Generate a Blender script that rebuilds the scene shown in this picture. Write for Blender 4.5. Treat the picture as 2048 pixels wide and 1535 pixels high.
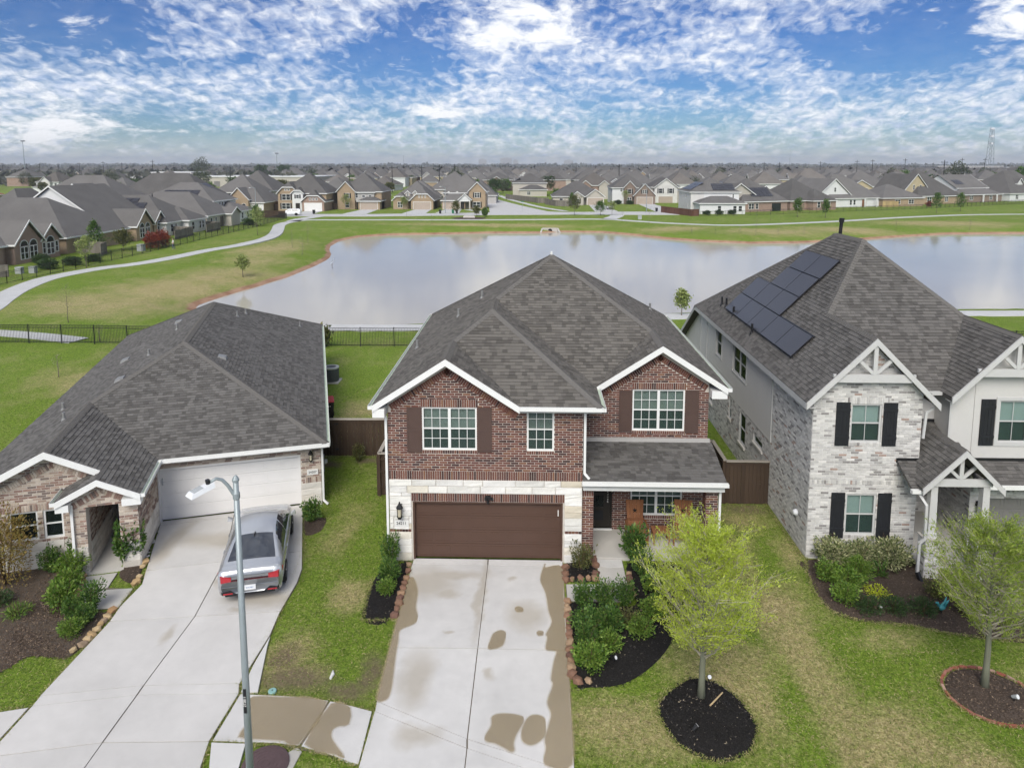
import bpy, math, random
import numpy as np
from math import sin, cos, tan, atan2, sqrt, pi, radians
from mathutils import Vector, Matrix

scene = bpy.context.scene
for o in list(bpy.data.objects):
    bpy.data.objects.remove(o, do_unlink=True)
COL = scene.collection
R = random.Random(7)

# ------------------------------------------------------------------ camera
CAM_H, PITCH, YAW = 12.9, radians(7.0), radians(1.6136)
cam_data = bpy.data.cameras.new('camera')
cam_data.sensor_fit = 'HORIZONTAL'
cam_data.sensor_width = 36.0
cam_data.lens = 24.96
cam_data.shift_y = -0.129
cam_data.clip_start = 0.2
cam_data.clip_end = 30000.0
cam = bpy.data.objects.new('camera', cam_data)
cam.location = (0, 0, CAM_H)
cam.rotation_euler = (radians(90) - PITCH, 0, YAW)
COL.objects.link(cam)
scene.camera = cam

# ------------------------------------------------------------------ sky and sun
SUN_EL, SUN_AZ = radians(42), radians(190)
world = bpy.data.worlds.new('World')
scene.world = world
world.use_nodes = True
wn, wl = world.node_tree.nodes, world.node_tree.links
wn.clear()
def N(tree_nodes, kind, **kw):
    n = tree_nodes.new(kind)
    for k, v in kw.items():
        if k.startswith('i_'):
            key = k[2:]
            n.inputs[int(key) if key.isdigit() else key.replace('_', ' ')].default_value = v
        else:
            setattr(n, k, v)
    return n
def wmath(op, a, b=None, c=None):
    n = wn.new('ShaderNodeMath'); n.operation = op
    for i, v in enumerate((a, b, c)):
        if v is None: continue
        if isinstance(v, (int, float)): n.inputs[i].default_value = v
        else: wl.new(v, n.inputs[i])
    return n.outputs[0]
def wramp(fac, stops, interp='EASE'):
    n = wn.new('ShaderNodeValToRGB'); n.color_ramp.interpolation = interp
    el = n.color_ramp.elements
    while len(el) < len(stops): el.new(0.5)
    for e, (p, c) in zip(el, stops):
        e.position = p; e.color = c if len(c) == 4 else (*c, 1)
    wl.new(fac, n.inputs[0]); return n.outputs[0]
sky = wn.new('ShaderNodeTexSky')
sky.sky_type = 'NISHITA'
sky.sun_disc = False
sky.sun_elevation = SUN_EL
sky.sun_rotation = SUN_AZ
sky.air_density = 1.0; sky.dust_density = 0.3; sky.ozone_density = 3.0
tc = wn.new('ShaderNodeTexCoord')
sep = wn.new('ShaderNodeSeparateXYZ'); wl.new(tc.outputs['Generated'], sep.inputs[0])
zc = wmath('MAXIMUM', sep.outputs[2], 0.0)
inv = wmath('DIVIDE', 1.0, wmath('ADD', zc, 0.35))
com = wn.new('ShaderNodeCombineXYZ')
wl.new(wmath('MULTIPLY', sep.outputs[0], inv), com.inputs[0])
wl.new(wmath('MULTIPLY', sep.outputs[1], inv), com.inputs[1])
P = com.outputs[0]
def wnoise(scale, detail, rough, dist=0.0, off=(0, 0, 0), stretch=(1, 1, 1)):
    m = wn.new('ShaderNodeMapping'); m.inputs['Location'].default_value = off; m.inputs['Scale'].default_value = stretch
    wl.new(P, m.inputs[0])
    n = wn.new('ShaderNodeTexNoise')
    n.inputs['Scale'].default_value = scale; n.inputs['Detail'].default_value = detail
    n.inputs['Roughness'].default_value = rough; n.inputs['Distortion'].default_value = dist
    wl.new(m.outputs[0], n.inputs['Vector']); return n.outputs['Fac']
big = wnoise(2.1, 4, 0.55, 0.5, (3.1, 1.7, 0))           # where the cloud field is thick or open
cells = wnoise(27.0, 5, 0.56, 0.5, (0.3, 0, 0), (1.15, 0.75, 1))  # mackerel cloudlets
puff = wnoise(9.0, 7, 0.62, 0.3, (2.2, 4.0, 0), (1, 1.2, 1))     # bigger cumulus shreds
wisp = wnoise(5.0, 6, 0.65, 1.4, (1.0, 8.0, 0), (0.7, 1.8, 1))
def wblob(cx, cy, rx, ry):
    sp = wn.new('ShaderNodeSeparateXYZ'); wl.new(P, sp.inputs[0])
    dx = wmath('DIVIDE', wmath('SUBTRACT', sp.outputs[0], cx), rx); dy = wmath('DIVIDE', wmath('SUBTRACT', sp.outputs[1], cy), ry)
    return wmath('EXPONENT', wmath('MULTIPLY', wmath('ADD', wmath('MULTIPLY', dx, dx), wmath('MULTIPLY', dy, dy)), -1.0))
gaps = wmath('ADD', wmath('ADD', wblob(.95, 1.85, .22, .20), wblob(-.36, 1.98, .15, .16)), wmath('ADD', wblob(.48, 2.12, .20, .07), wmath('MULTIPLY', wblob(-1.2, 1.62, .5, .12), .8)))
heaps = wmath('ADD', wmath('ADD', wblob(-.02, 1.84, .20, .17), wblob(1.05, 1.60, .10, .10)), wmath('ADD', wblob(-1.43, 2.12, .22, .14), wblob(-.30, 2.34, .12, .08)))
cover = wmath('SUBTRACT', wramp(big, [(0.30, (0, 0, 0)), (0.62, (1, 1, 1))]), wmath('MULTIPLY', gaps, 0.9))
field = wmath('ADD', wmath('MULTIPLY', wmath('SUBTRACT', cells, 0.13), 1.25), wmath('MULTIPLY', cover, 0.42))
field = wmath('ADD', field, wmath('MULTIPLY', wmath('SUBTRACT', wisp, 0.5), 0.50))
alt = wramp(field, [(0.48, (0, 0, 0)), (0.74, (0.42, 0.42, 0.42)), (1.05, (0.92, 0.92, 0.92))], 'LINEAR')
puffm = wramp(wmath('ADD', puff, wmath('MULTIPLY', heaps, 0.30)), [(0.55, (0, 0, 0)), (0.80, (1, 1, 1))])
cloud = wmath('MAXIMUM', alt, puffm)
hz = wramp(zc, [(0.0, (0.80, 0.80, 0.80)), (0.018, (0.35, 0.35, 0.35)), (0.05, (0.0, 0, 0))], 'LINEAR')
cloud = wmath('MAXIMUM', wmath('MAXIMUM', cloud, hz), 0.07)
shade = wnoise(18.0, 4, 0.55, 0.3, (5, 5, 0))
ccol = wramp(wmath('ADD', shade, wmath('MULTIPLY', puffm, 0.25)), [(0.34, (0.30, 0.36, 0.48)), (0.62, (0.56, 0.57, 0.59))], 'LINEAR')
hsv = wn.new('ShaderNodeHueSaturation'); hsv.inputs['Saturation'].default_value = 1.12; hsv.inputs['Hue'].default_value = 0.505
vs1 = wn.new('ShaderNodeVectorMath'); vs1.operation = 'SCALE'; vs1.inputs[3].default_value = 0.05; wl.new(sky.outputs[0], vs1.inputs[0])
gm = wn.new('ShaderNodeGamma'); gm.inputs[1].default_value = 1.35; wl.new(vs1.outputs[0], gm.inputs[0])
vs2 = wn.new('ShaderNodeVectorMath'); vs2.operation = 'MULTIPLY'; vs2.inputs[1].default_value = (6.4, 8.6, 11.6); wl.new(gm.outputs[0], vs2.inputs[0])
wl.new(vs2.outputs[0], hsv.inputs['Color'])
bg_sky = wn.new('ShaderNodeBackground'); bg_sky.inputs['Strength'].default_value = 0.10
wl.new(hsv.outputs[0], bg_sky.inputs[0])
bg_cl = wn.new('ShaderNodeBackground'); bg_cl.inputs['Strength'].default_value = 1.0
wl.new(ccol, bg_cl.inputs[0])
mixw = wn.new('ShaderNodeMixShader')
wl.new(cloud, mixw.inputs[0]); wl.new(bg_sky.outputs[0], mixw.inputs[1]); wl.new(bg_cl.outputs[0], mixw.inputs[2])
wout = wn.new('ShaderNodeOutputWorld'); wl.new(mixw.outputs[0], wout.inputs[0])

sun_data = bpy.data.lights.new('sun', 'SUN')
sun_data.energy = 2.0
sun_data.angle = radians(38)
sun_data.color = (1.0, 0.955, 0.88)
sun = bpy.data.objects.new('sun', sun_data)
sun.location = (0, -20, 60)
sd = Vector((sin(SUN_AZ) * cos(SUN_EL), cos(SUN_AZ) * cos(SUN_EL), sin(SUN_EL)))
sun.rotation_euler = sd.to_track_quat('Z', 'Y').to_euler()
COL.objects.link(sun)

scene.view_settings.view_transform = 'Standard'
scene.view_settings.look = 'None'
scene.view_settings.exposure = 0.95
scene.view_settings.gamma = 1.0
scene.render.film_transparent = False
scene.cycles.max_bounces = 5
scene.cycles.diffuse_bounces = 2
scene.cycles.glossy_bounces = 3
scene.cycles.transparent_max_bounces = 6
scene.cycles.volume_bounces = 0
scene.cycles.use_denoising = True
scene.cycles.use_adaptive_sampling = True
scene.cycles.adaptive_threshold = 0.025
scene.cycles.adaptive_min_samples = 16

# ------------------------------------------------------------------ materials
def lin(c):
    if isinstance(c, str):
        c = c.lstrip('#'); v = [int(c[i:i + 2], 16) / 255 for i in (0, 2, 4)]
        return tuple((x / 12.92 if x <= .04045 else ((x + .055) / 1.055) ** 2.4) for x in v)
    return c
MATS = {}
class NT:
    """small node-tree helper"""
    def __init__(s, name):
        s.m = bpy.data.materials.new(name); s.m.use_nodes = True
        s.n, s.l = s.m.node_tree.nodes, s.m.node_tree.links
        s.n.clear()
        s.out = s.n.new('ShaderNodeOutputMaterial')
        s.b = s.n.new('ShaderNodeBsdfPrincipled')
        s.l.new(s.b.outputs[0], s.out.inputs[0])
        MATS[name] = s.m
    def put(s, v, sock):
        if isinstance(v, (int, float)): sock.default_value = v
        elif isinstance(v, tuple): sock.default_value = (*v, 1) if len(v) == 3 and len(sock.default_value) == 4 else v
        else: s.l.new(v, sock)
    def math(s, op, a, b=0.0, clamp=False):
        n = s.n.new('ShaderNodeMath'); n.operation = op; n.use_clamp = clamp
        s.put(a, n.inputs[0]); s.put(b, n.inputs[1]); return n.outputs[0]
    def pos(s):
        return s.n.new('ShaderNodeNewGeometry').outputs['Position']
    def obj(s):
        return s.n.new('ShaderNodeTexCoord').outputs['Object']
    def noise(s, vec, scale, detail=3, rough=.55, dist=0, out='Fac', stretch=None, off=None):
        if stretch or off:
            m = s.n.new('ShaderNodeMapping')
            if stretch: m.inputs['Scale'].default_value = stretch
            if off: m.inputs['Location'].default_value = off
            s.l.new(vec, m.inputs[0]); vec = m.outputs[0]
        n = s.n.new('ShaderNodeTexNoise')
        n.inputs['Scale'].default_value = scale; n.inputs['Detail'].default_value = detail
        n.inputs['Roughness'].default_value = rough; n.inputs['Distortion'].default_value = dist
        s.l.new(vec, n.inputs['Vector']); return n.outputs[out]
    def ramp(s, fac, stops, interp='LINEAR'):
        n = s.n.new('ShaderNodeValToRGB'); n.color_ramp.interpolation = interp
        el = n.color_ramp.elements
        while len(el) < len(stops): el.new(0.5)
        for e, (p, c) in zip(el, stops):
            if isinstance(c, (int, float)): c = (c, c, c)
            e.position = p; e.color = (*lin(c), 1)
        s.put(fac, n.inputs[0]); return n.outputs[0]
    def mix(s, fac, a, b, mode='MIX'):
        n = s.n.new('ShaderNodeMix'); n.data_type = 'RGBA'; n.blend_type = mode
        s.put(fac, n.inputs[0]); s.put(lin(a) if isinstance(a, (str, tuple)) else a, n.inputs[6])
        s.put(lin(b) if isinstance(b, (str, tuple)) else b, n.inputs[7]); return n.outputs[2]
    def rand(s):
        g = s.n.new('ShaderNodeNewGeometry').outputs['Random Per Island']
        o = s.n.new('ShaderNodeObjectInfo').outputs['Random']
        return s.math('FRACT', s.math('ADD', g, o))
    def bump(s, h, strength=.3, dist=.02):
        n = s.n.new('ShaderNodeBump'); n.inputs['Strength'].default_value = strength; n.inputs['Distance'].default_value = dist
        s.l.new(h, n.inputs['Height']); s.l.new(n.outputs[0], s.b.inputs['Normal'])
    def done(s, col, rough=.8, spec=.3, metal=0):
        s.put(lin(col) if isinstance(col, (str, tuple)) else col, s.b.inputs['Base Color'])
        s.put(rough, s.b.inputs['Roughness']); s.b.inputs['Specular IOR Level'].default_value = spec
        s.b.inputs['Metallic'].default_value = metal
        return s.m
    def blobs(s, items, warp=.5, wscale=.6, soft=.35):
        """mask of soft ellipses (cx,cy,rx,ry) on the ground, edges broken up by noise"""
        p = s.pos()
        w = s.noise(p, wscale, 4, .6, out='Color')
        v = s.n.new('ShaderNodeVectorMath'); v.operation = 'SUBTRACT'; s.l.new(w, v.inputs[0]); v.inputs[1].default_value = (.5, .5, .5)
        v2 = s.n.new('ShaderNodeVectorMath'); v2.operation = 'SCALE'; s.l.new(v.outputs[0], v2.inputs[0]); v2.inputs[3].default_value = warp * 2
        v3 = s.n.new('ShaderNodeVectorMath'); v3.operation = 'ADD'; s.l.new(p, v3.inputs[0]); s.l.new(v2.outputs[0], v3.inputs[1])
        sp = s.n.new('ShaderNodeSeparateXYZ'); s.l.new(v3.outputs[0], sp.inputs[0])
        acc = None
        for cx, cy, rx, ry in items:
            dx = s.math('DIVIDE', s.math('SUBTRACT', sp.outputs[0], cx), rx)
            dy = s.math('DIVIDE', s.math('SUBTRACT', sp.outputs[1], cy), ry)
            d = s.math('SQRT', s.math('ADD', s.math('MULTIPLY', dx, dx), s.math('MULTIPLY', dy, dy)))
            k = s.math('DIVIDE', s.math('SUBTRACT', 1 + soft, d), 2 * soft, True)
            acc = k if acc is None else s.math('MAXIMUM', acc, k)
        return acc

def M(name, base, rough=.75, var=.18, scale=4., bump=0., bscale=60., spec=.3, metal=0., fine=.1):
    """plain material: base colour with two scales of tonal wear"""
    t = NT(name); p = t.obj(); c = lin(base)
    a = t.noise(p, scale, 4, .6); b = t.noise(p, scale * 11, 3, .6)
    k = t.math('ADD', t.math('MULTIPLY', t.math('SUBTRACT', a, .5), var * 2), t.math('MULTIPLY', t.math('SUBTRACT', b, .5), fine * 2))
    k = t.math('ADD', k, 1.0)
    col = t.mix(1.0, c, k, 'MULTIPLY')
    if bump: t.bump(t.noise(p, bscale, 3, .6), bump, .01)
    t.put(t.math('ADD', rough, t.math('MULTIPLY', t.math('SUBTRACT', a, .5), .15)), t.b.inputs['Roughness'])
    m = t.done(col, rough, spec, metal); return m
def MP(name, stops, rough=.85, var=.2, scale=8., bump=.25, bscale=40., spec=.2, interp='CONSTANT', vec='obj'):
    """piece material: each brick / shingle / stone / leaf takes its own tone from the stops"""
    t = NT(name); r = t.rand(); p = t.obj() if vec == 'obj' else t.pos()
    c = t.ramp(r, stops, interp)
    r2 = t.math('FRACT', t.math('MULTIPLY', r, 17.31))
    k = t.math('ADD', t.math('MULTIPLY', t.math('SUBTRACT', t.noise(p, scale, 4, .65), .5), var * 2), t.math('ADD', .88, t.math('MULTIPLY', r2, .24)))
    c = t.mix(1.0, c, k, 'MULTIPLY')
    if bump: t.bump(t.noise(p, bscale, 3, .65), bump, .01)
    return t.done(c, rough, spec)

# brick, stone, roof
MP('brick_red', [(0, (.062, .034, .032)), (.14, (.14, .062, .048)), (.36, (.115, .054, .046)), (.55, (.17, .080, .058)), (.72, (.15, .066, .052)), (.88, (.19, .095, .060)), (.96, (.075, .040, .038))], .85, .25, 10)
MP('brick_white', [(0, (.56, .545, .52)), (.34, (.49, .475, .455)), (.56, (.62, .60, .57)), (.74, (.40, .385, .37)), (.86, (.27, .255, .245)), (.94, (.36, .27, .23)), (.965, (.58, .56, .53))], .85, .35, 7)
MP('brick_tan', [(0, (.42, .345, .28)), (.22, (.34, .26, .21)), (.40, (.50, .43, .36)), (.60, (.25, .165, .135)), (.74, (.19, .15, .13)), (.86, (.30, .20, .16)), (.93, (.45, .38, .31))], .85, .3, 9)
MP('brick_edging', [(0, (.30, .10, .07)), (.4, (.36, .16, .12)), (.7, (.26, .10, .08)), (.85, (.42, .27, .22))], .85, .3, 10)
M('mortar', (.52, .475, .42), .9, .2, 6, .2, 90)
M('mortar_white', (.60, .585, .555), .9, .15, 6, .2, 90)
M('mortar_tan', (.56, .51, .45), .9, .2, 6, .2, 90)
MP('limestone', [(0, (.68, .665, .62)), (.4, (.73, .715, .68)), (.66, (.66, .62, .53)), (.75, (.71, .70, .66)), (.93, (.62, .56, .45))], .8, .22, 5, .5, 18)
MP('cast_stone', [(0, (.58, .55, .50)), (.5, (.63, .60, .55)), (.8, (.55, .515, .46))], .85, .18, 4, .3, 25)
MP('edging_rock', [(0, (.22, .125, .085)), (.25, (.30, .19, .12)), (.5, (.17, .095, .072)), (.7, (.34, .235, .15)), (.88, (.26, .155, .10))], .9, .4, 6, .6, 14)
MP('edging_rock_tan', [(0, (.42, .29, .15)), (.35, (.36, .22, .11)), (.6, (.48, .36, .21)), (.85, (.34, .25, .17))], .9, .4, 6, .6, 14)
def shingle_mat(name, a, b, c):
    t = NT(name); r = t.rand(); p = t.obj()
    col = t.ramp(r, [(0, a), (.30, b), (.62, c), (.82, b), (.93, a)], 'CONSTANT')
    st = t.noise(p, .7, 4, .6)                                  # weather streaks over whole slopes
    gr = t.noise(p, 140, 2, .7)                                 # mineral granules
    k = t.math('ADD', t.math('MULTIPLY', t.math('SUBTRACT', st, .5), .45), t.math('ADD', t.math('MULTIPLY', t.math('SUBTRACT', gr, .5), .7), 1.0))
    col = t.mix(1.0, col, k, 'MULTIPLY'); t.bump(gr, .35, .006)
    t.done(col, .92, .15)
shingle_mat('shingle_grey', (.117, .111, .104), (.148, .141, .132), (.094, .089, .083))
shingle_mat('shingle_brown', (.119, .110, .099), (.150, .139, .124), (.095, .088, .079))
shingle_mat('shingle_dark', (.111, .105, .098), (.139, .131, .122), (.090, .085, .079))
M('ridge_cap', (.140, .132, .122), .92, .25, 12, .3, 90, .15)
def far_roof(name, c):
    t = NT(name); p = t.obj(); r = t.n.new('ShaderNodeObjectInfo').outputs['Random']
    b = t.noise(p, 5.5, 4, .8, stretch=(1, 1, 3)); a = t.noise(p, .35, 4, .6)
    k = t.math('ADD', t.math('MULTIPLY', t.math('SUBTRACT', b, .5), .8), t.math('ADD', t.math('MULTIPLY', t.math('SUBTRACT', a, .5), .5), t.math('ADD', .8, t.math('MULTIPLY', r, .4))))
    t.done(t.mix(1., c, k, 'MULTIPLY'), .92, .15)
far_roof('roof_charcoal', (.132, .126, .120)); far_roof('roof_brownish', (.150, .137, .124)); far_roof('roof_terracotta', (.28, .15, .085))
def far_wall(name, stops, scale=9):
    t = NT(name); p = t.obj()
    b = t.noise(p, scale, 5, .75, stretch=(1, 1, 3.2)); a = t.noise(p, .8, 3, .6)
    c = t.ramp(b, stops); c = t.mix(1., c, t.math('ADD', .82, t.math('MULTIPLY', a, .36)), 'MULTIPLY')
    t.done(c, .9, .2)
far_wall('wall_tan_brick', [(.3, (.24, .165, .105)), (.5, (.36, .27, .18)), (.7, (.43, .35, .25))])
far_wall('wall_red_brick', [(.3, (.20, .13, .10)), (.5, (.32, .225, .18)), (.7, (.41, .32, .26))])
far_wall('wall_brown_brick', [(.3, (.13, .095, .075)), (.5, (.24, .18, .145)), (.7, (.33, .27, .22))])
far_wall('wall_white_stone', [(.3, (.42, .405, .38)), (.5, (.62, .605, .58)), (.7, (.70, .69, .66))])
M('siding_white', (.66, .66, .65), .75, .08, 1.5); M('siding_grey', (.40, .385, .365), .75, .1, 1.5); M('siding_tan', (.46, .385, .25), .8, .1, 1.5)
M('siding_beige', (.45, .415, .36), .8, .1, 1.5); M('siding_gold', (.45, .33, .16), .8, .1, 1.5)
# trims, doors, metals
M('trim_white', (.74, .74, .72), .55, .07, 2.5, fine=.04); M('trim_grey', (.52, .515, .50), .6, .08, 2.5, fine=.04)
M('gutter_green', (.50, .58, .47), .5, .25, 4); M('siding_pale', (.60, .58, .55), .7, .08, 1.2, fine=.05)
M('panel_pale', (.56, .545, .52), .75, .06, 1.0, .15, 120, fine=.04)
M('garage_brown', (.088, .050, .036), .5, .12, 1.5, .2, 30, fine=.06); M('garage_white', (.73, .715, .695), .5, .05, 1., fine=.03); M('garage_grey', (.20, .19, .185), .55, .08, 1.2, fine=.04)
M('garage_tan', (.40, .33, .27), .6, .08, 1.)
M('shutter_brown', (.085, .053, .044), .6, .12, 3); M('shutter_black', (.018, .019, .022), .55, .2, 4)
M('door_dark', (.028, .024, .020), .4, .15, 2); M('black_metal', (.012, .012, .013), .45, .2, 6, spec=.4); M('iron', (.010, .011, .012), .5, .2, 5, spec=.4)
M('steel_pole', (.30, .34, .35), .45, .14, 1.2, metal=.35, fine=.06); M('vent_metal', (.27, .27, .265), .5, .2, 5, metal=.3)
M('plastic_white', (.72, .73, .74), .4, .05, 3); M('plastic_black', (.016, .016, .018), .4, .2, 4); M('plastic_red', (.48, .035, .035), .45, .12, 3); M('plastic_grey', (.22, .24, .27), .5, .12, 3)
M('plastic_green', (.02, .16, .08), .45, .1, 3); M('ac_metal', (.085, .095, .098), .55, .15, 4, metal=.2); M('ac_rim', (.38, .40, .40), .55, .15, 4)
M('sign_white', (.70, .69, .66), .7, .08, 6); M('ink', (.02, .02, .02), .6, .05, 3); M('sign_blue', (.02, .10, .30), .4, .1, 3)
M('brass', (.45, .34, .12), .35, .1, 4, metal=.8); M('lamp_glass', (.50, .45, .33), .25, .15, 6)
def wood(name, c, dark, scale=5., long=2):
    t = NT(name); p = t.obj(); s = [1.0, 1.0, 1.0]; s[long] = .07
    g = t.noise(p, scale * 7, 5, .65, .4, stretch=tuple(s)); r = t.rand(); b = t.noise(p, .9, 3, .6)
    col = t.mix(t.math('MULTIPLY', g, 1.0), dark, c)
    k = t.math('ADD', t.math('MULTIPLY', r, .35), t.math('ADD', .62, t.math('MULTIPLY', b, .42)))
    t.bump(g, .25, .006); t.done(t.mix(1., col, k, 'MULTIPLY'), .85, .2)
wood('fence_wood', (.085, .058, .040), (.034, .023, .017)); wood('fence_cap', (.42, .38, .33), (.28, .25, .21), long=0); wood('fence_weathered', (.24, .215, .185), (.13, .115, .10))
wood('fence_red', (.17, .085, .060), (.09, .045, .032)); wood('chair_wood', (.30, .135, .065), (.16, .065, .03)); wood('chair_slat', (.34, .155, .075), (.18, .075, .035)); wood('new_wood', (.48, .36, .18), (.36, .26, .13))
wood('bark_grey', (.20, .175, .14), (.10, .085, .065)); wood('bark_mossy', (.19, .20, .145), (.10, .10, .07)); wood('twig', (.42, .39, .31), (.28, .25, .19)); wood('stem_brown', (.15, .095, .06), (.07, .045, .03))
wood('stick', (.55, .42, .25), (.45, .33, .18))
# concrete
def concrete(name, c, wet=None, stain=.16):
    t = NT(name); p = t.pos(); r = t.rand()
    a = t.noise(p, .55, 5, .62, .3); b = t.noise(p, 3.2, 5, .65); f = t.noise(p, 55, 3, .7)
    k = t.math('ADD', t.math('MULTIPLY', t.math('SUBTRACT', a, .5), stain * 2.2), t.math('MULTIPLY', t.math('SUBTRACT', b, .5), stain))
    k = t.math('ADD', k, t.math('MULTIPLY', t.math('SUBTRACT', f, .5), .16)); k = t.math('ADD', k, t.math('ADD', .96, t.math('MULTIPLY', r, .08)))
    col = t.mix(1., c, k, 'MULTIPLY')
    if wet:
        mk = t.blobs(wet, .35, 1.1, .5)
        col = t.mix(t.math('MULTIPLY', mk, .55), col, (.36, .31, .23))
    t.bump(f, .15, .004); t.done(col, .8, .25)
concrete('concrete', (.570, .552, .525), [(-10.4, 22.8, 2.0, .5), (-9.6, 20.6, .16, .35), (-10.0, 17.9, .12, .3), (-8.6, 19.0, .22, .12), (-7.9, 19.5, 1.0, .35), (-12.3, 22.5, .3, 1.6)])
concrete('concrete_main', (.585, .572, .550), [(-3.2, 20.5, .8, .75), (-2.55, 19.95, .35, .25), (-1.5, 19.9, .14, 1.8), (-2.6, 20.9, 1.1, .25), (-.55, 20.75, .12, .1), (-2.3, 18.2, .14, .08), (-1.0, 16.6, .12, .2), (-2.6, 14.6, .5, .3), (-2.9, 16.4, .4, .9), (-.1, 19.0, .5, .6)], .20)
concrete('concrete_walk', (.52, .50, .465), stain=.14); concrete('concrete_old', (.46, .44, .40), stain=.2); concrete('concrete_far', (.52, .52, .51)); concrete('damp_concrete', (.52, .42, .265), stain=.16)
for nm_, a_ in (('damp_core', .36), ('damp_mid', .28), ('damp_rim', .18)):
    MATS[nm_] = MATS['damp_concrete'].copy(); nt_ = MATS[nm_].node_tree; pb_ = next(n for n in nt_.nodes if n.type == 'BSDF_PRINCIPLED'); tp_ = nt_.nodes.new('ShaderNodeBsdfTransparent'); mx_ = nt_.nodes.new('ShaderNodeMixShader'); mx_.inputs[0].default_value = a_
    nt_.links.new(tp_.outputs[0], mx_.inputs[1]); nt_.links.new(pb_.outputs[0], mx_.inputs[2]); nt_.links.new(mx_.outputs[0], next(n for n in nt_.nodes if n.type == 'OUTPUT_MATERIAL').inputs[0]); concrete('patch_white', (.60, .59, .565), stain=.14)
M('asphalt_street', (.50, .495, .485), .9, .1, .3, fine=.05); M('slab_base', (.16, .14, .11), .95, .2, 3); M('manhole_cover', (.105, .070, .072), .75, .3, 5, .5, 30); M('teal_cover', (.25, .43, .40), .6, .2, 8)
# soil and mulch
def soil(name, cols, scale=22):
    t = NT(name); p = t.pos(); r = t.rand()
    a = t.noise(p, scale, 5, .75, .6); b = t.noise(p, 1.4, 4, .6)
    c = t.ramp(a, cols); c = t.mix(1., c, t.math('ADD', .7, t.math('MULTIPLY', b, .6)), 'MULTIPLY')
    t.bump(a, .8, .05); t.done(c, .95, .15)
soil('mulch_black', [(.25, (.008, .008, .008)), (.55, (.022, .020, .019)), (.78, (.06, .055, .05))], 26)
soil('mulch_brown', [(.25, (.035, .026, .02)), (.5, (.075, .056, .044)), (.75, (.16, .125, .10))], 20)
soil('mulch_leafy', [(.25, (.05, .036, .026)), (.48, (.12, .088, .062)), (.62, (.08, .075, .072)), (.8, (.24, .175, .115))], 16)
MP('chip_dark', [(0, (.014, .013, .012)), (.6, (.03, .027, .025)), (.88, (.09, .08, .07)), (.965, (.36, .30, .22))], .9, .2, 8, 0)
MP('chip_brown', [(0, (.07, .05, .038)), (.4, (.11, .08, .06)), (.7, (.17, .125, .09)), (.9, (.27, .20, .14))], .9, .2, 8, 0)
MP('pebble', [(0, (.62, .60, .57)), (.6, (.70, .69, .67)), (.85, (.5, .47, .43))], .8, .2, 8, 0)
# foliage
def leaf(name, stops, rough=.55, trans=.25):
    t = NT(name); r = t.rand(); c = t.ramp(r, stops)
    p = t.pos(); b = t.noise(p, 2.2, 3, .6); c = t.mix(1., c, t.math('ADD', .7, t.math('MULTIPLY', b, .6)), 'MULTIPLY')
    t.done(c, rough, .3)
    tr = t.n.new('ShaderNodeBsdfTranslucent'); t.l.new(c, tr.inputs[0])
    mx = t.n.new('ShaderNodeMixShader'); mx.inputs[0].default_value = trans
    t.l.new(t.b.outputs[0], mx.inputs[1]); t.l.new(tr.outputs[0], mx.inputs[2]); t.l.new(mx.outputs[0], t.out.inputs[0])
leaf('leaf_lime', [(0, (.40, .50, .05)), (.4, (.54, .64, .08)), (.75, (.64, .70, .16)), (1, (.45, .54, .07))], trans=.5)
leaf('leaf_cypress', [(0, (.17, .25, .03)), (.4, (.28, .38, .06)), (.75, (.38, .46, .09)), (1, (.46, .51, .12))], trans=.45)
leaf('leaf_green', [(0, (.035, .085, .018)), (.45, (.065, .14, .025)), (.8, (.12, .21, .04)), (1, (.20, .28, .07))])
leaf('leaf_bright', [(0, (.06, .13, .018)), (.45, (.12, .22, .03)), (.8, (.20, .30, .05)), (1, (.28, .36, .08))])
leaf('leaf_dark', [(0, (.022, .05, .016)), (.5, (.045, .088, .026)), (1, (.085, .135, .045))])
leaf('leaf_olive', [(0, (.06, .075, .025)), (.5, (.11, .12, .04)), (1, (.20, .19, .07))])
leaf('leaf_varieg', [(0, (.07, .11, .035)), (.35, (.16, .20, .07)), (.55, (.46, .46, .24)), (.8, (.56, .54, .32)), (1, (.24, .28, .10))])
leaf('leaf_rust', [(0, (.15, .105, .025)), (.4, (.25, .17, .045)), (.75, (.32, .245, .075)), (1, (.21, .20, .05))])
leaf('leaf_red', [(0, (.14, .025, .02)), (.5, (.24, .045, .03)), (1, (.33, .10, .055))])
leaf('leaf_pale', [(0, (.17, .22, .06)), (.5, (.26, .32, .10)), (1, (.36, .40, .15))])
leaf('leaf_yellow', [(0, (.36, .44, .02)), (1, (.5, .55, .05))])
leaf('wood_far', [(0, (.045, .062, .035)), (.5, (.068, .085, .045)), (1, (.10, .115, .06))], trans=.05)
leaf('wood_grey', [(0, (.060, .066, .055)), (.5, (.085, .09, .072)), (1, (.12, .118, .09))], trans=.05)
leaf('grass_blade', [(0, (.07, .13, .014)), (.4, (.15, .22, .03)), (.75, (.26, .31, .06)), (1, (.42, .40, .16))], .7, .3)
leaf('grass_straw', [(0, (.22, .23, .06)), (.3, (.40, .34, .16)), (.7, (.54, .45, .25)), (1, (.16, .20, .04))], .7, .25)
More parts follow.
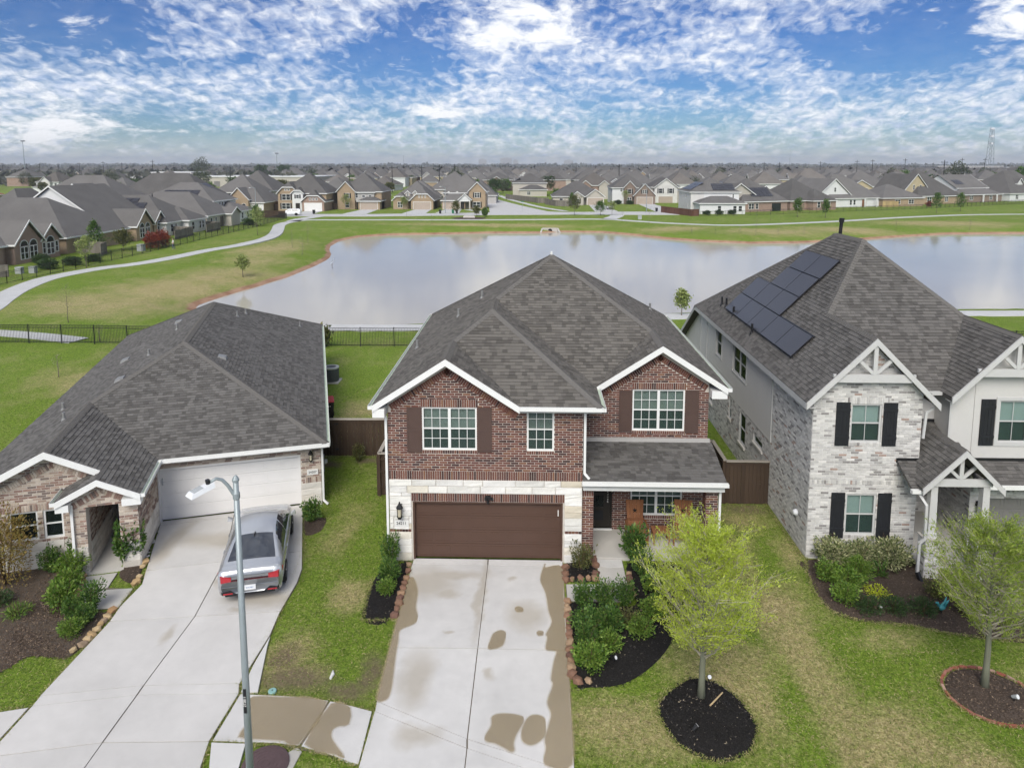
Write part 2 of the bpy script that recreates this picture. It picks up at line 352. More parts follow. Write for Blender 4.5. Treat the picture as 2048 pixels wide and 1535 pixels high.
# glass and vehicle
def glass(name, tint, refl_rough=.02, clear=.55, tr=(.72, .80, .78, 1)):
    t = NT(name); t.done(tint, refl_rough, .6)
    tp = t.n.new('ShaderNodeBsdfTransparent'); tp.inputs[0].default_value = tr
    mx = t.n.new('ShaderNodeMixShader'); mx.inputs[0].default_value = clear
    t.l.new(t.b.outputs[0], mx.inputs[1]); t.l.new(tp.outputs[0], mx.inputs[2]); t.l.new(mx.outputs[0], t.out.inputs[0])
glass('window_glass', (.04, .055, .052), .03, .80, (.76, .82, .80, 1)); glass('window_glass_green', (.14, .18, .172), .03, .75, (.90, .95, .935, 1)); glass('window_screen', (.05, .07, .065), .25, .60, (.55, .66, .63, 1))
def plain(name, c, rough, spec=.5, metal=0., coat=0.):
    t = NT(name); t.done(c, rough, spec, metal); t.b.inputs['Coat Weight'].default_value = coat; t.b.inputs['Coat Roughness'].default_value = .06
plain('far_pane', (.018, .022, .025), .08, .6); plain('car_glass', (.045, .050, .060), .05, .9); plain('car_silver', (.52, .535, .55), .26, .5, .5, .8); plain('car_white', (.70, .71, .72), .3, .5, 0, .5)
plain('tail_red', (.40, .012, .022), .18, .6, 0, .5); plain('tail_dark', (.09, .008, .014), .2, .6); plain('rubber', (.018, .018, .018), .8, .25); plain('chrome', (.55, .56, .58), .15, .5, 1.)
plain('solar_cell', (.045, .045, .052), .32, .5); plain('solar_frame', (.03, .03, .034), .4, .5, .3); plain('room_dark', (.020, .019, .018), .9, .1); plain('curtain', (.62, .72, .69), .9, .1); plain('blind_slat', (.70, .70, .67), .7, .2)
plain('shirt', (.68, .68, .70), .9); plain('skin', (.42, .27, .20), .7); plain('denim', (.10, .12, .15), .9); plain('hair', (.03, .022, .016), .8); plain('feather', (.40, .42, .45), .9); plain('teal_glaze', (.06, .30, .32), .2, .6, .2, .4)
# ------------------------------------------------------------------ mesh helpers
def mesh_from(name, verts, faces, mats, smooth=False, midx=None):
    me = bpy.data.meshes.new(name)
    me.from_pydata([tuple(v) for v in verts], [], faces)
    for m in (mats if isinstance(mats, (list, tuple)) else [mats]): me.materials.append(MATS[m])
    if midx is not None: me.polygons.foreach_set('material_index', midx)
    if smooth: me.polygons.foreach_set('use_smooth', [True] * len(me.polygons))
    me.update(); return me
def np_mesh(name, V, F, mat, smooth=False):
    """V (n,3), F (m,k) all faces with k corners"""
    me = bpy.data.meshes.new(name); V = np.asarray(V, np.float32); F = np.asarray(F, np.int32)
    m, k = F.shape
    me.vertices.add(len(V)); me.vertices.foreach_set('co', V.ravel())
    me.loops.add(m * k); me.loops.foreach_set('vertex_index', F.ravel())
    me.polygons.add(m); me.polygons.foreach_set('loop_start', np.arange(0, m * k, k, dtype=np.int32))
    try: me.polygons.foreach_set('loop_total', np.full(m, k, np.int32))
    except Exception: pass
    if smooth: me.polygons.foreach_set('use_smooth', np.ones(m, bool))
    me.materials.append(MATS[mat]); me.update(calc_edges=True); return me
def link(name, me, parent=None, loc=None):
    o = bpy.data.objects.new(name, me); COL.objects.link(o)
    if parent is not None: o.parent = parent
    if loc is not None: o.location = loc
    return o
def tag(o, label=None, cat=None, group=None, kind=None):
    if label: o['label'] = label
    if cat: o['category'] = cat
    if group: o['group'] = group
    if kind: o['kind'] = kind
    return o
def thing(name, label, cat, loc=(0, 0, 0), rz=0., group=None, scale=None):
    o = bpy.data.objects.new(name, None); COL.objects.link(o)
    o.location = loc; o.rotation_euler = (0, 0, rz); o.empty_display_size = .3
    if scale: o.scale = (scale,) * 3 if isinstance(scale, (int, float)) else scale
    return tag(o, label, cat, group)
def copy_tree(o, parent=None):
    c = o.copy(); COL.objects.link(c); c.parent = parent
    for ch in o.children: copy_tree(ch, c)
    return c

UZ = np.array([0., 0., 1.])
class MB:
    def __init__(s): s.v = []; s.f = []
    def add(s, verts, faces):
        n = len(s.v); s.v += [tuple(map(float, p)) for p in verts]; s.f += [tuple(n + i for i in f) for f in faces]; return s
    def box(s, x0, x1, y0, y1, z0, z1):
        return s.add([(x0, y0, z0), (x1, y0, z0), (x1, y1, z0), (x0, y1, z0), (x0, y0, z1), (x1, y0, z1), (x1, y1, z1), (x0, y1, z1)],
                     [(0, 3, 2, 1), (4, 5, 6, 7), (0, 1, 5, 4), (1, 2, 6, 5), (2, 3, 7, 6), (3, 0, 4, 7)])
    def hexa(s, p):
        return s.add(p, [(0, 3, 2, 1), (4, 5, 6, 7), (0, 1, 5, 4), (1, 2, 6, 5), (2, 3, 7, 6), (3, 0, 4, 7)])
    def ob(s, F, x0, x1, z0, z1, d0, d1):
        """box in a wall frame F=(o,u,n): x along the wall, z up, d outwards"""
        o, u, n = F
        pt = lambda x, d, z: o + u * x + n * d + UZ * z
        return s.hexa([pt(x0, d1, z0), pt(x1, d1, z0), pt(x1, d0, z0), pt(x0, d0, z0), pt(x0, d1, z1), pt(x1, d1, z1), pt(x1, d0, z1), pt(x0, d0, z1)])
    def bar(s, a, b, w, h, up=(0, 0, 1)):
        """square bar from a to b, w across, h along up"""
        a = np.array(a, float); b = np.array(b, float); d = b - a; d /= np.linalg.norm(d)
        up = np.array(up, float); r = np.cross(d, up); r /= (np.linalg.norm(r) + 1e-9); q = np.cross(r, d)
        r *= w / 2; q *= h / 2
        return s.hexa([a - r - q, a + r - q, b + r - q, b - r - q, a - r + q, a + r + q, b + r + q, b - r + q])
    def prism(s, poly, z0, z1):
        n = len(poly); v = [(x, y, z0) for x, y in poly] + [(x, y, z1) for x, y in poly]
        area = sum(poly[i][0] * poly[(i + 1) % n][1] - poly[(i + 1) % n][0] * poly[i][1] for i in range(n))
        idx = list(range(n)) if area > 0 else list(range(n))[::-1]
        f = [tuple(n + i for i in idx), tuple(reversed(idx))]
        f += [(idx[k], idx[(k + 1) % n], n + idx[(k + 1) % n], n + idx[k]) for k in range(n)]
        return s.add(v, f)
    def poly3(s, pts, th):
        """planar 3-D polygon with thickness th straight down"""
        n = len(pts); v = [tuple(p) for p in pts] + [(p[0], p[1], p[2] - th) for p in pts]
        return s.add(v, [tuple(range(n)), tuple(range(2 * n - 1, n - 1, -1))] + [(k, n + k, n + (k + 1) % n, (k + 1) % n) for k in range(n)])
    def tube(s, pts, rad, n=8, cap=True):
        pts = [np.array(p, float) for p in pts]; rad = rad if isinstance(rad, (list, tuple)) else [rad] * len(pts)
        base = len(s.v); ref = None
        for i, p in enumerate(pts):
            d = pts[min(i + 1, len(pts) - 1)] - pts[max(i - 1, 0)]; d /= (np.linalg.norm(d) + 1e-9)
            if ref is None: ref = np.array([1., 0, 0]) if abs(d[0]) < .8 else np.array([0, 1., 0])
            a = np.cross(d, ref); a /= (np.linalg.norm(a) + 1e-9); b = np.cross(d, a); ref = np.cross(a, d)
            for k in range(n):
                t = 2 * pi * k / n; s.v.append(tuple(p + rad[i] * (cos(t) * a + sin(t) * b)))
        for i in range(len(pts) - 1):
            for k in range(n):
                a0 = base + i * n + k; a1 = base + i * n + (k + 1) % n; s.f.append((a0, a0 + n, a1 + n, a1))
        if cap:
            s.f.append(tuple(base + k for k in range(n))); e = base + (len(pts) - 1) * n
            s.f.append(tuple(e + n - 1 - k for k in range(n)))
        return s
    def lathe(s, prof, n=16, c=(0, 0, 0)):
        base = len(s.v)
        for r, z in prof:
            for k in range(n):
                t = 2 * pi * k / n; s.v.append((c[0] + r * cos(t), c[1] + r * sin(t), c[2] + z))
        for i in range(len(prof) - 1):
            for k in range(n):
                a = base + i * n + k; b = base + i * n + (k + 1) % n; s.f.append((a, b, b + n, a + n))
        s.f.append(tuple(base + n - 1 - k for k in range(n))); e = base + (len(prof) - 1) * n; s.f.append(tuple(e + k for k in range(n)))
        return s
    def build(s, name, mat, parent=None, smooth=False, loc=None):
        return link(name, mesh_from(name, s.v, s.f, mat, smooth), parent, loc)

# which pieces show largest from the street: used to decide the 300 that become objects of their own
VIEW = np.array([0, 0, CAM_H])
def world_of(parent):
    m = Matrix.Identity(4); chain = []
    while parent is not None: chain.append(parent); parent = parent.parent
    for p in reversed(chain): m = m @ (Matrix.Translation(p.location) @ p.rotation_euler.to_matrix().to_4x4())
    return np.array(m)
def pieces(parent, name, mat, plist, limit=300, rest_name=None):
    if not plist: return
    W = world_of(parent)
    cen = np.array([np.mean(p[0], axis=0) for p in plist]); cen = cen @ W[:3, :3].T + W[:3, 3]
    d = np.linalg.norm(cen - VIEW, axis=1)
    ang = np.abs(np.arctan2(cen[:, 0], cen[:, 1]) + YAW); down = (CAM_H - cen[:, 2]) / np.maximum(cen[:, 1], .1)
    score = d + np.where((ang > .66) | (down > .97) | (cen[:, 1] < 5), 1e4, 0)
    big = np.array([np.ptp(np.array(p[0]), axis=0).sum() for p in plist]); score = score / np.maximum(big, .02) ** .5
    order = np.argsort(score); own = order[:limit]; rest = order[limit:]
    for i in own:
        v, f = plist[i]; c = np.mean(v, axis=0)
        link(name, mesh_from(name, [tuple(np.array(p) - c) for p in v], f, mat), parent, tuple(c))
    if len(rest):
        b = MB()
        for i in rest: b.add(*plist[i])
        tag(b.build(rest_name or name + '_field', mat, parent), kind='stuff')

# ---- bricks and stones laid on a wall frame F=(o,u,n)
def frame(o, u, n): return (np.array(o, float), np.array(u, float), np.array(n, float))
def brick_piece(F, x0, x1, z0, z1, d):
    o, u, n = F; c = .004
    pt = lambda x, dd, z: o + u * x + n * dd + UZ * z
    v = [pt(x0, 0, z0), pt(x1, 0, z0), pt(x1, 0, z1), pt(x0, 0, z1), pt(x0 + c, d, z0 + c), pt(x1 - c, d, z0 + c), pt(x1 - c, d, z1 - c), pt(x0 + c, d, z1 - c)]
    return (v, [(4, 5, 6, 7), (0, 1, 5, 4), (1, 2, 6, 5), (2, 3, 7, 6), (3, 0, 4, 7)])
def stone_piece(F, x0, x1, z0, z1, d, r):
    o, u, n = F; pt = lambda x, dd, z: o + u * x + n * dd + UZ * z; e = .012
    xs = [x0, x0 + e, (x0 + x1) / 2, x1 - e, x1]; zs = [z0, z0 + e, (z0 + z1) / 2, z1 - e, z1]
    v = []; f = []
    for j in range(5):
        for i in range(5):
            edge = i in (0, 4) or j in (0, 4)
            v.append(pt(xs[i], 0 if edge else d * r.uniform(.6, 1.25), zs[j]))
    for j in range(4):
        for i in range(4): a = j * 5 + i; f.append((a, a + 1, a + 6, a + 5))
    return (v, f)
def spans(poly, z):
    xs = []
    for i in range(len(poly)):
        (x0, z0), (x1, z1) = poly[i], poly[(i + 1) % len(poly)]
        if (z0 <= z) != (z1 <= z): xs.append(x0 + (z - z0) / (z1 - z0) * (x1 - x0))
    xs.sort(); return list(zip(xs[::2], xs[1::2]))
def cut(sp, holes, z0, z1):
    for hx0, hx1, hz0, hz1 in holes:
        if z1 <= hz0 + .01 or z0 >= hz1 - .01: continue
        out = []
        for a, b in sp:
            if hx1 <= a or hx0 >= b: out.append((a, b)); continue
            if hx0 > a: out.append((a, hx0))
            if hx1 < b: out.append((hx1, b))
        sp = out
    return sp
def partial(sp, holes, z0, z1, mn):
    """strips of a course left over above or below an opening"""
    out = []
    for hx0, hx1, hz0, hz1 in holes:
        for e0, e1 in ((z0, hz0), (hz1, z1)):
            if z0 <= e0 < e1 <= z1 and mn < e1 - e0 < z1 - z0:
                for a, b in sp:
                    p, q = max(a, hx0), min(b, hx1); m = (e0 + e1) / 2
                    if q - p > .05 and not any(h[2] < m < h[3] and h[0] < q - .02 and h[1] > p + .02 for h in holes): out.append((e0, e1, p, q))
    return out
def brickwork(F, poly, holes, z0, z1, course=.081, blen=.255, joint=.014, d=.010, seed=1):
    r = random.Random(seed); out = []; k = 0; z = z0
    while z + course * .6 < z1:
        zt = min(z + course, z1); s0 = spans(poly, z + joint); s1 = spans(poly, zt - joint * .5)
        sp = [(max(a[0], b[0]), min(a[1], b[1])) for a in s0 for b in s1 if min(a[1], b[1]) - max(a[0], b[0]) > .06]
        for a, b in cut(sp, holes, z, zt):
            x = math.floor(a / blen) * blen + (blen / 2 if k % 2 else 0) - blen
            while x < b:
                p, q = max(x, a), min(x + blen - joint, b)
                if q - p > .035: out.append(brick_piece(F, p, q, z + joint / 2, zt - joint / 2, d + r.uniform(-.003, .004)))
                x += blen
        for e0, e1, p, q in partial(sp, holes, z, zt, .016):
            x = p
            while x < q - .03: out.append(brick_piece(F, x, min(x + blen - joint, q), e0, e1 - .002, d)); x += blen
        z = zt; k += 1
    return out
def soldiers(F, x0, x1, z0, z1, w=.0762, joint=.011, d=.014, seed=2):
    r = random.Random(seed); n = max(1, round((x1 - x0) / w)); w = (x1 - x0) / n
    return [brick_piece(F, x0 + i * w + joint / 2, x0 + (i + 1) * w - joint / 2, z0 + joint / 2, z1 - joint / 2, d + r.uniform(-.003, .004)) for i in range(n)]
def rake_soldiers(F, a, b, h, side, w=.0762, joint=.011, d=.016):
    """brick-on-end course following a sloping line a->b (x,z); h length of brick hanging below"""
    o, u, n = F; a = np.array(a); b = np.array(b); L = np.linalg.norm(b - a); t = (b - a) / L; q = np.array([t[1], -t[0]]) * side
    cnt = int(L / w); w = L / cnt; out = []
    for i in range(cnt):
        c = []
        for (s, k) in ((i * w + joint / 2, 0), ((i + 1) * w - joint / 2, 0), ((i + 1) * w - joint / 2, h), (i * w + joint / 2, h)):
            c.append(a + t * s + q * k)
        if q[1] < 0 and t[0] > 0 or (q[1] < 0 and t[0] < 0): pass
        v = [o + u * p[0] + UZ * p[1] for p in c] + [o + u * p[0] + UZ * p[1] + n * d for p in c]
        out.append((v, [(4, 5, 6, 7), (0, 1, 5, 4), (1, 2, 6, 5), (2, 3, 7, 6), (3, 0, 4, 7)]))
    return out
def stonework(F, poly, holes, z0, z1, hs=(.20, .30), ls=(.35, .8), joint=.010, d=.035, seed=3):
    r = random.Random(seed); out = []; z = z0
    while z < z1 - .05:
        zt = z + r.uniform(*hs)
        if z1 - zt < hs[0] * .7: zt = z1
        s0 = spans(poly, z + .005)
        for a, b in cut(s0, holes, z, zt):
            x = a
            while x < b - .03:
                q = x + r.uniform(*ls)
                if b - q < ls[0] * .6: q = b
                out.append(stone_piece(F, x + joint / 2, q - joint / 2, z + joint / 2, zt - joint / 2, d, r)); x = q
        for e0, e1, p, q in partial(s0, holes, z, zt, .03): out.append(stone_piece(F, p, q, e0, e1, d, r))
        z = zt
    return out
def wall_panel(mb, F, x0, x1, z0, z1, holes, th=.12):
    """flat wall with real openings and reveals"""
    o, u, n = F; pt = lambda x, d, z: o + u * x + n * d + UZ * z
    xs = sorted({x0, x1, *[min(max(v, x0), x1) for h in holes for v in h[:2]]}); zs = sorted({z0, z1, *[min(max(v, z0), z1) for h in holes for v in h[2:]]})
    for i in range(len(xs) - 1):
        for j in range(len(zs) - 1):
            cx, cz = (xs[i] + xs[i + 1]) / 2, (zs[j] + zs[j + 1]) / 2
            if any(h[0] < cx < h[1] and h[2] < cz < h[3] for h in holes): continue
            mb.add([pt(xs[i], 0, zs[j]), pt(xs[i + 1], 0, zs[j]), pt(xs[i + 1], 0, zs[j + 1]), pt(xs[i], 0, zs[j + 1])], [(0, 1, 2, 3)])
    for hx0, hx1, hz0, hz1 in holes:
        c = [(hx0, hz0), (hx1, hz0), (hx1, hz1), (hx0, hz1)]
        for k in range(4):
            (ax, az), (bx, bz) = c[k], c[(k + 1) % 4]
            mb.add([pt(ax, 0, az), pt(bx, 0, bz), pt(bx, -th, bz), pt(ax, -th, az)], [(0, 1, 2, 3)])
def wall_poly(mb, F, poly):
    o, u, n = F; mb.add([o + u * x + UZ * z for x, z in poly], [tuple(range(len(poly)))])

# ---- windows, doors
def window(parent, F, x0, x1, z0, z1, sashes=1, grid=(3, 2), frame_mat='trim_white', glass_mat='window_glass', blind='blind', fw=.055, rec=.05, name='window', split=True):
    """frame, panes, glazing bars, blind; set back in its opening by rec"""
    fb = MB(); D0, D1 = -rec - .045, -rec + .02
    fb.ob(F, x0, x1, z1 - fw, z1, D0, D1); fb.ob(F, x0, x1, z0, z0 + fw, D0, D1)
    fb.ob(F, x0, x0 + fw, z0 + fw, z1 - fw, D0, D1); fb.ob(F, x1 - fw, x1, z0 + fw, z1 - fw, D0, D1)
    ws = (x1 - x0) / sashes; mull = .09 if sashes > 1 else 0
    zm = (z0 + z1) / 2
    for k in range(1, sashes): fb.ob(F, x0 + ws * k - mull / 2, x0 + ws * k + mull / 2, z0 + fw, z1 - fw, D0, D1 + .004)
    w = fb.build(name, frame_mat, parent)
    for k in range(sashes):
        a = x0 + ws * k + (fw if k == 0 else mull / 2); b = x0 + ws * (k + 1) - (fw if k == sashes - 1 else mull / 2)
        halves = [(z0 + fw, zm - .02), (zm + .02, z1 - fw)] if split else [(z0 + fw, z1 - fw)]
        if split: MB().ob(F, a, b, zm - .02, zm + .02, D0, D1 - .006).build('meeting_rail', frame_mat, w)
        for (p, q) in halves:
            MB().ob(F, a, b, p, q, -rec - .022, -rec - .016).build('pane', 'window_screen' if blind and split and p < zm - .1 else glass_mat, w)
            g = MB(); gx, gz = grid
            for i in range(1, gx): xx = a + (b - a) * i / gx; g.ob(F, xx - .009, xx + .009, p, q, -rec - .014, -rec - .004)
            for j in range(1, gz): zz = p + (q - p) * j / gz; g.ob(F, a, b, zz - .009, zz + .009, -rec - .0145, -rec - .0045)
            if g.v: g.build('glazing_bar', frame_mat, w)
        if blind == 'blind':
            bl = MB(); n = int((z1 - z0) / .052)
            o, u, nn = F
            for i in range(n):
                zz = z0 + fw + i * (z1 - z0 - 2 * fw) / n
                pt = lambda x, d, z: o + u * x + nn * d + UZ * z
                bl.add([pt(a, -rec - .06, zz), pt(b, -rec - .06, zz), pt(b, -rec - .072, zz + .044), pt(a, -rec - .072, zz + .044)], [(0, 1, 2, 3)])
            tag(bl.build('blind', 'blind_slat', w), kind='stuff')
        elif blind == 'curtain':
            MB().ob(F, a, b, z0 + fw, z1 - fw, -rec - .10, -rec - .09).build('roller_blind', 'curtain', w)
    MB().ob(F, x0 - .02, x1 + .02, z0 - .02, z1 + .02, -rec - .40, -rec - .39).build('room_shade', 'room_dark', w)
    return w
def shutter(parent, F, x0, x1, z0, z1, mat, style='panel'):
    b = MB(); b.ob(F, x0, x1, z0, z1, .005, .035)
    s = b.build('shutter', mat, parent)
    if style == 'panel':
        w = .05; zm = (z0 + z1) / 2
        for (p, q) in ((z0, zm), (zm, z1)):
            m = MB(); m.ob(F, x0, x0 + w, p, q, .035, .048); m.ob(F, x1 - w, x1, p, q, .035, .048); m.ob(F, x0 + w, x1 - w, p, p + w, .035, .048); m.ob(F, x0 + w, x1 - w, q - w, q, .035, .048)
            m.build('shutter_rail', mat, s)
    else:
        n = 4; w = (x1 - x0) / n
        for i in range(n): MB().ob(F, x0 + i * w + .004, x0 + (i + 1) * w - .004, z0, z1, .036, .046).build('board', mat, s)
        for zz in (z0 + (z1 - z0) * .16, z0 + (z1 - z0) * .80): MB().ob(F, x0, x1, zz, zz + .10, .046, .066).build('batten', mat, s)
    return s
def garage_door(parent, F, x0, x1, z0, z1, mat, rows=4, cols=8, rec=.16, name='garage_door'):
    """sectional door: one object per section, pressed panels as sub-parts of a section"""
    h = (z1 - z0) / rows; d = MB().ob(F, x0, x1, z0, z1, -rec - .05, -rec - .02).build(name, mat, parent)
    for j in range(rows):
        a, b = z0 + j * h + .004, z0 + (j + 1) * h - .004
        s = MB(); s.ob(F, x0, x1, a, b, -rec - .02, -rec)
        w = (x1 - x0) / cols
        for i in range(cols):
            p, q = x0 + i * w + .05, x0 + (i + 1) * w - .05
            for (e0, e1, e2, e3) in ((p, q, a + .07, a + .085), (p, q, b - .085, b - .07), (p, p + .015, a + .085, b - .085), (q - .015, q, a + .085, b - .085)):
                s.ob(F, e0, e1, e2, e3, -rec, -rec + .007)
        s.build('panel', mat, d)
    return d
def text_mesh(name, body, size, mat, parent, loc, rot, extrude=.004, align='CENTER', font_scale=(1, 1)):
    cu = bpy.data.curves.new(name, 'FONT'); cu.body = body; cu.size = size; cu.extrude = extrude; cu.align_x = align; cu.align_y = 'CENTER'
    t = bpy.data.objects.new(name, cu); COL.objects.link(t); bpy.context.view_layer.update()
    me = bpy.data.meshes.new_from_object(t.evaluated_get(bpy.context.evaluated_depsgraph_get()))
    bpy.data.objects.remove(t, do_unlink=True); me.materials.clear(); me.materials.append(MATS[mat])
    o = link(name, me, parent, loc); o.rotation_euler = rot; o.scale = (*font_scale, 1); return o

# ---- shingled roofs
def shingle_plane(poly, seed=1, expo=.140, wmin=.13, wmax=.26):
    r = random.Random(seed); P3 = [np.array(p, float) for p in poly]
    n = np.zeros(3)
    for i in range(len(P3)): n += np.cross(P3[i], P3[(i + 1) % len(P3)])
    n /= np.linalg.norm(n)
    if n[2] < 0: n = -n
    e1 = np.cross(UZ, n); e1 /= np.linalg.norm(e1); e2 = np.cross(n, e1); o = P3[0]
    P2 = [((p - o) @ e1, (p - o) @ e2) for p in P3]; smin = min(p[1] for p in P2); smax = max(p[1] for p in P2)
    out = []; s = smin; k = 0
    pt = lambda x, y, h: o + e1 * x + e2 * y + n * h
    while s < smax - .03:
        t = min(s + expo, smax); m = (s + t) / 2; cr = []
        for i in range(len(P2)):
            (x0, y0), (x1, y1) = P2[i], P2[(i + 1) % len(P2)]
            if (y0 <= m) != (y1 <= m):
                g = lambda y: x0 + (min(max(y, min(y0, y1)), max(y0, y1)) - y0) / (y1 - y0) * (x1 - x0)
                cr.append((g(m), g(s), g(t)))
        cr.sort()
        for (ma, sa, ta), (mb_, sb, tb) in zip(cr[::2], cr[1::2]):
            x = min(sa, ta) - r.uniform(0, .2)
            while x < max(sb, tb):
                w = r.uniform(wmin, wmax); x1 = x + w
                a0, b0 = max(x, sa), min(x1 - .004, sb); a1, b1 = max(x, ta), min(x1 - .004, tb)
                if (b0 - a0 > .01 or b1 - a1 > .01) and b0 > a0 - .02 and b1 > a1 - .02:
                    b0 = max(b0, a0 + .002); b1 = max(b1, a1 + .002); h = .016 + r.uniform(0, .010)
                    v = [pt(a0, s, h), pt(b0, s, h), pt(b1, t, .003), pt(a1, t, .003), pt(a0, s, 0), pt(b0, s, 0)]
                    out.append((v, [(0, 1, 2, 3), (4, 5, 1, 0), (4, 0, 3), (5, 2, 1)]))
                x = x1
        s = t; k += 1
    return out
def cap_line(a, b, n1, n2, w=.16, step=.15):
    """overlapping ridge / hip caps from a to b between planes with up-normals n1, n2"""
    a = np.array(a, float); b = np.array(b, float); d = b - a; L = np.linalg.norm(d); d /= L; mb = MB()
    def side(n, sgn):
        q = np.cross(n, d) * sgn; q /= np.linalg.norm(q)
        return q if True else q
    n1 = np.array(n1, float) / np.linalg.norm(n1); n2 = np.array(n2, float) / np.linalg.norm(n2)
    q1 = np.cross(n1, d); q2 = np.cross(d, n2)
    if q1[2] > 0: q1 = -q1
    if q2[2] > 0: q2 = -q2
    up = (n1 + n2) / np.linalg.norm(n1 + n2); k = int(L / step); st = L / max(k, 1)
    for i in range(k):
        p, q = a + d * st * i, a + d * (st * (i + 1) + .02); h0, h1 = .038, .026
        mb.add([p + up * h0, q + up * h1, q + q1 * w + n1 * (h1 - .008), p + q1 * w + n1 * (h0 - .008), p + q2 * w + n2 * (h0 - .008), q + q2 * w + n2 * (h1 - .008),
                p + q1 * w, p + q2 * w, p], [(0, 1, 2, 3), (0, 4, 5, 1), (0, 3, 6, 8), (0, 8, 7, 4)])
    return mb
def pnorm(poly):
    P3 = [np.array(p, float) for p in poly]; n = np.zeros(3)
    for i in range(len(P3)): n += np.cross(P3[i], P3[(i + 1) % len(P3)])
    n /= np.linalg.norm(n); return n if n[2] > 0 else -n
def shingled_roof(parent, planes, caps, mat, cap_mat='ridge_cap', th=.14, seed=5, limit=300):
    deck = MB()
    for p in planes: deck.poly3([tuple(v) for v in p], th)
    roof = deck.build('roof', mat, parent)
    sh = []
    for i, p in enumerate(planes): sh += shingle_plane(p, seed + i)
    pieces(roof, 'shingle', mat, sh, limit, 'shingle_field')
    for a, b, i, j in caps: cap_line(a, b, pnorm(planes[i]), pnorm(planes[j])).build('ridge_cap', cap_mat, roof)
    return roof
def vent_pipe(parent, p, h=.35, r=.05, mat='vent_metal'):
    m = MB(); m.tube([(p[0], p[1], p[2] - .15), (p[0], p[1], p[2] + h)], r, 10); m.tube([(p[0], p[1], p[2] - .12), (p[0], p[1], p[2] + .07)], [r * 2.6, r * 1.3], 10)
    return m.build('vent_pipe', mat, parent)
def gutter(parent, a, b, mat='trim_white', w=.13, h=.12, name='gutter'):
    """open trough along a->b hung outside the eave line"""
    a = np.array(a, float); b = np.array(b, float); d = b - a; d /= np.linalg.norm(d); out = np.cross(d, UZ); out /= np.linalg.norm(out)
    m = MB(); t = .012
    for (o0, o1, z0, z1) in ((0, t, -h, 0), (w - t, w, -h, .01), (0, w, -h, -h + t)):
        m.hexa([a + out * o0 + UZ * z0, b + out * o0 + UZ * z0, b + out * o1 + UZ * z0, a + out * o1 + UZ * z0,
                a + out * o0 + UZ * z1, b + out * o0 + UZ * z1, b + out * o1 + UZ * z1, a + out * o1 + UZ * z1])
    for e in (a, b):
        m.hexa([e - d * .004 + UZ * -h, e + d * .004 + UZ * -h, e + d * .004 + out * w + UZ * -h, e - d * .004 + out * w + UZ * -h,
                e - d * .004, e + d * .004, e + d * .004 + out * w, e - d * .004 + out * w])
    g = m.build(name, mat, parent)
    f = MB(); f.hexa([a + out * t - UZ * (h - .03), b + out * t - UZ * (h - .03), b + out * (w - t) - UZ * (h - .03), a + out * (w - t) - UZ * (h - .03), a + out * t - UZ * (h - .05), b + out * t - UZ * (h - .05), b + out * (w - t) - UZ * (h - .05), a + out * (w - t) - UZ * (h - .05)])
    f.build('gutter_bed', 'gutter_green', g); return g
def downspout(parent, pts, mat='trim_white', w=.075, name='downspout'):
    m = MB()
    for a, b in zip(pts, pts[1:]):
        d = np.array(b, float) - np.array(a, float); m.bar(a, np.array(b) + d / np.linalg.norm(d) * .02, w, w * .8, (0, 1, 0) if abs(d[2]) > .5 * np.linalg.norm(d) else (0, 0, 1))
    return m.build(name, mat, parent)
def fascia(parent, pts, mat, h=.2, t=.03, name='fascia', drop=0.):
    """board following a polyline of the roof edge, hanging h below it"""
    for a, b in zip(pts, pts[1:]):
        a = np.array(a, float); b = np.array(b, float); d = b - a; q = np.cross(d, UZ); q /= np.linalg.norm(q); q *= t
        m = MB().hexa([a - UZ * (h + drop), b - UZ * (h + drop), b + q - UZ * (h + drop), a + q - UZ * (h + drop), a - UZ * drop, b - UZ * drop, b + q - UZ * drop, a + q - UZ * drop])
        m.build(name, mat, parent)
def lantern(parent, p, n, s=1.0):
    """wall lantern hanging on an outward normal n"""
    p = np.array(p, float); n = np.array(n, float); c = p + n * .14 * s
    L = MB(); L.box(p[0] - .05 * s, p[0] + .05 * s, p[1] - .02, p[1] + .02, p[2] - .02, p[2] + .14 * s)
    L.bar(p + UZ * .1 * s, c + UZ * .2 * s, .02 * s, .02 * s); L.lathe([(.015 * s, .26 * s), (.03 * s, .2 * s), (.095 * s, .10 * s), (.10 * s, .075 * s)], 8, c)
    L.lathe([(.07 * s, -.20 * s), (.085 * s, -.17 * s), (.05 * s, -.24 * s)], 8, c)
    for k in range(4):
        a = pi / 4 + k * pi / 2; L.bar(c + np.array([cos(a) * .08 * s, sin(a) * .08 * s, .08 * s]), c + np.array([cos(a) * .066 * s, sin(a) * .066 * s, -.18 * s]), .014 * s, .014 * s)
    l = L.build('wall_lantern', 'black_metal', parent)
    MB().lathe([(.058 * s, -.17 * s), (.07 * s, .07 * s)], 8, c).build('lantern_glass', 'lamp_glass', l); return l
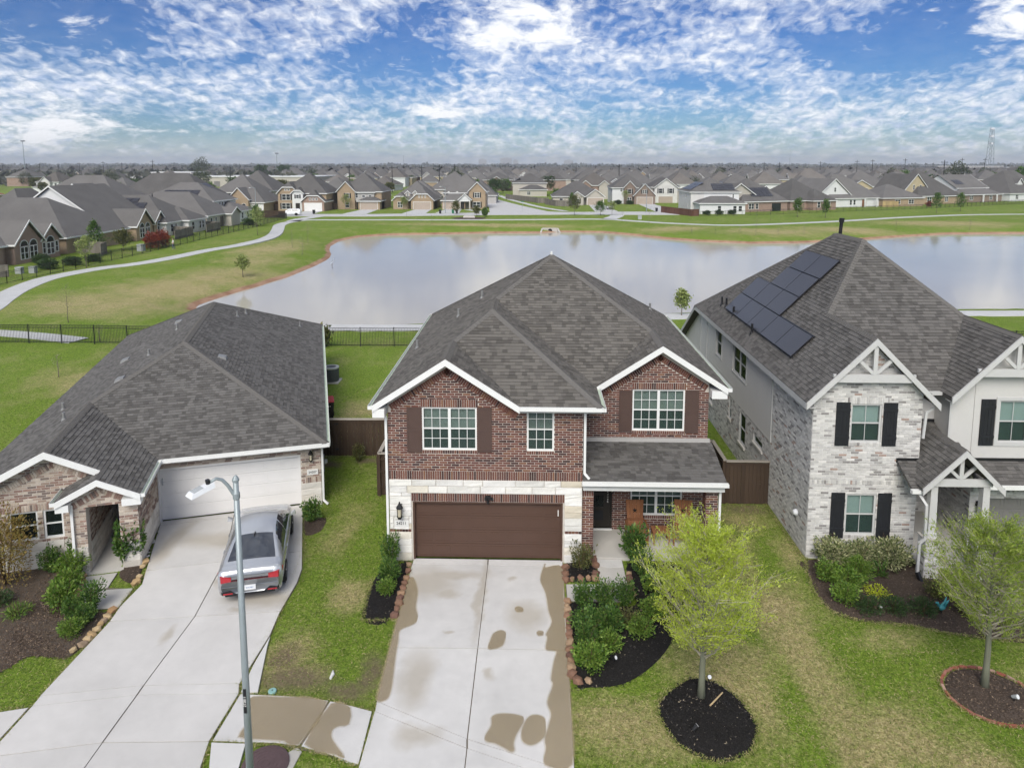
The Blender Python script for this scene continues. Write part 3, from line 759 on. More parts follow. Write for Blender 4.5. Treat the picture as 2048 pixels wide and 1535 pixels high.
# ------------------------------------------------------------------ ground, lake, paths
LAKE = [(-33.6, 68.5), (-34.23, 71.16), (-33.82, 76.23), (-32.43, 82.77), (-31.31, 90.05), (-30.82, 99.15), (-31.03, 106.07), (-32.02, 112.05), (-34.24, 118.7), (-35.74, 124.61), (-36.38, 132.92), (-34.39, 140.47), (-29.19, 144.67), (-17.09, 147.13), (-6.76, 149.61), (1.71, 149.85), (6.03, 152.21), (14.52, 151.32), (20.18, 146.07), (25.91, 138.32), (31.66, 133.96), (40.04, 130.78), (49.53, 131.88), (60.7, 136.55), (73.63, 143.51), (87.24, 150.07), (103.43, 151.61), (125, 148), (150, 130), (152, 95), (120, 78), (80, 73), (46.92, 70.66), (13.33, 67.59), (-2, 64.8), (-10.47, 62.22), (-16.16, 61.47), (-24, 62.2), (-30, 64.5)]
_LP = np.array(LAKE); _LQ = np.roll(_LP, -1, 0)
def lake_dist(X, Y):
    """signed distance to the shoreline, positive on land"""
    X = np.asarray(X, float); Y = np.asarray(Y, float); best = np.full(X.shape, 1e9); inside = np.zeros(X.shape, bool)
    for (ax, ay), (bx, by) in zip(_LP, _LQ):
        dx, dy = bx - ax, by - ay; t = np.clip(((X - ax) * dx + (Y - ay) * dy) / (dx * dx + dy * dy), 0, 1)
        best = np.minimum(best, np.hypot(X - ax - t * dx, Y - ay - t * dy))
        c = (ay > Y) != (by > Y); xi = ax + (Y - ay) / (by - ay + 1e-12) * dx; inside ^= c & (X < xi)
    return np.where(inside, -best, best)
WATER = -1.5
def ground_z(X, Y):
    s = lake_dist(X, Y); z = np.interp(s, [-12, -1.5, 0, .45, .9, 5, 14], [-3.2, -2.1, WATER - .04, WATER + .10, WATER + .42, -.40, 0.0])
    return z
def axis(lo, hi, step, far):
    a = list(np.arange(lo, hi + .01, step)); s = step; x = hi
    while x < far: s *= 1.35; x += s; a.append(x)
    s = step; x = lo; pre = []
    while x > -far: s *= 1.35; x -= s; pre.append(x)
    return np.array(pre[::-1] + a)
gx = axis(-62, 112, 1.1, 14000); gy = axis(58, 156, 1.1, 14000)
GX, GY = np.meshgrid(gx, gy); GZ = ground_z(GX, GY)
rs = np.random.RandomState(3); GZ = GZ + np.where((GZ > -1.0) & (GZ < -.05), rs.uniform(-.04, .04, GZ.shape), 0)
nx, ny = len(gx), len(gy); idx = np.arange(nx * ny).reshape(ny, nx)
F4 = np.stack([idx[:-1, :-1], idx[:-1, 1:], idx[1:, 1:], idx[1:, :-1]], -1).reshape(-1, 4)
def grass_mat():
    t = NT('lawn'); p = t.pos()
    a = t.noise(p, .11, 4, .6, .4); b = t.noise(p, .55, 5, .65, .5, stretch=(1, .7, 1)); c = t.noise(p, 5.5, 4, .7, .3); f = t.noise(p, 17, 5, .8, .5)
    dryblob = t.blobs([(7.3, 17.2, 1.0, 3.0), (7.0, 19.7, 1.2, 1.6), (7.8, 14.9, 2.0, 1.8), (5.2, 16.6, 1.6, 1.9), (6.6, 21.5, .8, 2.4), (9.9, 18.0, 1.5, .5), (2.4, 15.0, 1.3, .9), (9.8, 14.0, 1.3, .8),
                      (-6.3, 17.3, .7, .9), (-5.4, 20.0, .7, .8), (-6.5, 23.8, .7, 1.4), (-9.2, 33.0, 1.6, 2.0), (-8.6, 36.5, 1.5, 1.3), (7.9, 24.8, 1.0, .9), (8.6, 22.8, .5, .9),
                      (-39, 74, 6, 7), (-37, 84, 5.5, 7), (-40, 66, 8, 6), (-38.5, 97, 4, 5), (-41, 110, 4, 12), (48, 141, 9, 4.5), (64, 146, 10, 4.5), (30, 147, 6, 4), (92, 161, 14, 5), (-10, 156, 20, 2.4), (-24, 41, 5, 3)], 1.0, .5, .55)
    greenblob = t.blobs([(6.35, 15.2, .45, 1.7), (6.3, 21.0, .45, 1.5), (6.0, 18.9, .35, .7), (8.6, 17.3, .8, 1.1), (10.8, 17.9, 1.8, .6), (-4.5, 18.2, .5, 1.4), (-5.2, 23.2, .8, 2.2), (-4.6, 16.6, .4, .5), (12.5, 14.5, 1.5, 1.5), (-13.2, 15.9, .8, .6)], .5, .9, .5)
    dry = t.math('ADD', t.math('MULTIPLY', dryblob, .80), t.math('MULTIPLY', t.math('SUBTRACT', b, .5), 1.5))
    dry = t.math('ADD', dry, t.math('MULTIPLY', t.math('SUBTRACT', a, .48), .9)); dry = t.math('ADD', dry, t.math('MULTIPLY', t.math('SUBTRACT', c, .5), 1.5))
    dry = t.math('SUBTRACT', dry, t.math('MULTIPLY', greenblob, .6)); dry = t.math('ADD', dry, .03, True)
    green = t.ramp(f, [(.30, (.050, .105, .008)), (.5, (.140, .212, .026)), (.70, (.26, .335, .06))])
    straw = t.ramp(f, [(.30, (.15, .125, .045)), (.5, (.36, .305, .145)), (.70, (.55, .47, .26))])
    col = t.mix(dry, green, straw)
    tuft = t.ramp(t.noise(p, 7.5, 5, .85, .8), [(.34, .50), (.50, 1.0), (.66, 1.45)]); col = t.mix(1.0, col, tuft, 'MULTIPLY')
    bare = t.blobs([(-5.9, 16.35, .9, .42), (-4.55, 16.0, .55, .32), (-4.05, 16.6, .3, .75), (-6.45, 17.1, .35, .5), (-8.7, 29.2, .5, .35), (-7.0, 29.6, .6, .25), (8.2, 25.6, .8, .4)], .45, 1.3, .5)
    col = t.mix(t.math('MULTIPLY', bare, t.math('ADD', .45, t.math('MULTIPLY', c, .7)), True), col, t.ramp(f, [(.3, (.10, .072, .050)), (.6, (.20, .150, .105)), (.8, (.30, .24, .17))]))
    sp = t.n.new('ShaderNodeSeparateXYZ'); t.l.new(p, sp.inputs[0])
    mud = t.ramp(t.math('ADD', t.math('MULTIPLY', sp.outputs[2], 1.0), t.math('ADD', 1.5, t.math('MULTIPLY', c, .15))), [(.0, 1.), (.30, 1.), (.44, 0.)])
    col = t.mix(mud, col, t.ramp(b, [(.3, (.25, .135, .085)), (.6, (.40, .255, .17))]))
    fr = t.math('DIVIDE', t.math('SUBTRACT', sp.outputs[1], 330.), 400., True)     # built-up land far off: mixed scrub and yards
    col = t.mix(fr, col, t.ramp(t.noise(p, .012, 5, .65), [(.35, (.075, .088, .042)), (.5, (.12, .115, .072)), (.68, (.19, .165, .115))]))
    t.bump(f, .6, .06); t.done(col, .95, .12)
grass_mat()
terrain = link('ground', np_mesh('ground', np.stack([GX, GY, GZ], -1).reshape(-1, 3), F4, 'lawn', True)); tag(terrain, kind='structure')
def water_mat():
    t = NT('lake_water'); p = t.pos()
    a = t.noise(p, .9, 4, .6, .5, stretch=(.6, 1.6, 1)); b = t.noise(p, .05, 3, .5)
    t.bump(a, .09, .05); t.done(t.mix(b, (.44, .405, .335), (.50, .465, .40)), t.math('ADD', .045, t.math('MULTIPLY', b, .05)), .34); t.b.inputs['IOR'].default_value = 1.33  # pale base colour stands in for the reflection of a whiter, overcast sky
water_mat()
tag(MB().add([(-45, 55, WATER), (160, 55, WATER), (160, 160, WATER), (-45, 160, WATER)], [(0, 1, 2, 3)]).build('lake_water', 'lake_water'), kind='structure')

def ribbon(name, pts, w, mat, th=.05, lift=.045, slabs=None):
    """path draped on the ground along a smoothed polyline; cut into slabs every `slabs` metres"""
    p = np.array(pts, float); t = np.arange(len(p)); tt = np.linspace(0, len(p) - 1, (len(p) - 1) * 10 + 1)
    def cr(a):
        i = np.clip(np.floor(tt).astype(int), 0, len(a) - 2); f = tt - i
        p0 = a[np.clip(i - 1, 0, len(a) - 1)]; p1 = a[i]; p2 = a[i + 1]; p3 = a[np.clip(i + 2, 0, len(a) - 1)]
        return .5 * ((2 * p1) + (-p0 + p2) * f + (2 * p0 - 5 * p1 + 4 * p2 - p3) * f ** 2 + (-p0 + 3 * p1 - 3 * p2 + p3) * f ** 3)
    q = np.stack([cr(p[:, 0]), cr(p[:, 1])], -1); d = np.gradient(q, axis=0); d /= np.linalg.norm(d, axis=1)[:, None]; nrm = np.stack([-d[:, 1], d[:, 0]], -1)
    L = q + nrm * w / 2; Rr = q - nrm * w / 2
    zl = np.maximum(ground_z(L[:, 0], L[:, 1]), np.maximum(ground_z(Rr[:, 0], Rr[:, 1]), ground_z(q[:, 0], q[:, 1]))) + lift
    v = []; f = []
    for i in range(len(q)):
        z = float(zl[i]); v += [(*L[i], z), (*Rr[i], z), (*L[i], z - th - .3), (*Rr[i], z - th - .3)]
    for i in range(len(q) - 1):
        a, b = i * 4, (i + 1) * 4; f += [(a, a + 1, b + 1, b), (a + 2, a, b, b + 2), (a + 1, a + 3, b + 3, b + 1)]
    o = link(name, mesh_from(name, v, f, mat)); tag(o, kind='structure'); return o
ribbon('lakeside_path', [(-46.5, 53.5), (-48.37, 60.14), (-50.94, 65.55), (-53.28, 71.01), (-55.06, 77.45), (-54.98, 81.79), (-53.82, 86.66), (-51.64, 90.52), (-50.14, 96.46), (-49.0, 105.26), (-47.2, 112.09), (-46.7, 121.14), (-47.9, 130.08), (-50.88, 140.35), (-54.0, 150.35), (-54.6, 158), (-52.4, 164.19), (-45, 165), (-30, 165.5), (-15, 165.8), (0, 167.0), (10, 168.6), (18, 168.2), (24, 163), (31, 157.2), (41.4, 152.7), (55, 156.8), (72.0, 165.2), (90, 176), (111.4, 185.8), (130, 189), (155, 190), (190, 188)], 2.4, 'concrete_far')
ribbon('lakeside_path', [(-46.8, 53.0), (-42, 52.6), (-37.5, 51.6), (-33.4, 50.3)], 1.6, 'concrete_far')
ribbon('lakeside_path', [(-22, 56.4), (-16, 56.4), (-10, 56.4), (0, 58.0), (12, 61.2), (26, 62.8), (46, 63.4)], 2.2, 'concrete_far')
ribbon('lakeside_path', [(-54.6, 160), (-55.0, 166), (-54.2, 172), (-53.4, 176)], 3.2, 'concrete_far')
ribbon('lakeside_path', [(18, 168), (19.5, 173), (21, 178), (22, 183)], 3.4, 'concrete_far')
tag(MB().prism([(-95, 175.2), (-40, 176), (-10, 182), (10, 184), (38, 183.5), (38, 193), (30, 196), (8, 193.5), (4.5, 196), (-4, 226), (-12.5, 262), (-16, 300), (-26, 300), (-21, 262), (-13, 215), (-11.5, 192.5), (-18, 189.6), (-42, 184.2), (-95, 183.2)], -.2, .05).build('street', 'asphalt_street'), kind='structure')
ribbon('pavement', [(9.5, 197.5), (3, 215), (-3, 240), (-9, 268), (-14, 300)], 1.9, 'concrete_far')
ribbon('pavement', [(-13.5, 192.5), (-15.5, 198), (-18.5, 203)], 2.0, 'concrete_far')
# ------------------------------------------------------------------ driveways, pavements, beds
WET_MAIN = [[(1.01,21.43),(0.97,19.59),(0.96,17.55),(0.98,17.54),(0.95,15.5),(0.9,13.89),(0.33,13.88),(0.36,14.29),(0.34,14.56),(0.43,14.95),(0.5,15.3),(0.42,15.67),(0.57,16.25),(0.53,16.46),(0.62,17.09),(0.7,17.43),(0.61,17.5),(0.42,17.55),(0.47,18.01),(0.44,18.17),(0.61,18.68),(0.53,19.21),(0.46,20.06),(0.31,20.76),(0.47,21.64),(0.47,21.42)],[(-3.71,20.76),(-3.44,20.05),(-3.37,19.28),(-3.22,18.75),(-3.3,18.49),(-3.63,18.21),(-3.6,17.74),(-3.58,17.39),(-3.54,16.98),(-3.47,16.34),(-3.44,15.88),(-3.49,15.64),(-3.7,15.62),(-3.74,16.27),(-3.76,17.46),(-3.79,18.73),(-3.82,20.34)],[(-0.45,19.29),(-0.34,19.37),(-0.21,19.23),(-0.25,19.14),(-0.39,19.14)],[(-1.06,17.97),(-0.99,18.17),(-0.81,18.28),(-0.68,18.14),(-0.71,17.86),(-0.8,17.62),(-1.12,17.52)],[(0.18,18.21),(0.25,18.29),(0.36,18.24),(0.33,18.12),(0.22,18.1)],[(-1.02,14.57),(-0.89,14.91),(-0.88,15.18),(-0.61,15.27),(-0.17,15.18),(-0.23,14.88),(-0.32,14.68),(-0.38,14.43),(-0.36,14.24),(-0.42,14.19),(-0.57,14.29),(-0.8,14.42),(-0.95,14.45)],[(-0.2,14.71),(-0.08,15.11),(0.1,15.25),(0.31,15.18),(0.36,14.95),(0.3,14.61),(0.06,14.39),(-0.14,14.46)]]
WET_WALK = [[(-6.89,15.43),(-6.78,15.69),(-6.06,15.71),(-4.84,15.57),(-5.12,14.22),(-5.47,14.3),(-6.19,14.31),(-6.64,14.38),(-6.62,14.7),(-6.69,15.02)],[(-4.79,15.54),(-4.29,15.42),(-4.16,14.91),(-4.37,14.88),(-4.56,14.77),(-4.59,14.51),(-4.45,14.31),(-4.21,14.08),(-4.02,13.86),(-4.26,13.94),(-5.09,14.23)]]
STONES_L = [(-3.93,21.43),(-3.9,21.07),(-3.89,20.7),(-3.89,20.41),(-3.89,20.15),(-3.9,19.89),(-3.89,19.63),(-3.87,19.38),(-3.89,19.13),(-3.9,18.85)]
STONES_S = [(1.12,21.43),(1.1,21.07),(1.09,20.76),(1.29,20.77),(1.56,20.8),(1.8,20.83),(2.02,20.83),(2.06,21.13),(2.09,21.57),(2.07,21.91)]
STONES_R = [(1.09,19.64),(1.06,19.43),(1.07,19.21),(1.07,18.97),(1.07,18.69),(1.07,18.42),(1.07,18.15),(1.07,17.99),(1.07,17.79),(1.05,17.52),(1.05,17.29),(1.05,17.08),(1.05,16.85),(1.05,16.61),(1.18,16.39),(1.45,16.39)]
STONES_W = [(3.1,21.11),(3.07,20.84),(3.06,20.38),(3.04,20.13),(3.05,19.96)]
STONES_LH = [(-12.13,18.82),(-12.09,18.55),(-12.09,18.36),(-12.09,18.2),(-12.07,18.0),(-12.06,17.77),(-12.06,17.58),(-12.06,17.38),(-12.18,17.14),(-14.03,20.53),(-13.86,20.2),(-13.75,19.95),(-13.68,19.73),(-13.54,19.48),(-12.21,20.26),(-12.28,20.53),(-12.48,21.1),(-12.56,21.34),(-12.22,20.19)]
TREE2_BRICKS = [(10.56,16.84),(10.44,16.65),(10.32,16.42),(10.27,16.19),(10.35,16.08),(10.37,15.81),(10.56,15.64),(10.69,15.47),(10.94,15.4),(11.19,15.33),(11.46,15.46),(11.74,15.58),(10.97,17.1),(11.28,17.18),(11.6,17.14),(11.78,17.02),(11.95,16.87),(12.01,16.58),(12.06,16.41)]
def shrink(poly, g=.017):
    c = np.mean(poly, axis=0); out = []
    for p in poly:
        d = np.array(p) - c; L = np.linalg.norm(d); out.append(tuple(c + d * (1 - g / max(L, .1) * 1.2)))
    return out
def slabs(name, base, cells, mat, top=.06):
    """paved surface: a dark bed with one slab object per panel, joints left open"""
    r = tag(MB().prism(base, -.25, top - .022).build(name, 'slab_base'), kind='structure')
    for c in cells:
        c = shrink(c); MB().prism(c, top - .08, top).build('slab', mat, r)
    return r
def rowcells(lines, lx, rx):
    """panels between successive cross lines (left, centre, right); lx / rx: extra edge points per row"""
    out = []
    for k, (a, b) in enumerate(zip(lines, lines[1:])):
        out.append([a[0], a[1], b[1], b[0]] + lx.get(k, [])[::-1] if False else [a[0], a[1], b[1], b[0]] + lx.get(k, []))
        out.append([a[1], a[2]] + rx.get(k, []) + [b[2], b[1]])
    return out
LL = [((-13.45, 24.0), (-11.0, 24.72), (-8.66, 25.42)), ((-13.31, 23.72), (-10.93, 24.45), (-8.6, 25.17)), ((-12.27, 20.9), (-10.0, 21.5), (-7.66, 22.2)), ((-11.93, 18.37), (-9.62, 18.66), (-7.25, 18.96)),
      ((-11.95, 15.52), (-9.61, 15.94), (-7.25, 16.07)), ((-11.92, 15.2), (-9.6, 15.63), (-7.13, 15.75)), ((-11.9, 13.72), (-9.58, 14.19), (-7.2, 14.29)), ((-11.9, 11), (-9.5, 11), (-6.6, 11))]
slabs('driveway_neighbour', [l[0] for l in LL[:3]] + [(-12.0, 20.18), (-12.03, 19.03)] + [l[0] for l in LL[3:]] + [LL[-1][2]] + [LL[6][2], LL[5][2], LL[4][2], (-7.16, 17.91), LL[3][2], (-7.23, 20.4), (-7.32, 21.15), LL[2][2], LL[1][2], LL[0][2]],
      rowcells(LL, {2: [(-12.03, 19.03), (-12.0, 20.18)]}, {2: [(-7.32, 21.15), (-7.23, 20.4)], 3: [(-7.16, 17.91)]}), 'concrete')
ML = [((-3.86, 21.85), (-1.4, 21.85), (1.05, 21.85)), ((-3.85, 21.52), (-1.39, 21.55), (1.04, 21.57)), ((-3.76, 17.5), (-1.41, 17.54), (.99, 17.53)), ((-3.71, 15.58), (-1.42, 14.51), (.95, 13.66)),
      ((-3.69, 15.28), (-1.4, 14.27), (.94, 13.38)), ((-3.68, 11), (-1.4, 11), (.92, 11))]
md = slabs('driveway_main', [l[0] for l in ML] + [l[2] for l in ML[::-1]], rowcells(ML, {}, {}), 'concrete_main')
def smooth_poly(p, n=4):
    p = np.array(p, float); m = len(p); out = []
    for i in range(m):
        p0, p1, p2, p3 = p[i - 1], p[i], p[(i + 1) % m], p[(i + 2) % m]
        for k in range(n):
            f = k / n; out.append(tuple(.5 * ((2 * p1) + (-p0 + p2) * f + (2 * p0 - 5 * p1 + 4 * p2 - p3) * f ** 2 + (-p0 + 3 * p1 - 3 * p2 + p3) * f ** 3)))
    return out
def sheet(poly, z, name, mat, par): return MB().add([(x, y, z) for x, y in poly], [tuple(range(len(poly)))]).build(name, mat, par)
def damp(w, par, n=4, z=.064):
    p = np.array(smooth_poly(w, n)); q = np.roll(p, -1, 0); a = np.sum(p[:, 0] * q[:, 1] - q[:, 0] * p[:, 1]); t = np.roll(p, -1, 0) - np.roll(p, 1, 0); nn = np.column_stack([t[:, 1], -t[:, 0]]) * (1 if a > 0 else -1); nn /= np.linalg.norm(nn, axis=1)[:, None] + 1e-9
    if a < 0: p, nn = p[::-1], nn[::-1]
    g = lambda e: np.column_stack([np.clip((p + nn * e)[:, 0], p[:, 0].min() - .02, p[:, 0].max() + (.0 if par is md else .02)), (p + nn * e)[:, 1]]); o = sheet(g(.05), z, 'damp_patch', 'damp_rim', par); sheet(g(.022), z + .0035, 'damp_inner', 'damp_mid', o); sheet(p, z + .007, 'damp_core', 'damp_core', o)
for w in WET_MAIN: damp(w, md)
S1 = [(-7.1, 15.74), (-6.82, 15.73), (-5.84, 15.7), (-4.86, 15.58), (-5.14, 14.23), (-5.75, 14.29), (-6.36, 14.28), (-7.15, 14.3)]
S2 = [(-4.83, 15.57), (-4.32, 15.45), (-3.74, 15.28), (-3.70, 13.77), (-3.9, 13.82), (-4.52, 14.05), (-5.11, 14.21)]
sw = slabs('pavement_near', [(-7.12, 15.72), (-4.85, 15.56), (-3.75, 15.26), (-3.71, 13.78), (-4.52, 14.06), (-5.75, 14.30), (-7.12, 14.31)], [S1, S2], 'concrete_main', .058)
for k, w in enumerate(WET_WALK): damp(shrink(w, .06), sw, 2, .062 + k * .001)
slabs('pavement_corner', [(-16, 13.8), (-12.55, 15.0), (-11.95, 15.16), (-11.94, 13.72), (-16, 12.2)], [[(-16, 13.8), (-12.55, 15.0), (-11.95, 15.16), (-11.94, 13.74), (-16, 12.2)]], 'concrete', .058)
tag(MB().prism([(-7.14, 17.85), (-7.08, 17.49), (-6.69, 15.80), (-7.1, 15.80), (-7.16, 16.74)], -.1, .07).build('concrete_wedge', 'patch_white'), kind='structure')
tag(MB().prism([(-7.13, 14.24), (-6.36, 14.23), (-6.2, 13.3), (-6.1, 12), (-6.5, 11.8), (-6.85, 13.5)], -.1, .075).build('concrete_pad', 'patch_white'), kind='structure')
tag(MB().prism([(-6.1, 13.2), (-5.2, 14.22), (-5.05, 14.10), (-5.15, 13.3), (-5.4, 12.8), (-6, 12.6)], -.1, .03).build('concrete_collar', 'concrete_old'), kind='structure')
tag(MB().prism([(-40, -20), (40, -20), (40, 8), (8, 9.6), (0, 10.95), (-7, 10.95), (-12, 10.6), (-40, 6)], -.2, .02).build('street_near', 'asphalt_street'), kind='structure')
mh = thing('manhole_cover', 'dark maroon round manhole cover beside the pavement below the street lamp', 'manhole cover', (-5.72, 13.72, .03))
MB().lathe([(.0, 0), (.50, 0), (.50, .035), (.46, .045), (.0, .045)], 28).build('rim', 'manhole_cover', mh)
for k in range(5):
    m = MB()
    for j in range(28):
        a = 2 * pi * j / 28; b = 2 * pi * (j + 1) / 28; r0 = .08 + k * .085
        m.hexa([(cos(a) * r0, sin(a) * r0, .045), (cos(b) * r0, sin(b) * r0, .045), (cos(b) * (r0 + .02), sin(b) * (r0 + .02), .045), (cos(a) * (r0 + .02), sin(a) * (r0 + .02), .045), (cos(a) * r0, sin(a) * r0, .052), (cos(b) * r0, sin(b) * r0, .052), (cos(b) * (r0 + .02), sin(b) * (r0 + .02), .052), (cos(a) * (r0 + .02), sin(a) * (r0 + .02), .052)])
    m.build('ridge_ring', 'manhole_cover', mh)
tc_ = thing('valve_cover', 'small round teal utility lid in bare soil by the pavement', 'utility lid', (-6.35, 15.86, .01))
MB().lathe([(.0, 0), (.10, 0), (.10, .05), (.085, .06), (.0, .06)], 18).build('lid', 'teal_cover', tc_)
MB().box(-.012, .012, -.02, .02, .058, .066).build('lift_slot', 'black_metal', tc_)
tag(MB().tube([(-5.05, 16.35, .03), (-5.03, 16.5, .035), (-5.06, 16.62, .03)], [.03, .05, .02], 8).build('litter', 'sign_white'), 'scrap of white litter lying on bare soil near pavement', 'litter')
# walks
slabs('walk_main', [(1.08, 19.72), (2.98, 19.72), (3.0, 22.0), (2.14, 22.0), (2.14, 20.62), (1.08, 20.55)], [[(1.08, 19.72), (2.98, 19.72), (2.99, 20.62), (1.08, 20.56)], [(2.14, 20.64), (2.99, 20.66), (2.99, 21.98), (2.14, 21.98)]], 'concrete_walk', .045)
MB().prism(shrink([(2.15, 21.62), (2.5, 21.48), (2.98, 21.55), (2.98, 21.97), (2.15, 21.97)], .01), .035, .05).build('dry_patch', 'concrete_main', bpy.data.objects['walk_main'])
slabs('walk_neighbour', [(-14.0, 20.55), (-13.12, 20.8), (-12.97, 20.0), (-12.15, 19.98), (-12.05, 19.03), (-13.1, 18.88), (-13.6, 19.8)], [[(-14.0, 20.55), (-13.12, 20.8), (-12.95, 20.0), (-13.6, 19.82)], [(-13.6, 19.8), (-12.15, 19.99), (-12.05, 19.02), (-13.12, 18.87)]], 'concrete_walk', .045)

def bed(name, poly, mat, chip, h=.07, chips=900, seed=1):
    """planting bed: low mound of mulch with loose chips on it"""
    p = np.array(smooth_poly(poly, 5)); c = p.mean(0); rings = [1.0, .93, .78, .5, .2]; hs = [-.02, .35, .8, 1, 1.05]; r = random.Random(seed); v = []; f = []; n = len(p)
    for s, k in zip(rings, hs):
        for q in p: w = c + (q - c) * s; v.append((w[0], w[1], h * k * (1 + r.uniform(-.15, .15)) + .012))
    v.append((c[0], c[1], h * 1.05))
    for i in range(len(rings) - 1):
        for k in range(n): a = i * n + k; b = i * n + (k + 1) % n; f.append((a, b, b + n, a + n))
    for k in range(n): f.append(((len(rings) - 1) * n + k, (len(rings) - 1) * n + (k + 1) % n, len(v) - 1))
    if np.sum(p[:, 0] * np.roll(p[:, 1], -1) - np.roll(p[:, 0], -1) * p[:, 1]) < 0: f = [tuple(reversed(q)) for q in f]
    o = link(name, mesh_from(name, v, f, mat, True)); tag(o, kind='structure')
    rs_ = np.random.RandomState(seed); k = rs_.randint(0, n, chips); t = np.sqrt(rs_.uniform(0, 1, chips)) * 1.02; q = c + (p[k] - c) * t[:, None] + rs_.normal(0, .04, (chips, 2))
    z = h * np.interp(t, [0, .5, .78, .93, 1, 1.1], [1.05, 1, .8, .35, .05, .0]) + .022
    leaf_cards('mulch_chips', np.column_stack([q, z]), .06, .022, chip, o, rs_, flat=.35)
    tag(bpy.data.objects[-1] if False else o.children[0], kind='stuff'); return o
def leaf_cards(name, pos, L, W, mat, parent, rs_, flat=1.0, up=0.0, dirs=None, sizes=None):
    """many small pointed leaves (two-triangle rhombs) at pos; flat<1 lays them down, dirs points them"""
    n = len(pos); d = rs_.normal(0, 1, (n, 3)) if dirs is None else dirs + rs_.normal(0, .35, (n, 3))
    d[:, 2] = d[:, 2] * flat + up; d /= np.linalg.norm(d, axis=1)[:, None] + 1e-9
    s = np.cross(d, rs_.normal(0, 1, (n, 3)) * np.array([1, 1, flat]) + np.array([0, 0, (1 - flat) * 3])); s /= np.linalg.norm(s, axis=1)[:, None] + 1e-9
    k = rs_.uniform(.6, 1.35, n)[:, None] if sizes is None else sizes[:, None]
    A = pos - d * L * k * .5; B = pos + s * W * k * .5 - d * L * k * .05; C2 = pos + d * L * k * .5; D = pos - s * W * k * .5 - d * L * k * .05
    V = np.stack([A, B, C2, D], 1).reshape(-1, 3)
    return link(name, np_mesh(name, V, np.arange(4 * n).reshape(n, 4), mat), parent)
bed('mulch_bed', [(-4.2, 21.6), (-3.98, 21.5), (-4.0, 18.8), (-4.8, 18.75), (-4.9, 20.6), (-4.62, 21.3)], 'mulch_black', 'chip_dark', .06, 900, 11)
bed('mulch_bed', [(1.17, 21.72), (2.02, 21.95), (2.0, 20.85), (1.15, 20.82)], 'mulch_black', 'chip_dark', .06, 400, 12)
bed('mulch_bed', [(1.12, 19.62), (1.12, 16.5), (1.49, 16.25), (2.33, 16.4), (3.12, 17.02), (3.8, 17.95), (3.98, 18.78), (4.6, 19.9), (5.2, 21.2), (4.8, 21.9), (3.15, 21.8), (3.1, 19.6)], 'mulch_black', 'chip_dark', .07, 2600, 13)
bed('mulch_bed', [(4.02, 16.6), (3.25, 15.95), (3.05, 15.4), (3.32, 14.53), (4.08, 14.1), (4.86, 14.4), (5.22, 15.09), (5.09, 15.86), (4.67, 16.44)], 'mulch_black', 'chip_dark', .16, 2200, 14)
bed('mulch_bed', [(9.1, 22.2), (8.79, 21.41), (8.66, 20.15), (8.80, 19.41), (9.43, 19.04), (10.79, 18.89), (11.56, 18.58), (12.79, 18.33), (14.4, 18.3), (14.6, 20.2), (13.0, 21.0), (12.6, 22.2)], 'mulch_brown', 'chip_brown', .07, 2600, 15)
bed('mulch_bed', [(11.28 + 1.0 * cos(a), 16.25 + .92 * sin(a)) for a in np.linspace(0, 2 * pi, 13)[:-1]], 'mulch_brown', 'chip_brown', .09, 1300, 16)
bed('mulch_bed', [(-14.25, 20.55), (-13.7, 19.7), (-13.2, 18.75), (-12.15, 18.75), (-12.12, 17.08), (-12.6, 16.95), (-13.31, 16.92), (-13.8, 16.2), (-16.5, 15.4), (-18.5, 17), (-18.3, 20.2), (-15.3, 21.0)], 'mulch_leafy', 'chip_brown', .06, 9000, 17)
bed('mulch_bed', [(-13.05, 20.75), (-12.25, 20.25), (-12.45, 21.0), (-13.42, 23.85), (-13.62, 23.7), (-13.35, 22.3)], 'mulch_brown', 'chip_brown', .05, 500, 18)
bed('mulch_bed', [(-8.3, 24.3), (-7.55, 24.5), (-7.45, 23.6), (-7.9, 23.3)], 'mulch_brown', 'chip_brown', .05, 200, 19)
# edging stones
def rock(r, sx, sy, sz):
    import bmesh
    bm = bmesh.new(); bmesh.ops.create_icosphere(bm, subdivisions=1, radius=1.0)
    v = []
    for q in bm.verts:
        s = 1 + r.uniform(-.22, .22); w = q.co * s
        v.append((max(-.66, min(.66, w.x)) * sx * 1.3, max(-.62, min(.62, w.y)) * sy * 1.3, max(-.5, min(.58, w.z)) * sz * 1.25))
    f = [tuple(x.index for x in p.verts) for p in bm.faces]; bm.free(); return v, f
ROCKS = []
for i in range(6):
    v, f = rock(random.Random(40 + i), .15, .13, .13); ROCKS.append(mesh_from('stone', v, f, 'edging_rock'))
ROCKS_T = []
for i in range(5):
    v, f = rock(random.Random(60 + i), .15, .12, .11); ROCKS_T.append(mesh_from('stone', v, f, 'edging_rock_tan'))
def stone_border(label, pts, meshes, seed, sc=1.0):
    r = random.Random(seed); c = np.mean(pts, axis=0); t = thing('stone_border', label, 'stone border', (c[0], c[1], 0))
    for k, (x, y) in enumerate(pts):
        o = link('stone', meshes[r.randrange(len(meshes))], t, (x - c[0], y - c[1], .085)); o.rotation_euler = (r.uniform(-.25, .25), r.uniform(-.25, .25), r.uniform(0, 6.28)); s = r.uniform(.62, .98) * sc; o.scale = (s, s, s)
stone_border('row of reddish brown edging rocks left of the brown garage driveway', STONES_L, ROCKS, 1)
stone_border('reddish edging rocks around the little square bed right of brown garage', STONES_S, ROCKS, 2, 1.05)
stone_border('long row of reddish edging rocks right of driveway along dark shrub bed', STONES_R, ROCKS, 3)
stone_border('short row of reddish edging rocks beside the porch walk', STONES_W, ROCKS, 4)
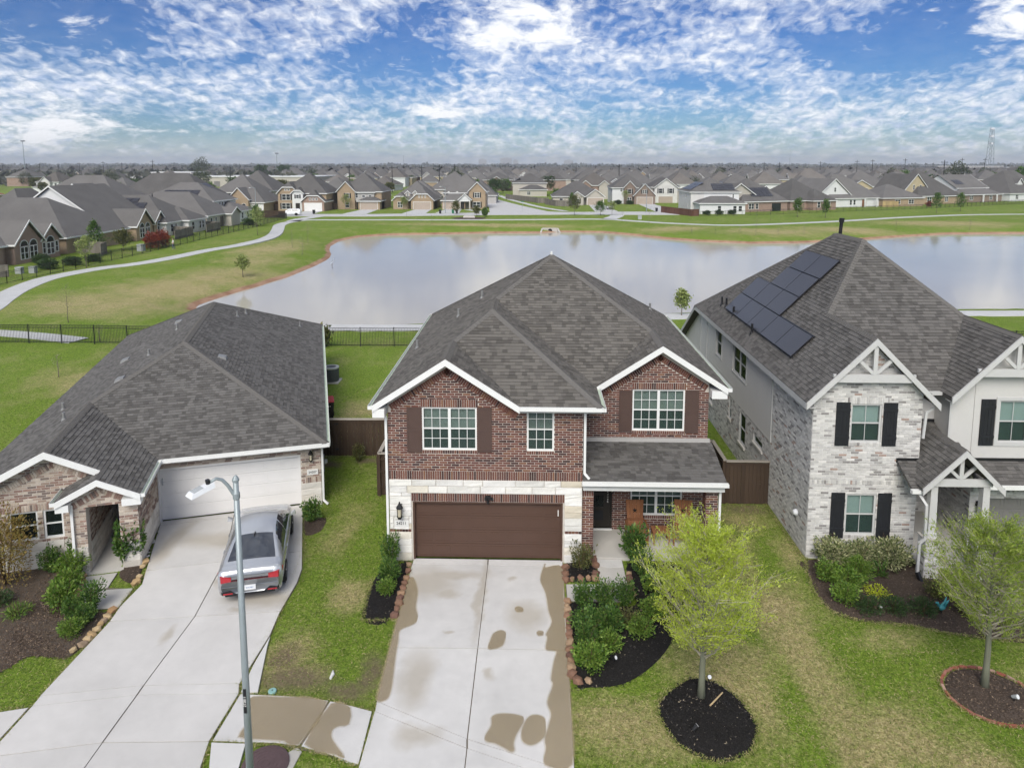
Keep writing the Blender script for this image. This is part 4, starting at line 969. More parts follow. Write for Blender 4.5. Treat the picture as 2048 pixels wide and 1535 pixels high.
stone_border('tan edging rocks lining the neighbour bed left of silver car driveway', STONES_LH[:9], ROCKS_T, 5)
stone_border('tan edging rocks between neighbour front walk and leafy mulch bed', STONES_LH[9:14], ROCKS_T, 6)
stone_border('tan edging rocks between neighbour porch and driveway curve', STONES_LH[14:], ROCKS_T, 7)
bc = thing('brick_edging', 'ring of red bricks with pink tops around the right front tree', 'brick edging', (11.28, 16.25, 0))
bm_ = mesh_from('brick', MB().box(-.10, .10, -.032, .032, 0, .05).v, MB().box(0, 1, 0, 1, 0, 1).f, 'brick_edging')
for k in range(30):
    a = 2 * pi * k / 30 + R.uniform(-.02, .02); o = link('brick', bm_, bc, (1.06 * cos(a), .98 * sin(a), .005)); o.rotation_euler = (R.uniform(-.12, .12), R.uniform(-.05, .05), a + pi / 2 + R.uniform(-.12, .12))
# pebble strip by the neighbour garage
pb = np.random.RandomState(8); q = pb.uniform(0, 1, (260, 1)); pp = np.array([-13.35, 23.6]) * (1 - q) + np.array([-12.75, 21.6]) * q + pb.normal(0, .10, (260, 2)) - np.array([.12, 0])
tag(leaf_cards('white_pebbles', np.column_stack([pp, np.full(260, .085)]), .11, .10, 'pebble', None, pb, .3), kind='stuff')
# ------------------------------------------------------------------ main brick house
HX, HY = -4.6, 21.8
mh_ = thing('brick_house', 'two storey dark red brick house with brown garage door and white stone base', 'house', (HX, HY, 0))
XU = np.array([1., 0, 0]); YU = np.array([0, 1., 0]); NF = -YU
def m_(x, y, z=0): return (x - HX, y - HY, z)              # world -> house
ZE = 5.40; SL = .65
# wall frames
FL = frame((0, 0, 0), XU, NF)                               # garage front, x 0..6.25
FRt = frame((6.25, 2.0, 0), XU, NF)                         # right front wall, x 0..4.45
wl_ = MB()
gar = (.76, 5.63, 0.0, 2.06)
win1 = (1.10, 2.86, 3.80, 5.22); win2 = (4.46, 5.33, 3.80, 5.22)
wall_panel(wl_, FL, 0, 6.25, 0, 5.25, [gar, win1, win2], .2)
wall_poly(wl_, FL, [(0, 5.25), (4.24, 5.25), (1.92, 6.76), (0, 5.51)])
wall_poly(wl_, FL, [(4.15, 5.25), (6.25, 5.25), (6.25, 5.3), (4.2, 5.3)])
door = (.80, 1.70, .17, 2.2); win3 = (2.72, 4.06, 3.60, 4.98); winp = (2.38, 3.80, .95, 2.2)
win3 = (1.84, 3.64, 3.75, 5.22); winp = (1.84, 3.64, .66, 2.06); door = (.28, 1.20, .16, 2.2)
wall_panel(wl_, FRt, 0, 4.45, 0, 5.25, [win3, winp, door], .14)
wall_poly(wl_, FRt, [(.55, 5.25), (4.45, 5.25), (4.45, 5.61), (2.775, 6.70)])
FS = frame((6.25, 0, 0), YU, XU)                            # return of the garage block
wall_panel(wl_, FS, 0, 2.0, 0, 5.3, [])
FW = frame((0, 13.0, 0), -YU, -XU); wall_panel(wl_, FW, 0, 13.0, 0, 5.3, [])
FE = frame((10.7, 2.0, 0), YU, XU); wall_panel(wl_, FE, 0, 11.0, 0, 5.3, [])
FN = frame((10.7, 13.0, 0), -XU, YU); wall_panel(wl_, FN, 0, 10.7, 0, 5.3, [])
wall = wl_.build('wall', 'mortar', mh_)
# bricks
def grow(h, g=.0): return (h[0] - g, h[1] + g, h[2] - g, h[3] + g)
head1 = (win1[0] - .04, win1[1] + .04, 5.22, 5.48); sill1 = (win1[0], win1[1], 3.68, 3.80); head3 = (win3[0] - .02, win3[1] + .03, 5.22, 5.46); sill3 = (win3[0], win3[1], 3.64, 3.75)
sill2 = (win2[0], win2[1], 3.68, 3.80); band = (0, 6.25, 2.80, 3.10)
polyL = [(0, 3.10), (6.25, 3.10), (6.25, 5.24), (3.55, 5.24), (1.92, 6.30), (0, 5.05)]
bl = brickwork(FL, polyL, [win1, win2, head1, sill1, sill2, (5.40, 6.25, 5.08, 5.3)], 3.10, 6.6, seed=10)
bl += soldiers(FL, 0, 6.25, 2.80, 3.10, .074) + soldiers(FL, *head1, .074) + soldiers(FL, *sill1, .074) + soldiers(FL, *sill2, .074) + soldiers(FL, 5.44, 6.22, 5.08, 5.24, .074)
bl += rake_soldiers(FL, (.03, 5.29), (1.92, 6.52), .21, 1) + rake_soldiers(FL, (1.92, 6.52), (4.2, 5.04), .21, 1)
bl += soldiers(FL, .72, 5.68, 2.07, 2.34, .074, d=.02)
bl += soldiers(FL, 0, .70, 1.02, 1.10, .10, d=.03) + soldiers(FL, 5.70, 6.25, 1.02, 1.10, .10, d=.03)
polyR = [(0, 0.12), (4.45, 0.12), (4.45, 5.14), (2.775, 6.23), (1.15, 5.18), (0, 5.18)]
bl += brickwork(FRt, polyR, [win3, winp, door, head3, sill3, (1.84, 3.64, .54, .66), (0, 4.45, 2.30, 3.36)], .12, 6.5, seed=11)
bl += soldiers(FRt, *head3, .074) + soldiers(FRt, *sill3, .074) + soldiers(FRt, 1.84, 3.64, .54, .66, .074) + soldiers(FRt, .28, 1.2, .10, .16, .074)
bl += rake_soldiers(FRt, (.62, 5.06), (2.775, 6.46), .21, 1) + rake_soldiers(FRt, (2.775, 6.46), (4.44, 5.38), .21, 1)
# return pier at the porch mouth and front column
pier = MB(); pier.box(6.25, 6.62, .12, 2.0, 0, 2.7); pier.build('porch_pier', 'mortar', mh_)
FP = frame((6.25, .12, 0), XU, NF); bl += brickwork(FP, [(0, 0.28), (.37, 0.28), (.37, 2.24), (0, 2.24)], [], .28, 2.24, seed=12) + soldiers(FP, 0, .37, 2.24, 2.50, .074) + soldiers(FP, 0, .37, .06, .28, .074)
FPs = frame((6.62, .12, 0), YU, XU); bl += brickwork(FPs, [(0, 0.1), (1.88, 0.1), (1.88, 2.4), (0, 2.4)], [], .1, 2.4, seed=13)
col_ = MB(); col_.box(10.24, 10.62, .12, .52, 0, 2.7); col_.build('porch_column', 'mortar', mh_)
FC = frame((10.24, .12, 0), XU, NF); bl += brickwork(FC, [(0, 0.05), (.38, 0.05), (.38, 2.6), (0, 2.6)], [], .05, 2.6, seed=14)
FC2 = frame((10.24, .52, 0), -YU, -XU); bl += brickwork(FC2, [(0, 0.05), (.4, 0.05), (.4, 2.46), (0, 2.46)], [], .05, 2.46, seed=15)
pieces(wall, 'brick', 'brick_red', bl, 300)
# limestone around the garage
full = [(0, 0), (6.25, 0), (6.25, 2.80), (0, 2.80)]; side_ = [gar, (.72, 5.68, 0, 2.35), (.14, .63, 1.19, 1.43)]
st = stonework(FL, full, side_, 0.0, 1.02, seed=20) + stonework(FL, full, side_, 1.10, 2.35, (.19, .26), seed=21) + stonework(FL, full, [], 2.35, 2.80, (.2, .24), (.5, 1.1), seed=22)
pieces(wall, 'stone_block', 'limestone', st, 300)
# garage door with its jambs
gj = MB(); gj.ob(FL, gar[0], gar[0] + .06, 0.06, gar[3], -.18, -.01); gj.ob(FL, gar[1] - .06, gar[1], 0.06, gar[3], -.18, -.01); gj.ob(FL, gar[0] + .06, gar[1] - .06, gar[3] - .06, gar[3], -.18, -.012); gj.build('garage_jamb', 'garage_brown', mh_)
gd = garage_door(mh_, FL, gar[0] + .06, gar[1] - .06, .07, gar[3] - .06, 'garage_brown', 4, 8, .14)
MB().ob(FL, gar[1] - .16, gar[1] - .13, 1.55, 1.75, -.14, -.11).build('handle', 'sign_white', gd)
window(mh_, FL, *win1, 2, (3, 2)); window(mh_, FL, *win2, 1, (3, 2)); window(mh_, FRt, *win3, 2, (3, 2)); window(mh_, FRt, *winp, 2, (3, 2))
shutter(mh_, FL, win1[0] - .48, win1[0] - .02, 3.73, 5.22, 'shutter_brown'); shutter(mh_, FL, win1[1] + .02, win1[1] + .48, 3.75, 5.23, 'shutter_brown')
shutter(mh_, FRt, win3[0] - .46, win3[0] - .02, 3.71, 5.19, 'shutter_brown'); shutter(mh_, FRt, win3[1] + .02, win3[1] + .47, 3.69, 5.21, 'shutter_brown')
# front door
dd = MB().ob(FRt, door[0] + .04, door[1] - .04, door[2], door[3], -.10, -.05).build('front_door', 'door_dark', mh_)
df = MB(); df.ob(FRt, door[0], door[0] + .05, door[2], door[3], -.12, .01); df.ob(FRt, door[1] - .05, door[1], door[2], door[3], -.12, .01); df.build('door_frame', 'door_dark', dd)
for (a, b) in ((.40, .75), (.90, 1.30), (1.45, 2.0)):
    MB().ob(FRt, door[0] + .18, door[1] - .30, door[2] + a - .12, door[2] + b - .12, -.05, -.035).build('door_panel', 'shutter_black' if a < .5 else 'window_glass', dd)
hd = MB()
for k in range(5): hd.ob(FRt, door[1] - .17, door[1] - .13, door[2] + .95 + k * .09, door[2] + 1.0 + k * .09, -.05, -.01)
hd.build('handle', 'chrome', dd); MB().ob(FRt, door[0], door[1], door[2] - .05, door[2], -.1, .06).build('threshold', 'trim_white', dd)
# porch slab and roof
MB().box(6.62, 10.75, .20, 1.99, 0, .11).build('porch_floor', 'concrete_walk', mh_)
PT = [m_(1.62, 21.62, 2.70), m_(6.55, 21.62, 2.70), m_(6.55, 23.80, 3.40), m_(1.66, 23.80, 3.40)]
PT = [(6.27, -.20, 2.90), (10.80, -.20, 2.90), (10.84, 1.99, 3.36), (6.27, 1.99, 3.36)]
proof = shingled_roof(mh_, [PT], [], 'shingle_grey', th=.10, seed=31, limit=120)
MB().box(6.27, 10.76, -.14, -.02, 2.56, 2.78).build('porch_beam', 'trim_white', mh_); MB().box(6.30, 10.72, -.02, 1.98, 2.62, 2.65).build('porch_ceiling', 'trim_white', mh_)
gutter(mh_, (6.22, -.20, 2.90), (10.84, -.20, 2.90)); MB().ob(FRt, .02, 4.52, 3.30, 3.50, .012, .05).build('flashing', 'siding_grey', mh_)
# main roof: pyramid + hipped front block + two gables, all at the same pitch
def rz(d): return ZE + SL * d
A, B = m_(-2.68, 21.4, rz(2.32)), m_(-2.68, 21.4 + 2.32, rz(2.32)); Cc, D = m_(-1.4, 25.0, rz(3.6)), m_(-1.4, 27.05, rz(3.6)); E_ = m_(.82, 29.27, rz(5.82))
e0, e1 = m_(-5, 21.4, ZE), m_(-.36, 21.4, ZE); e2 = m_(2.2, 21.4, ZE); e3 = m_(2.2, 23.45, ZE); e4 = m_(6.65, 23.45, ZE); e5 = m_(6.65, 35.1, ZE); e6 = m_(-5, 35.1, ZE)
G_, F_ = m_(4.425, 23.45, rz(2.225)), m_(4.425, 23.45 + 2.225, rz(2.225))
planes = [[e0, A, B, Cc, D, E_, e6],                          # 0 left
          [A, e1, B],                                         # 1 left gable, right side
          [e1, e2, Cc, B],                                    # 2 front block hip
          [e2, e3, D, Cc],                                    # 3 front block right side
          [e3, F_, E_, D],                                    # 4 main front
          [e3, G_, F_],                                       # 5 right gable, left side
          [G_, e4, e5, E_, F_],                               # 6 right
          [e5, e6, E_]]                                       # 7 back
roof = shingled_roof(mh_, planes, [(A, B, 0, 1), (B, Cc, 0, 2), (Cc, D, 0, 3), (D, E_, 0, 4), (Cc, e2, 2, 3), (E_, F_, 4, 6), (F_, G_, 5, 6), (E_, e5, 6, 7), (E_, e6, 0, 7)], 'shingle_brown', seed=41)
# white trim: rakes, gutters, boxed eaves
fascia(mh_, [e0, A, e1], 'trim_white', .21, .035, 'rake_board', .005); fascia(mh_, [e3, G_, e4], 'trim_white', .21, .035, 'rake_board', .005)
sf = MB()
for (a, b, c2, d2) in (((-.4, -.36), (4.25, -.36), (4.25, .02), (-.4, .02)),): pass
def soffit(pa, pb, depth, drop=.17):
    pa = np.array(pa); pb = np.array(pb); MB().hexa([pa - UZ * (drop + .02), pb - UZ * (drop + .02), pb + YU * depth - UZ * (drop + .02), pa + YU * depth - UZ * (drop + .02), pa - UZ * drop, pb - UZ * drop, pb + YU * depth - UZ * drop, pa + YU * depth - UZ * drop]).build('soffit', 'trim_white', mh_)
soffit(e0, A, .36); soffit(A, e1, .36); soffit(e1, e2, .40); soffit(e3, G_, .33); soffit(G_, e4, .33)
gutter(mh_, m_(-.36, 21.4, ZE), m_(2.25, 21.4, ZE)); gutter(mh_, m_(2.2, 21.3, ZE), m_(2.2, 23.5, ZE)); gutter(mh_, m_(6.65, 23.40, ZE), m_(6.65, 35.1, ZE)); gutter(mh_, m_(-5, 35.1, ZE), m_(-5, 21.35, ZE))
bx_ = MB(); bx_.box(-.40, -.02, -.40, .3, ZE - .40, ZE - .12); bx_.build('eave_return', 'trim_white', mh_); MB().box(10.72, 11.24, 1.66, 2.3, ZE - .38, ZE - .12).build('eave_return', 'trim_white', mh_)
MB().box(-.40, -.01, -.32, 13.2, ZE - .20, ZE - .16).build('soffit', 'trim_white', mh_); MB().box(10.71, 11.24, 2.1, 13.2, ZE - .20, ZE - .16).build('soffit', 'trim_white', mh_)
downspout(mh_, [(-.38, -.34, ZE - .15), (-.16, -.12, ZE - .28), (-.05, -.05, ZE - .5), (-.05, -.05, .15)]); downspout(mh_, [(6.7, -.30, ZE - .12), (6.31, -.06, ZE - .3), (6.31, -.06, 3.1), (6.45, -.10, 2.95)])
downspout(mh_, [(10.82, -.28, 2.80), (10.67, .06, 2.62), (10.67, .06, .12)])
for (x, y, d) in ((-4.5, 27.2, .5), (-3.0, 28.6, 2.0), (-2.1, 29.6, 2.9), (.1, 33.0, 2.05), (5.6, 33.2, 1.05)): vent_pipe(mh_, m_(x, y, rz(d)), .32)
MB().tube([m_(.82, 29.27, rz(5.82)), m_(.82, 29.27, rz(5.82) + .14)], .05, 8).build('finial', 'trim_white', mh_)
# lantern, number plate, camera light
lantern(mh_, (.36, -.02, 1.82), NF, 1.15)
pl_ = MB().ob(FL, .15, .62, 1.20, 1.42, 0, .035).build('number_plate', 'sign_white', mh_); text_mesh('house_number', '24211', .135, 'ink', pl_, (.385, -.041, 1.31), (pi / 2, 0, 0))
cl_ = MB(); cl_.ob(FL, 3.12, 3.30, 2.18, 2.30, .02, .09); q = cl_.build('floodlight_camera', 'black_metal', mh_)
MB().lathe([(.03, -.10), (.05, -.03), (.05, .02)], 10, (3.21, -.12, 2.16)).build('lens', 'plastic_black', q); MB().box(3.10, 3.18, -.14, -.06, 2.18, 2.25).build('lamp_head', 'black_metal', q); MB().box(3.30, 3.38, -.14, -.06, 2.18, 2.25).build('lamp_head', 'black_metal', q)
lantern(mh_, (7.43, 1.98, 1.72), NF, .8)
# porch furniture
def rocker(label, x, y, rzv, solo=True):
    t = thing('rocking_chair', label, 'chair', (x, y, .11), rzv, None)
    s = MB()
    for k in range(6): MB().box(-.29, .29, -.30 + k * .095, -.22 + k * .095, .40 - k * .012, .425 - k * .012).build('seat_slat', 'chair_slat', t)
    for k in range(5):
        a = -.26 + k * .105; b = -.30 + k * .125; o = MB()
        o.hexa([(a, .22, .40), (a + .098, .22, .40), (a + .098, .245, .40), (a, .245, .40), (b, .50, 1.22), (b + .118, .50, 1.22), (b + .118, .525, 1.22), (b, .525, 1.22)]); o.build('back_slat', 'chair_slat', t)
    sp = []; 
    for k in range(10):
        rr = .085 if k % 2 == 0 else .036; a = pi / 2 + k * pi / 5; sp.append((rr * cos(a), rr * sin(a)))
    v = [(p[0], .375 + p[1] * .32 - .006 + .0, .90 + p[1]) for p in sp] + [(p[0], .375 + p[1] * .32 + .012, .90 + p[1]) for p in sp]
    MB().add(v, [tuple(range(10)), tuple(range(19, 9, -1))] + [(k, 10 + k, 10 + (k + 1) % 10, (k + 1) % 10) for k in range(10)]).build('star_cutout', 'room_dark', t)
    for sx in (-.33, .33):
        MB().box(sx - .035, sx + .035, -.30, .26, .60, .625).build('armrest', 'chair_wood', t)
        MB().box(sx - .025, sx + .025, -.29, -.23, .06, .60).build('leg', 'chair_wood', t); MB().box(sx - .025, sx + .025, .20, .26, .06, .60).build('leg', 'chair_wood', t)
        MB().box(sx - .02, sx + .02, -.40, .42, .0, .06).build('rocker', 'chair_wood', t)
    MB().box(-.31, .31, -.28, -.25, .16, .20).build('stretcher', 'chair_wood', t); MB().box(-.31, .31, -.28, -.25, .28, .32).build('stretcher', 'chair_wood', t)
    MB().box(-.30, .30, .235, .262, .62, .68).build('back_rail', 'chair_wood', t); return t
rocker('reddish wooden rocking chair with star cutout nearest the front door', 3.62, 23.08, radians(3))
rocker('reddish wooden rocking chair with star cutout behind the lime green tree', 5.22, 23.12, radians(-8))
tb = thing('porch_table', 'small reddish slatted wooden table between the porch rocking chairs', 'table', (4.42, 23.0, .11))
for k in range(5): MB().box(-.30 + k * .122, -.19 + k * .122, -.25, .25, .44, .465).build('top_slat', 'chair_slat', tb)
for sx in (-.26, .26):
    for sy in (-.2, .2): MB().box(sx - .025, sx + .025, sy - .025, sy + .025, 0, .44).build('leg', 'chair_wood', tb)
# ------------------------------------------------------------------ left neighbour (single storey, tan brick)
lh = thing('tan_brick_house', 'single storey tan brick house with wide white garage door and hipped roof', 'house', (-8.7, 25.37, 0), radians(17))
lw = MB()
LF = frame((-5.55, 0, 0), XU, NF)                      # garage front, local x 0..6.3 -> u -5.55..0.75
lgar = (.62, 5.55, 0, 2.06)
wall_panel(lw, LF, 0, 6.30, 0, 2.5, [lgar], .2)
LSx = frame((-4.93, -2.85, 0), YU, XU); wall_panel(lw, LSx, 0, 2.85, 0, 2.5, [])            # side of the entry block, facing the drive
LE = frame((.75, 0, 0), YU, XU); wall_panel(lw, LE, 0, 19.4, 0, 2.5, [])
LP = frame((-6.85, -2.85, 0), XU, NF)                  # porch front x 0..1.92
lop = (.45, 1.38, .02, 2.22)
wall_panel(lw, LP, 0, 1.92, 0, 2.5, [lop], .3)
wall_poly(lw, LP, [(-.05, 2.5), (1.97, 2.5), (.92, 3.02)])
LG = frame((-10.0, -2.1, 0), XU, NF)                   # window wall x 0..3.2
lwin1 = (1.18, 2.0, .98, 1.95); lwin2 = (2.15, 2.72, .98, 1.95)
wall_panel(lw, LG, 0, 3.2, 0, 2.5, [lwin1, lwin2], .1)
wall_poly(lw, LG, [(-.1, 2.5), (5.1, 2.5), (2.5, 3.72)])
LPs = frame((-6.85, -2.1, 0), -YU, -XU); wall_panel(lw, LPs, 0, .75, 0, 2.5, [])
LWw = frame((-10.0, 19.4, 0), -YU, -XU); wall_panel(lw, LWw, 0, 21.5, 0, 2.5, []); LN = frame((.75, 19.4, 0), -XU, YU); wall_panel(lw, LN, 0, 10.75, 0, 2.5, [])
# passage inside the porch
LI1 = frame((-6.40, -2.55, 0), YU, XU); wall_panel(lw, LI1, 0, 3.0, 0, 2.4, []); LI2 = frame((-5.47, .45, 0), -YU, -XU); wall_panel(lw, LI2, 0, 3.0, 0, 2.4, []); LI3 = frame((-6.4, .45, 0), XU, NF); wall_panel(lw, LI3, 0, .93, 0, 2.4, [])
lwall = lw.build('wall', 'mortar_tan', lh)
WT = .92                                               # top of the cast stone base
lb = brickwork(LF, [(0, WT), (6.3, WT), (6.3, 2.34), (0, 2.34)], [(lgar[0] - .02, lgar[1] + .02, 0, 2.08), (5.7, 6.3, WT, 1.14)], WT, 2.34, seed=50) + soldiers(LF, 0, 6.3, 2.34, 2.5, .076) + soldiers(LF, 5.72, 6.3, WT, 1.14, .076)
lb += brickwork(LSx, [(0, WT), (2.85, WT), (2.85, 2.5), (0, 2.5)], [], WT, 2.5, seed=51)
lb += brickwork(LP, [(0, WT), (1.92, WT), (1.92, 2.46), (1.7, 2.56), (.92, 2.95), (.2, 2.6), (0, 2.5)], [lop], WT, 2.95, seed=52) + rake_soldiers(LP, (.0, 2.36), (.92, 2.82), .2, 1, d=.026) + rake_soldiers(LP, (.92, 2.82), (1.9, 2.34), .2, 1, d=.026)
lb += brickwork(LG, [(-.05, WT), (3.2, WT), (3.2, 3.4), (2.5, 3.70), (0, 2.52)], [lwin1, lwin2, (1.0, 2.95, 1.95, 2.17), (1.1, 2.8, .88, .98)], WT, 3.62, seed=53) + soldiers(LG, 0.2, 3.1, 1.95, 2.17, .076) + soldiers(LG, 1.1, 2.8, .88, .98, .12) + rake_soldiers(LG, (0, 2.33), (2.5, 3.52), .2, 1, d=.026) + rake_soldiers(LG, (2.5, 3.52), (4.0, 2.8), .2, 1, d=.026)
lb += brickwork(LPs, [(0, WT), (.75, WT), (.75, 2.5), (0, 2.5)], [], WT, 2.5, seed=54) + brickwork(LI3, [(0, WT), (.93, WT), (.93, 2.3), (0, 2.3)], [], WT, 2.3, seed=55) + brickwork(LI1, [(0, WT), (3, WT), (3, 2.35), (0, 2.35)], [], WT, 2.35, seed=56)
pieces(lwall, 'brick', 'brick_tan', lb, 300)
ls = []
for Fq, w, h, sd_ in ((LF, 6.3, [lgar], 60), (LSx, 2.85, [], 61), (LP, 1.92, [lop], 62), (LG, 3.2, [], 63), (LI1, 3.0, [], 64), (LI3, .93, [], 66), (LPs, .75, [], 67)):
    ls += stonework(Fq, [(0, 0), (w, 0), (w, WT), (0, WT)], h, 0, WT, (.19, .25), (.4, .7), .012, .022, sd_)
pieces(lwall, 'stone_block', 'cast_stone', ls, 300)
lj = MB(); lj.ob(LF, lgar[0], lgar[0] + .07, .05, 2.06, -.18, -.01); lj.ob(LF, lgar[1] - .07, lgar[1], .05, 2.06, -.18, -.01); lj.ob(LF, lgar[0] + .07, lgar[1] - .07, 1.99, 2.06, -.18, -.012); lj.build('garage_jamb', 'garage_white', lh)
lg_ = garage_door(lh, LF, lgar[0] + .07, lgar[1] - .07, .07, 1.99, 'garage_white', 4, 8, .14); MB().ob(LF, lgar[0] + .12, lgar[0] + .16, 1.4, 1.65, -.14, -.10).build('handle', 'ac_rim', lg_)
for wq in (lwin1, lwin2): window(lh, LG, *wq, 1, (1, 1), blind=None, rec=.06, fw=.06)
MB().box(-6.85, -5.0, -2.95, .4, .0, .05).build('porch_floor', 'concrete_walk', lh); MB().box(-6.4, -5.47, -2.5, .44, 2.38, 2.42).build('porch_ceiling', 'trim_white', lh)
ld = MB().ob(LI3, .05, .88, .05, 2.1, .02, .06).build('front_door', 'door_dark', lh)
# roof
ZL, S5 = 2.62, .5
def lz(d): return ZL + S5 * d
a0 = (.98, -.5, ZL); a1 = (.98, 19.9, ZL); a2 = (-10.35, 19.9, ZL); a3 = (-10.35, -2.5, ZL); hw = (.98 + 10.35) / 2; rx_ = (.98 - 10.35) / 2
P1, P2 = (rx_, -.5 + hw, lz(hw)), (rx_, 19.9 - hw, lz(hw))
gr = -4.75; gw = (gr + 10.35) / 2; gxr = (gr - 10.35) / 2; Q0 = (gxr, -2.5, lz(gw)); Q1 = (gxr, -.5 + gw, lz(gw)); g_in = (gr, -.5, ZL)
pr0 = (-7.15, -3.18, ZL); pr1 = (gr, -3.18, ZL); pw = (gr + 7.15) / 2; prx = (gr - 7.15) / 2; T0 = (prx, -3.18, lz(pw)); 
# porch left slope meets the window-wall plane at y=-2.1; its ridge runs back into the big right slope
T1 = (prx, -2.45, lz(pw))
lplanes = [[a3, Q0, Q1, P1, P2, a2], [Q0, (prx, -2.5, lz(pw)), T0, pr1, g_in, Q1], [g_in, a0, P1, Q1], [a0, a1, P2, P1], [a1, a2, P2], [pr0, T0, (prx, -2.08, lz(pw)), (-7.15, -2.08, ZL)]]
lroof = shingled_roof(lh, lplanes, [(Q0, Q1, 0, 1), (Q1, P1, 0, 2), (P1, P2, 0, 3), (P1, a0, 2, 3), (P2, a1, 3, 4), (P2, a2, 0, 4)], 'shingle_grey', seed=71)
fascia(lh, [a3, Q0, (prx - .02, -2.5, lz(pw) + .0)], 'trim_white', .22, .035, 'rake_board', .005); fascia(lh, [pr0, T0, pr1], 'trim_white', .20, .035, 'rake_board', .005)
def lsoff(pa, pb, depth, drop=.16):
    pa = np.array(pa); pb = np.array(pb); MB().hexa([pa - UZ * (drop + .02), pb - UZ * (drop + .02), pb + YU * depth - UZ * (drop + .02), pa + YU * depth - UZ * (drop + .02), pa - UZ * drop, pb - UZ * drop, pb + YU * depth - UZ * drop, pa + YU * depth - UZ * drop]).build('soffit', 'trim_white', lh)
lsoff(a3, Q0, .4); lsoff(Q0, (prx, -2.5, lz(pw)), .4); lsoff(pr0, T0, .34); lsoff(T0, pr1, .34); lsoff(g_in, a0, .5)
MB().box(-7.15, -6.78, -3.17, -2.84, ZL - .36, ZL - .14).build('eave_return', 'trim_white', lh); MB().box(-5.3, gr, -3.17, -2.84, ZL - .36, ZL - .14).build('eave_return', 'trim_white', lh)
MB().box(.76, .98, -.4, 19.8, ZL - .2, ZL - .16).build('soffit', 'trim_white', lh)
gutter(lh, (gr - .02, -.5, ZL), (1.08, -.5, ZL)); gutter(lh, (gr, -3.18, ZL), (gr, -.5, ZL)); gutter(lh, (-7.15, -2.1, ZL), (-7.15, -3.2, ZL)); gutter(lh, (.98, -.5, ZL), (.98, 19.9, ZL))
downspout(lh, [(-7.2, -3.1, ZL - .12), (-6.78, -2.92, ZL - .28), (-6.78, -2.92, .15)]); downspout(lh, [(.95, -.52, ZL - .14), (.80, -.10, ZL - .32), (.80, -.10, .22), (.95, -.2, .1)])
for (x, y) in ((-8.2, 1.5), (-6.4, 6.7), (-5.9, 10.5), (-3.4, 13.2), (-3.1, 14.6), (-.3, 16.8), (-9.0, 4.0)):
    d = min(x + 10.35, .98 - x); vent_pipe(lh, (x, y, lz(d)), .28)
for (x, y) in ((-6.9, 4.0), (-3.2, 5.0), (-7.9, 9.0), (-6.3, 13.3)):
    d = min(x + 10.35, .98 - x); s = 1 if x < rx_ else -1; z = lz(d)
    MB().hexa([(x - .2, y - .22, z - .1 * 1), (x + .2, y - .22, z + .0), (x + .2, y + .22, z), (x - .2, y + .22, z - .1), (x - .16, y - .2, z + .05), (x + .14, y - .2, z + .13), (x + .14, y + .2, z + .13), (x - .16, y + .2, z + .05)] if s > 0 else
              [(x - .2, y - .22, z), (x + .2, y - .22, z - .1), (x + .2, y + .22, z - .1), (x - .2, y + .22, z), (x - .14, y - .2, z + .13), (x + .16, y - .2, z + .05), (x + .16, y + .2, z + .05), (x - .14, y + .2, z + .13)]).build('box_vent', 'vent_metal', lh)
lantern(lh, (.38, -.02, 2.02), NF, .9)
np_ = MB().ob(LF, 5.78, 6.18, 1.24, 1.45, .005, .04).build('number_plate', 'sign_white', lh); text_mesh('house_number', '24207', .12, 'ink', np_, (.43, -.046, 1.345), (pi / 2, 0, 0))
em = MB(); em.box(.76, .88, .55, .85, 1.05, 1.65); mt = em.build('electric_meter', 'plastic_grey', lh); MB().lathe([(.09, 0), (.09, .08), (.06, .11)], 14).build('meter_glass', 'ac_rim', mt); mt.children[0].rotation_euler = (0, pi / 2, 0); mt.children[0].location = (.88, .7, 1.4)
MB().tube([(.82, .7, 1.05), (.82, .7, .0)], .03, 8).build('conduit', 'plastic_grey', mt)
# things in its side yard
ac = thing('ac_condenser', 'dark grey air conditioning condenser on a concrete pad by neighbour wall', 'air conditioner', (-11.95, 40.95, 0))
MB().box(-.5, .5, -.5, .5, 0, .07).build('pad', 'concrete_old', ac); MB().lathe([(.40, .08), (.42, .10), (.42, .84), (.40, .86)], 28).build('casing', 'ac_metal', ac)
MB().lathe([(.43, .84), (.45, .86), (.45, .93), (.40, .95), (.30, .94), (.30, .90)], 28).build('top_ring', 'ac_rim', ac); MB().lathe([(.0, .90), (.30, .90), (.30, .905), (.0, .905)], 28).build('fan_guard', 'plastic_black', ac)
sl = MB()
for k in range(40): a = 2 * pi * k / 40; sl.bar((.425 * cos(a), .425 * sin(a), .12), (.425 * cos(a), .425 * sin(a), .82), .012, .012, (cos(a), sin(a), 0))
tag(sl.build('louvre', 'ac_metal', ac), kind='stuff')
bn = thing('wheelie_bin', 'black wheeled rubbish bin with a red lid behind the wooden fence', 'bin', (-10.42, 34.9, 0), radians(17))
MB().hexa([(-.24, -.28, .06), (.24, -.28, .06), (.24, .24, .06), (-.24, .24, .06), (-.29, -.36, .92), (.29, -.36, .92), (.29, .30, .92), (-.29, .30, .92)]).build('body', 'plastic_black', bn)
MB().hexa([(-.31, -.40, .92), (.31, -.40, .92), (.31, .34, .92), (-.31, .34, .92), (-.28, -.36, .97), (.28, -.36, .97), (.26, .28, 1.05), (-.26, .28, 1.05)]).build('lid', 'plastic_red', bn)
for sx in (-.26, .26): o = MB().lathe([(.11, -.03), (.11, .03)], 14).build('wheel', 'rubber', bn); o.rotation_euler = (0, pi / 2, 0); o.location = (sx, .24, .11)
text_mesh('print', 'BIN' if False else '#', .1, 'sign_white', bn, (.0, -.365, .72), (radians(85), 0, 0)) if False else None
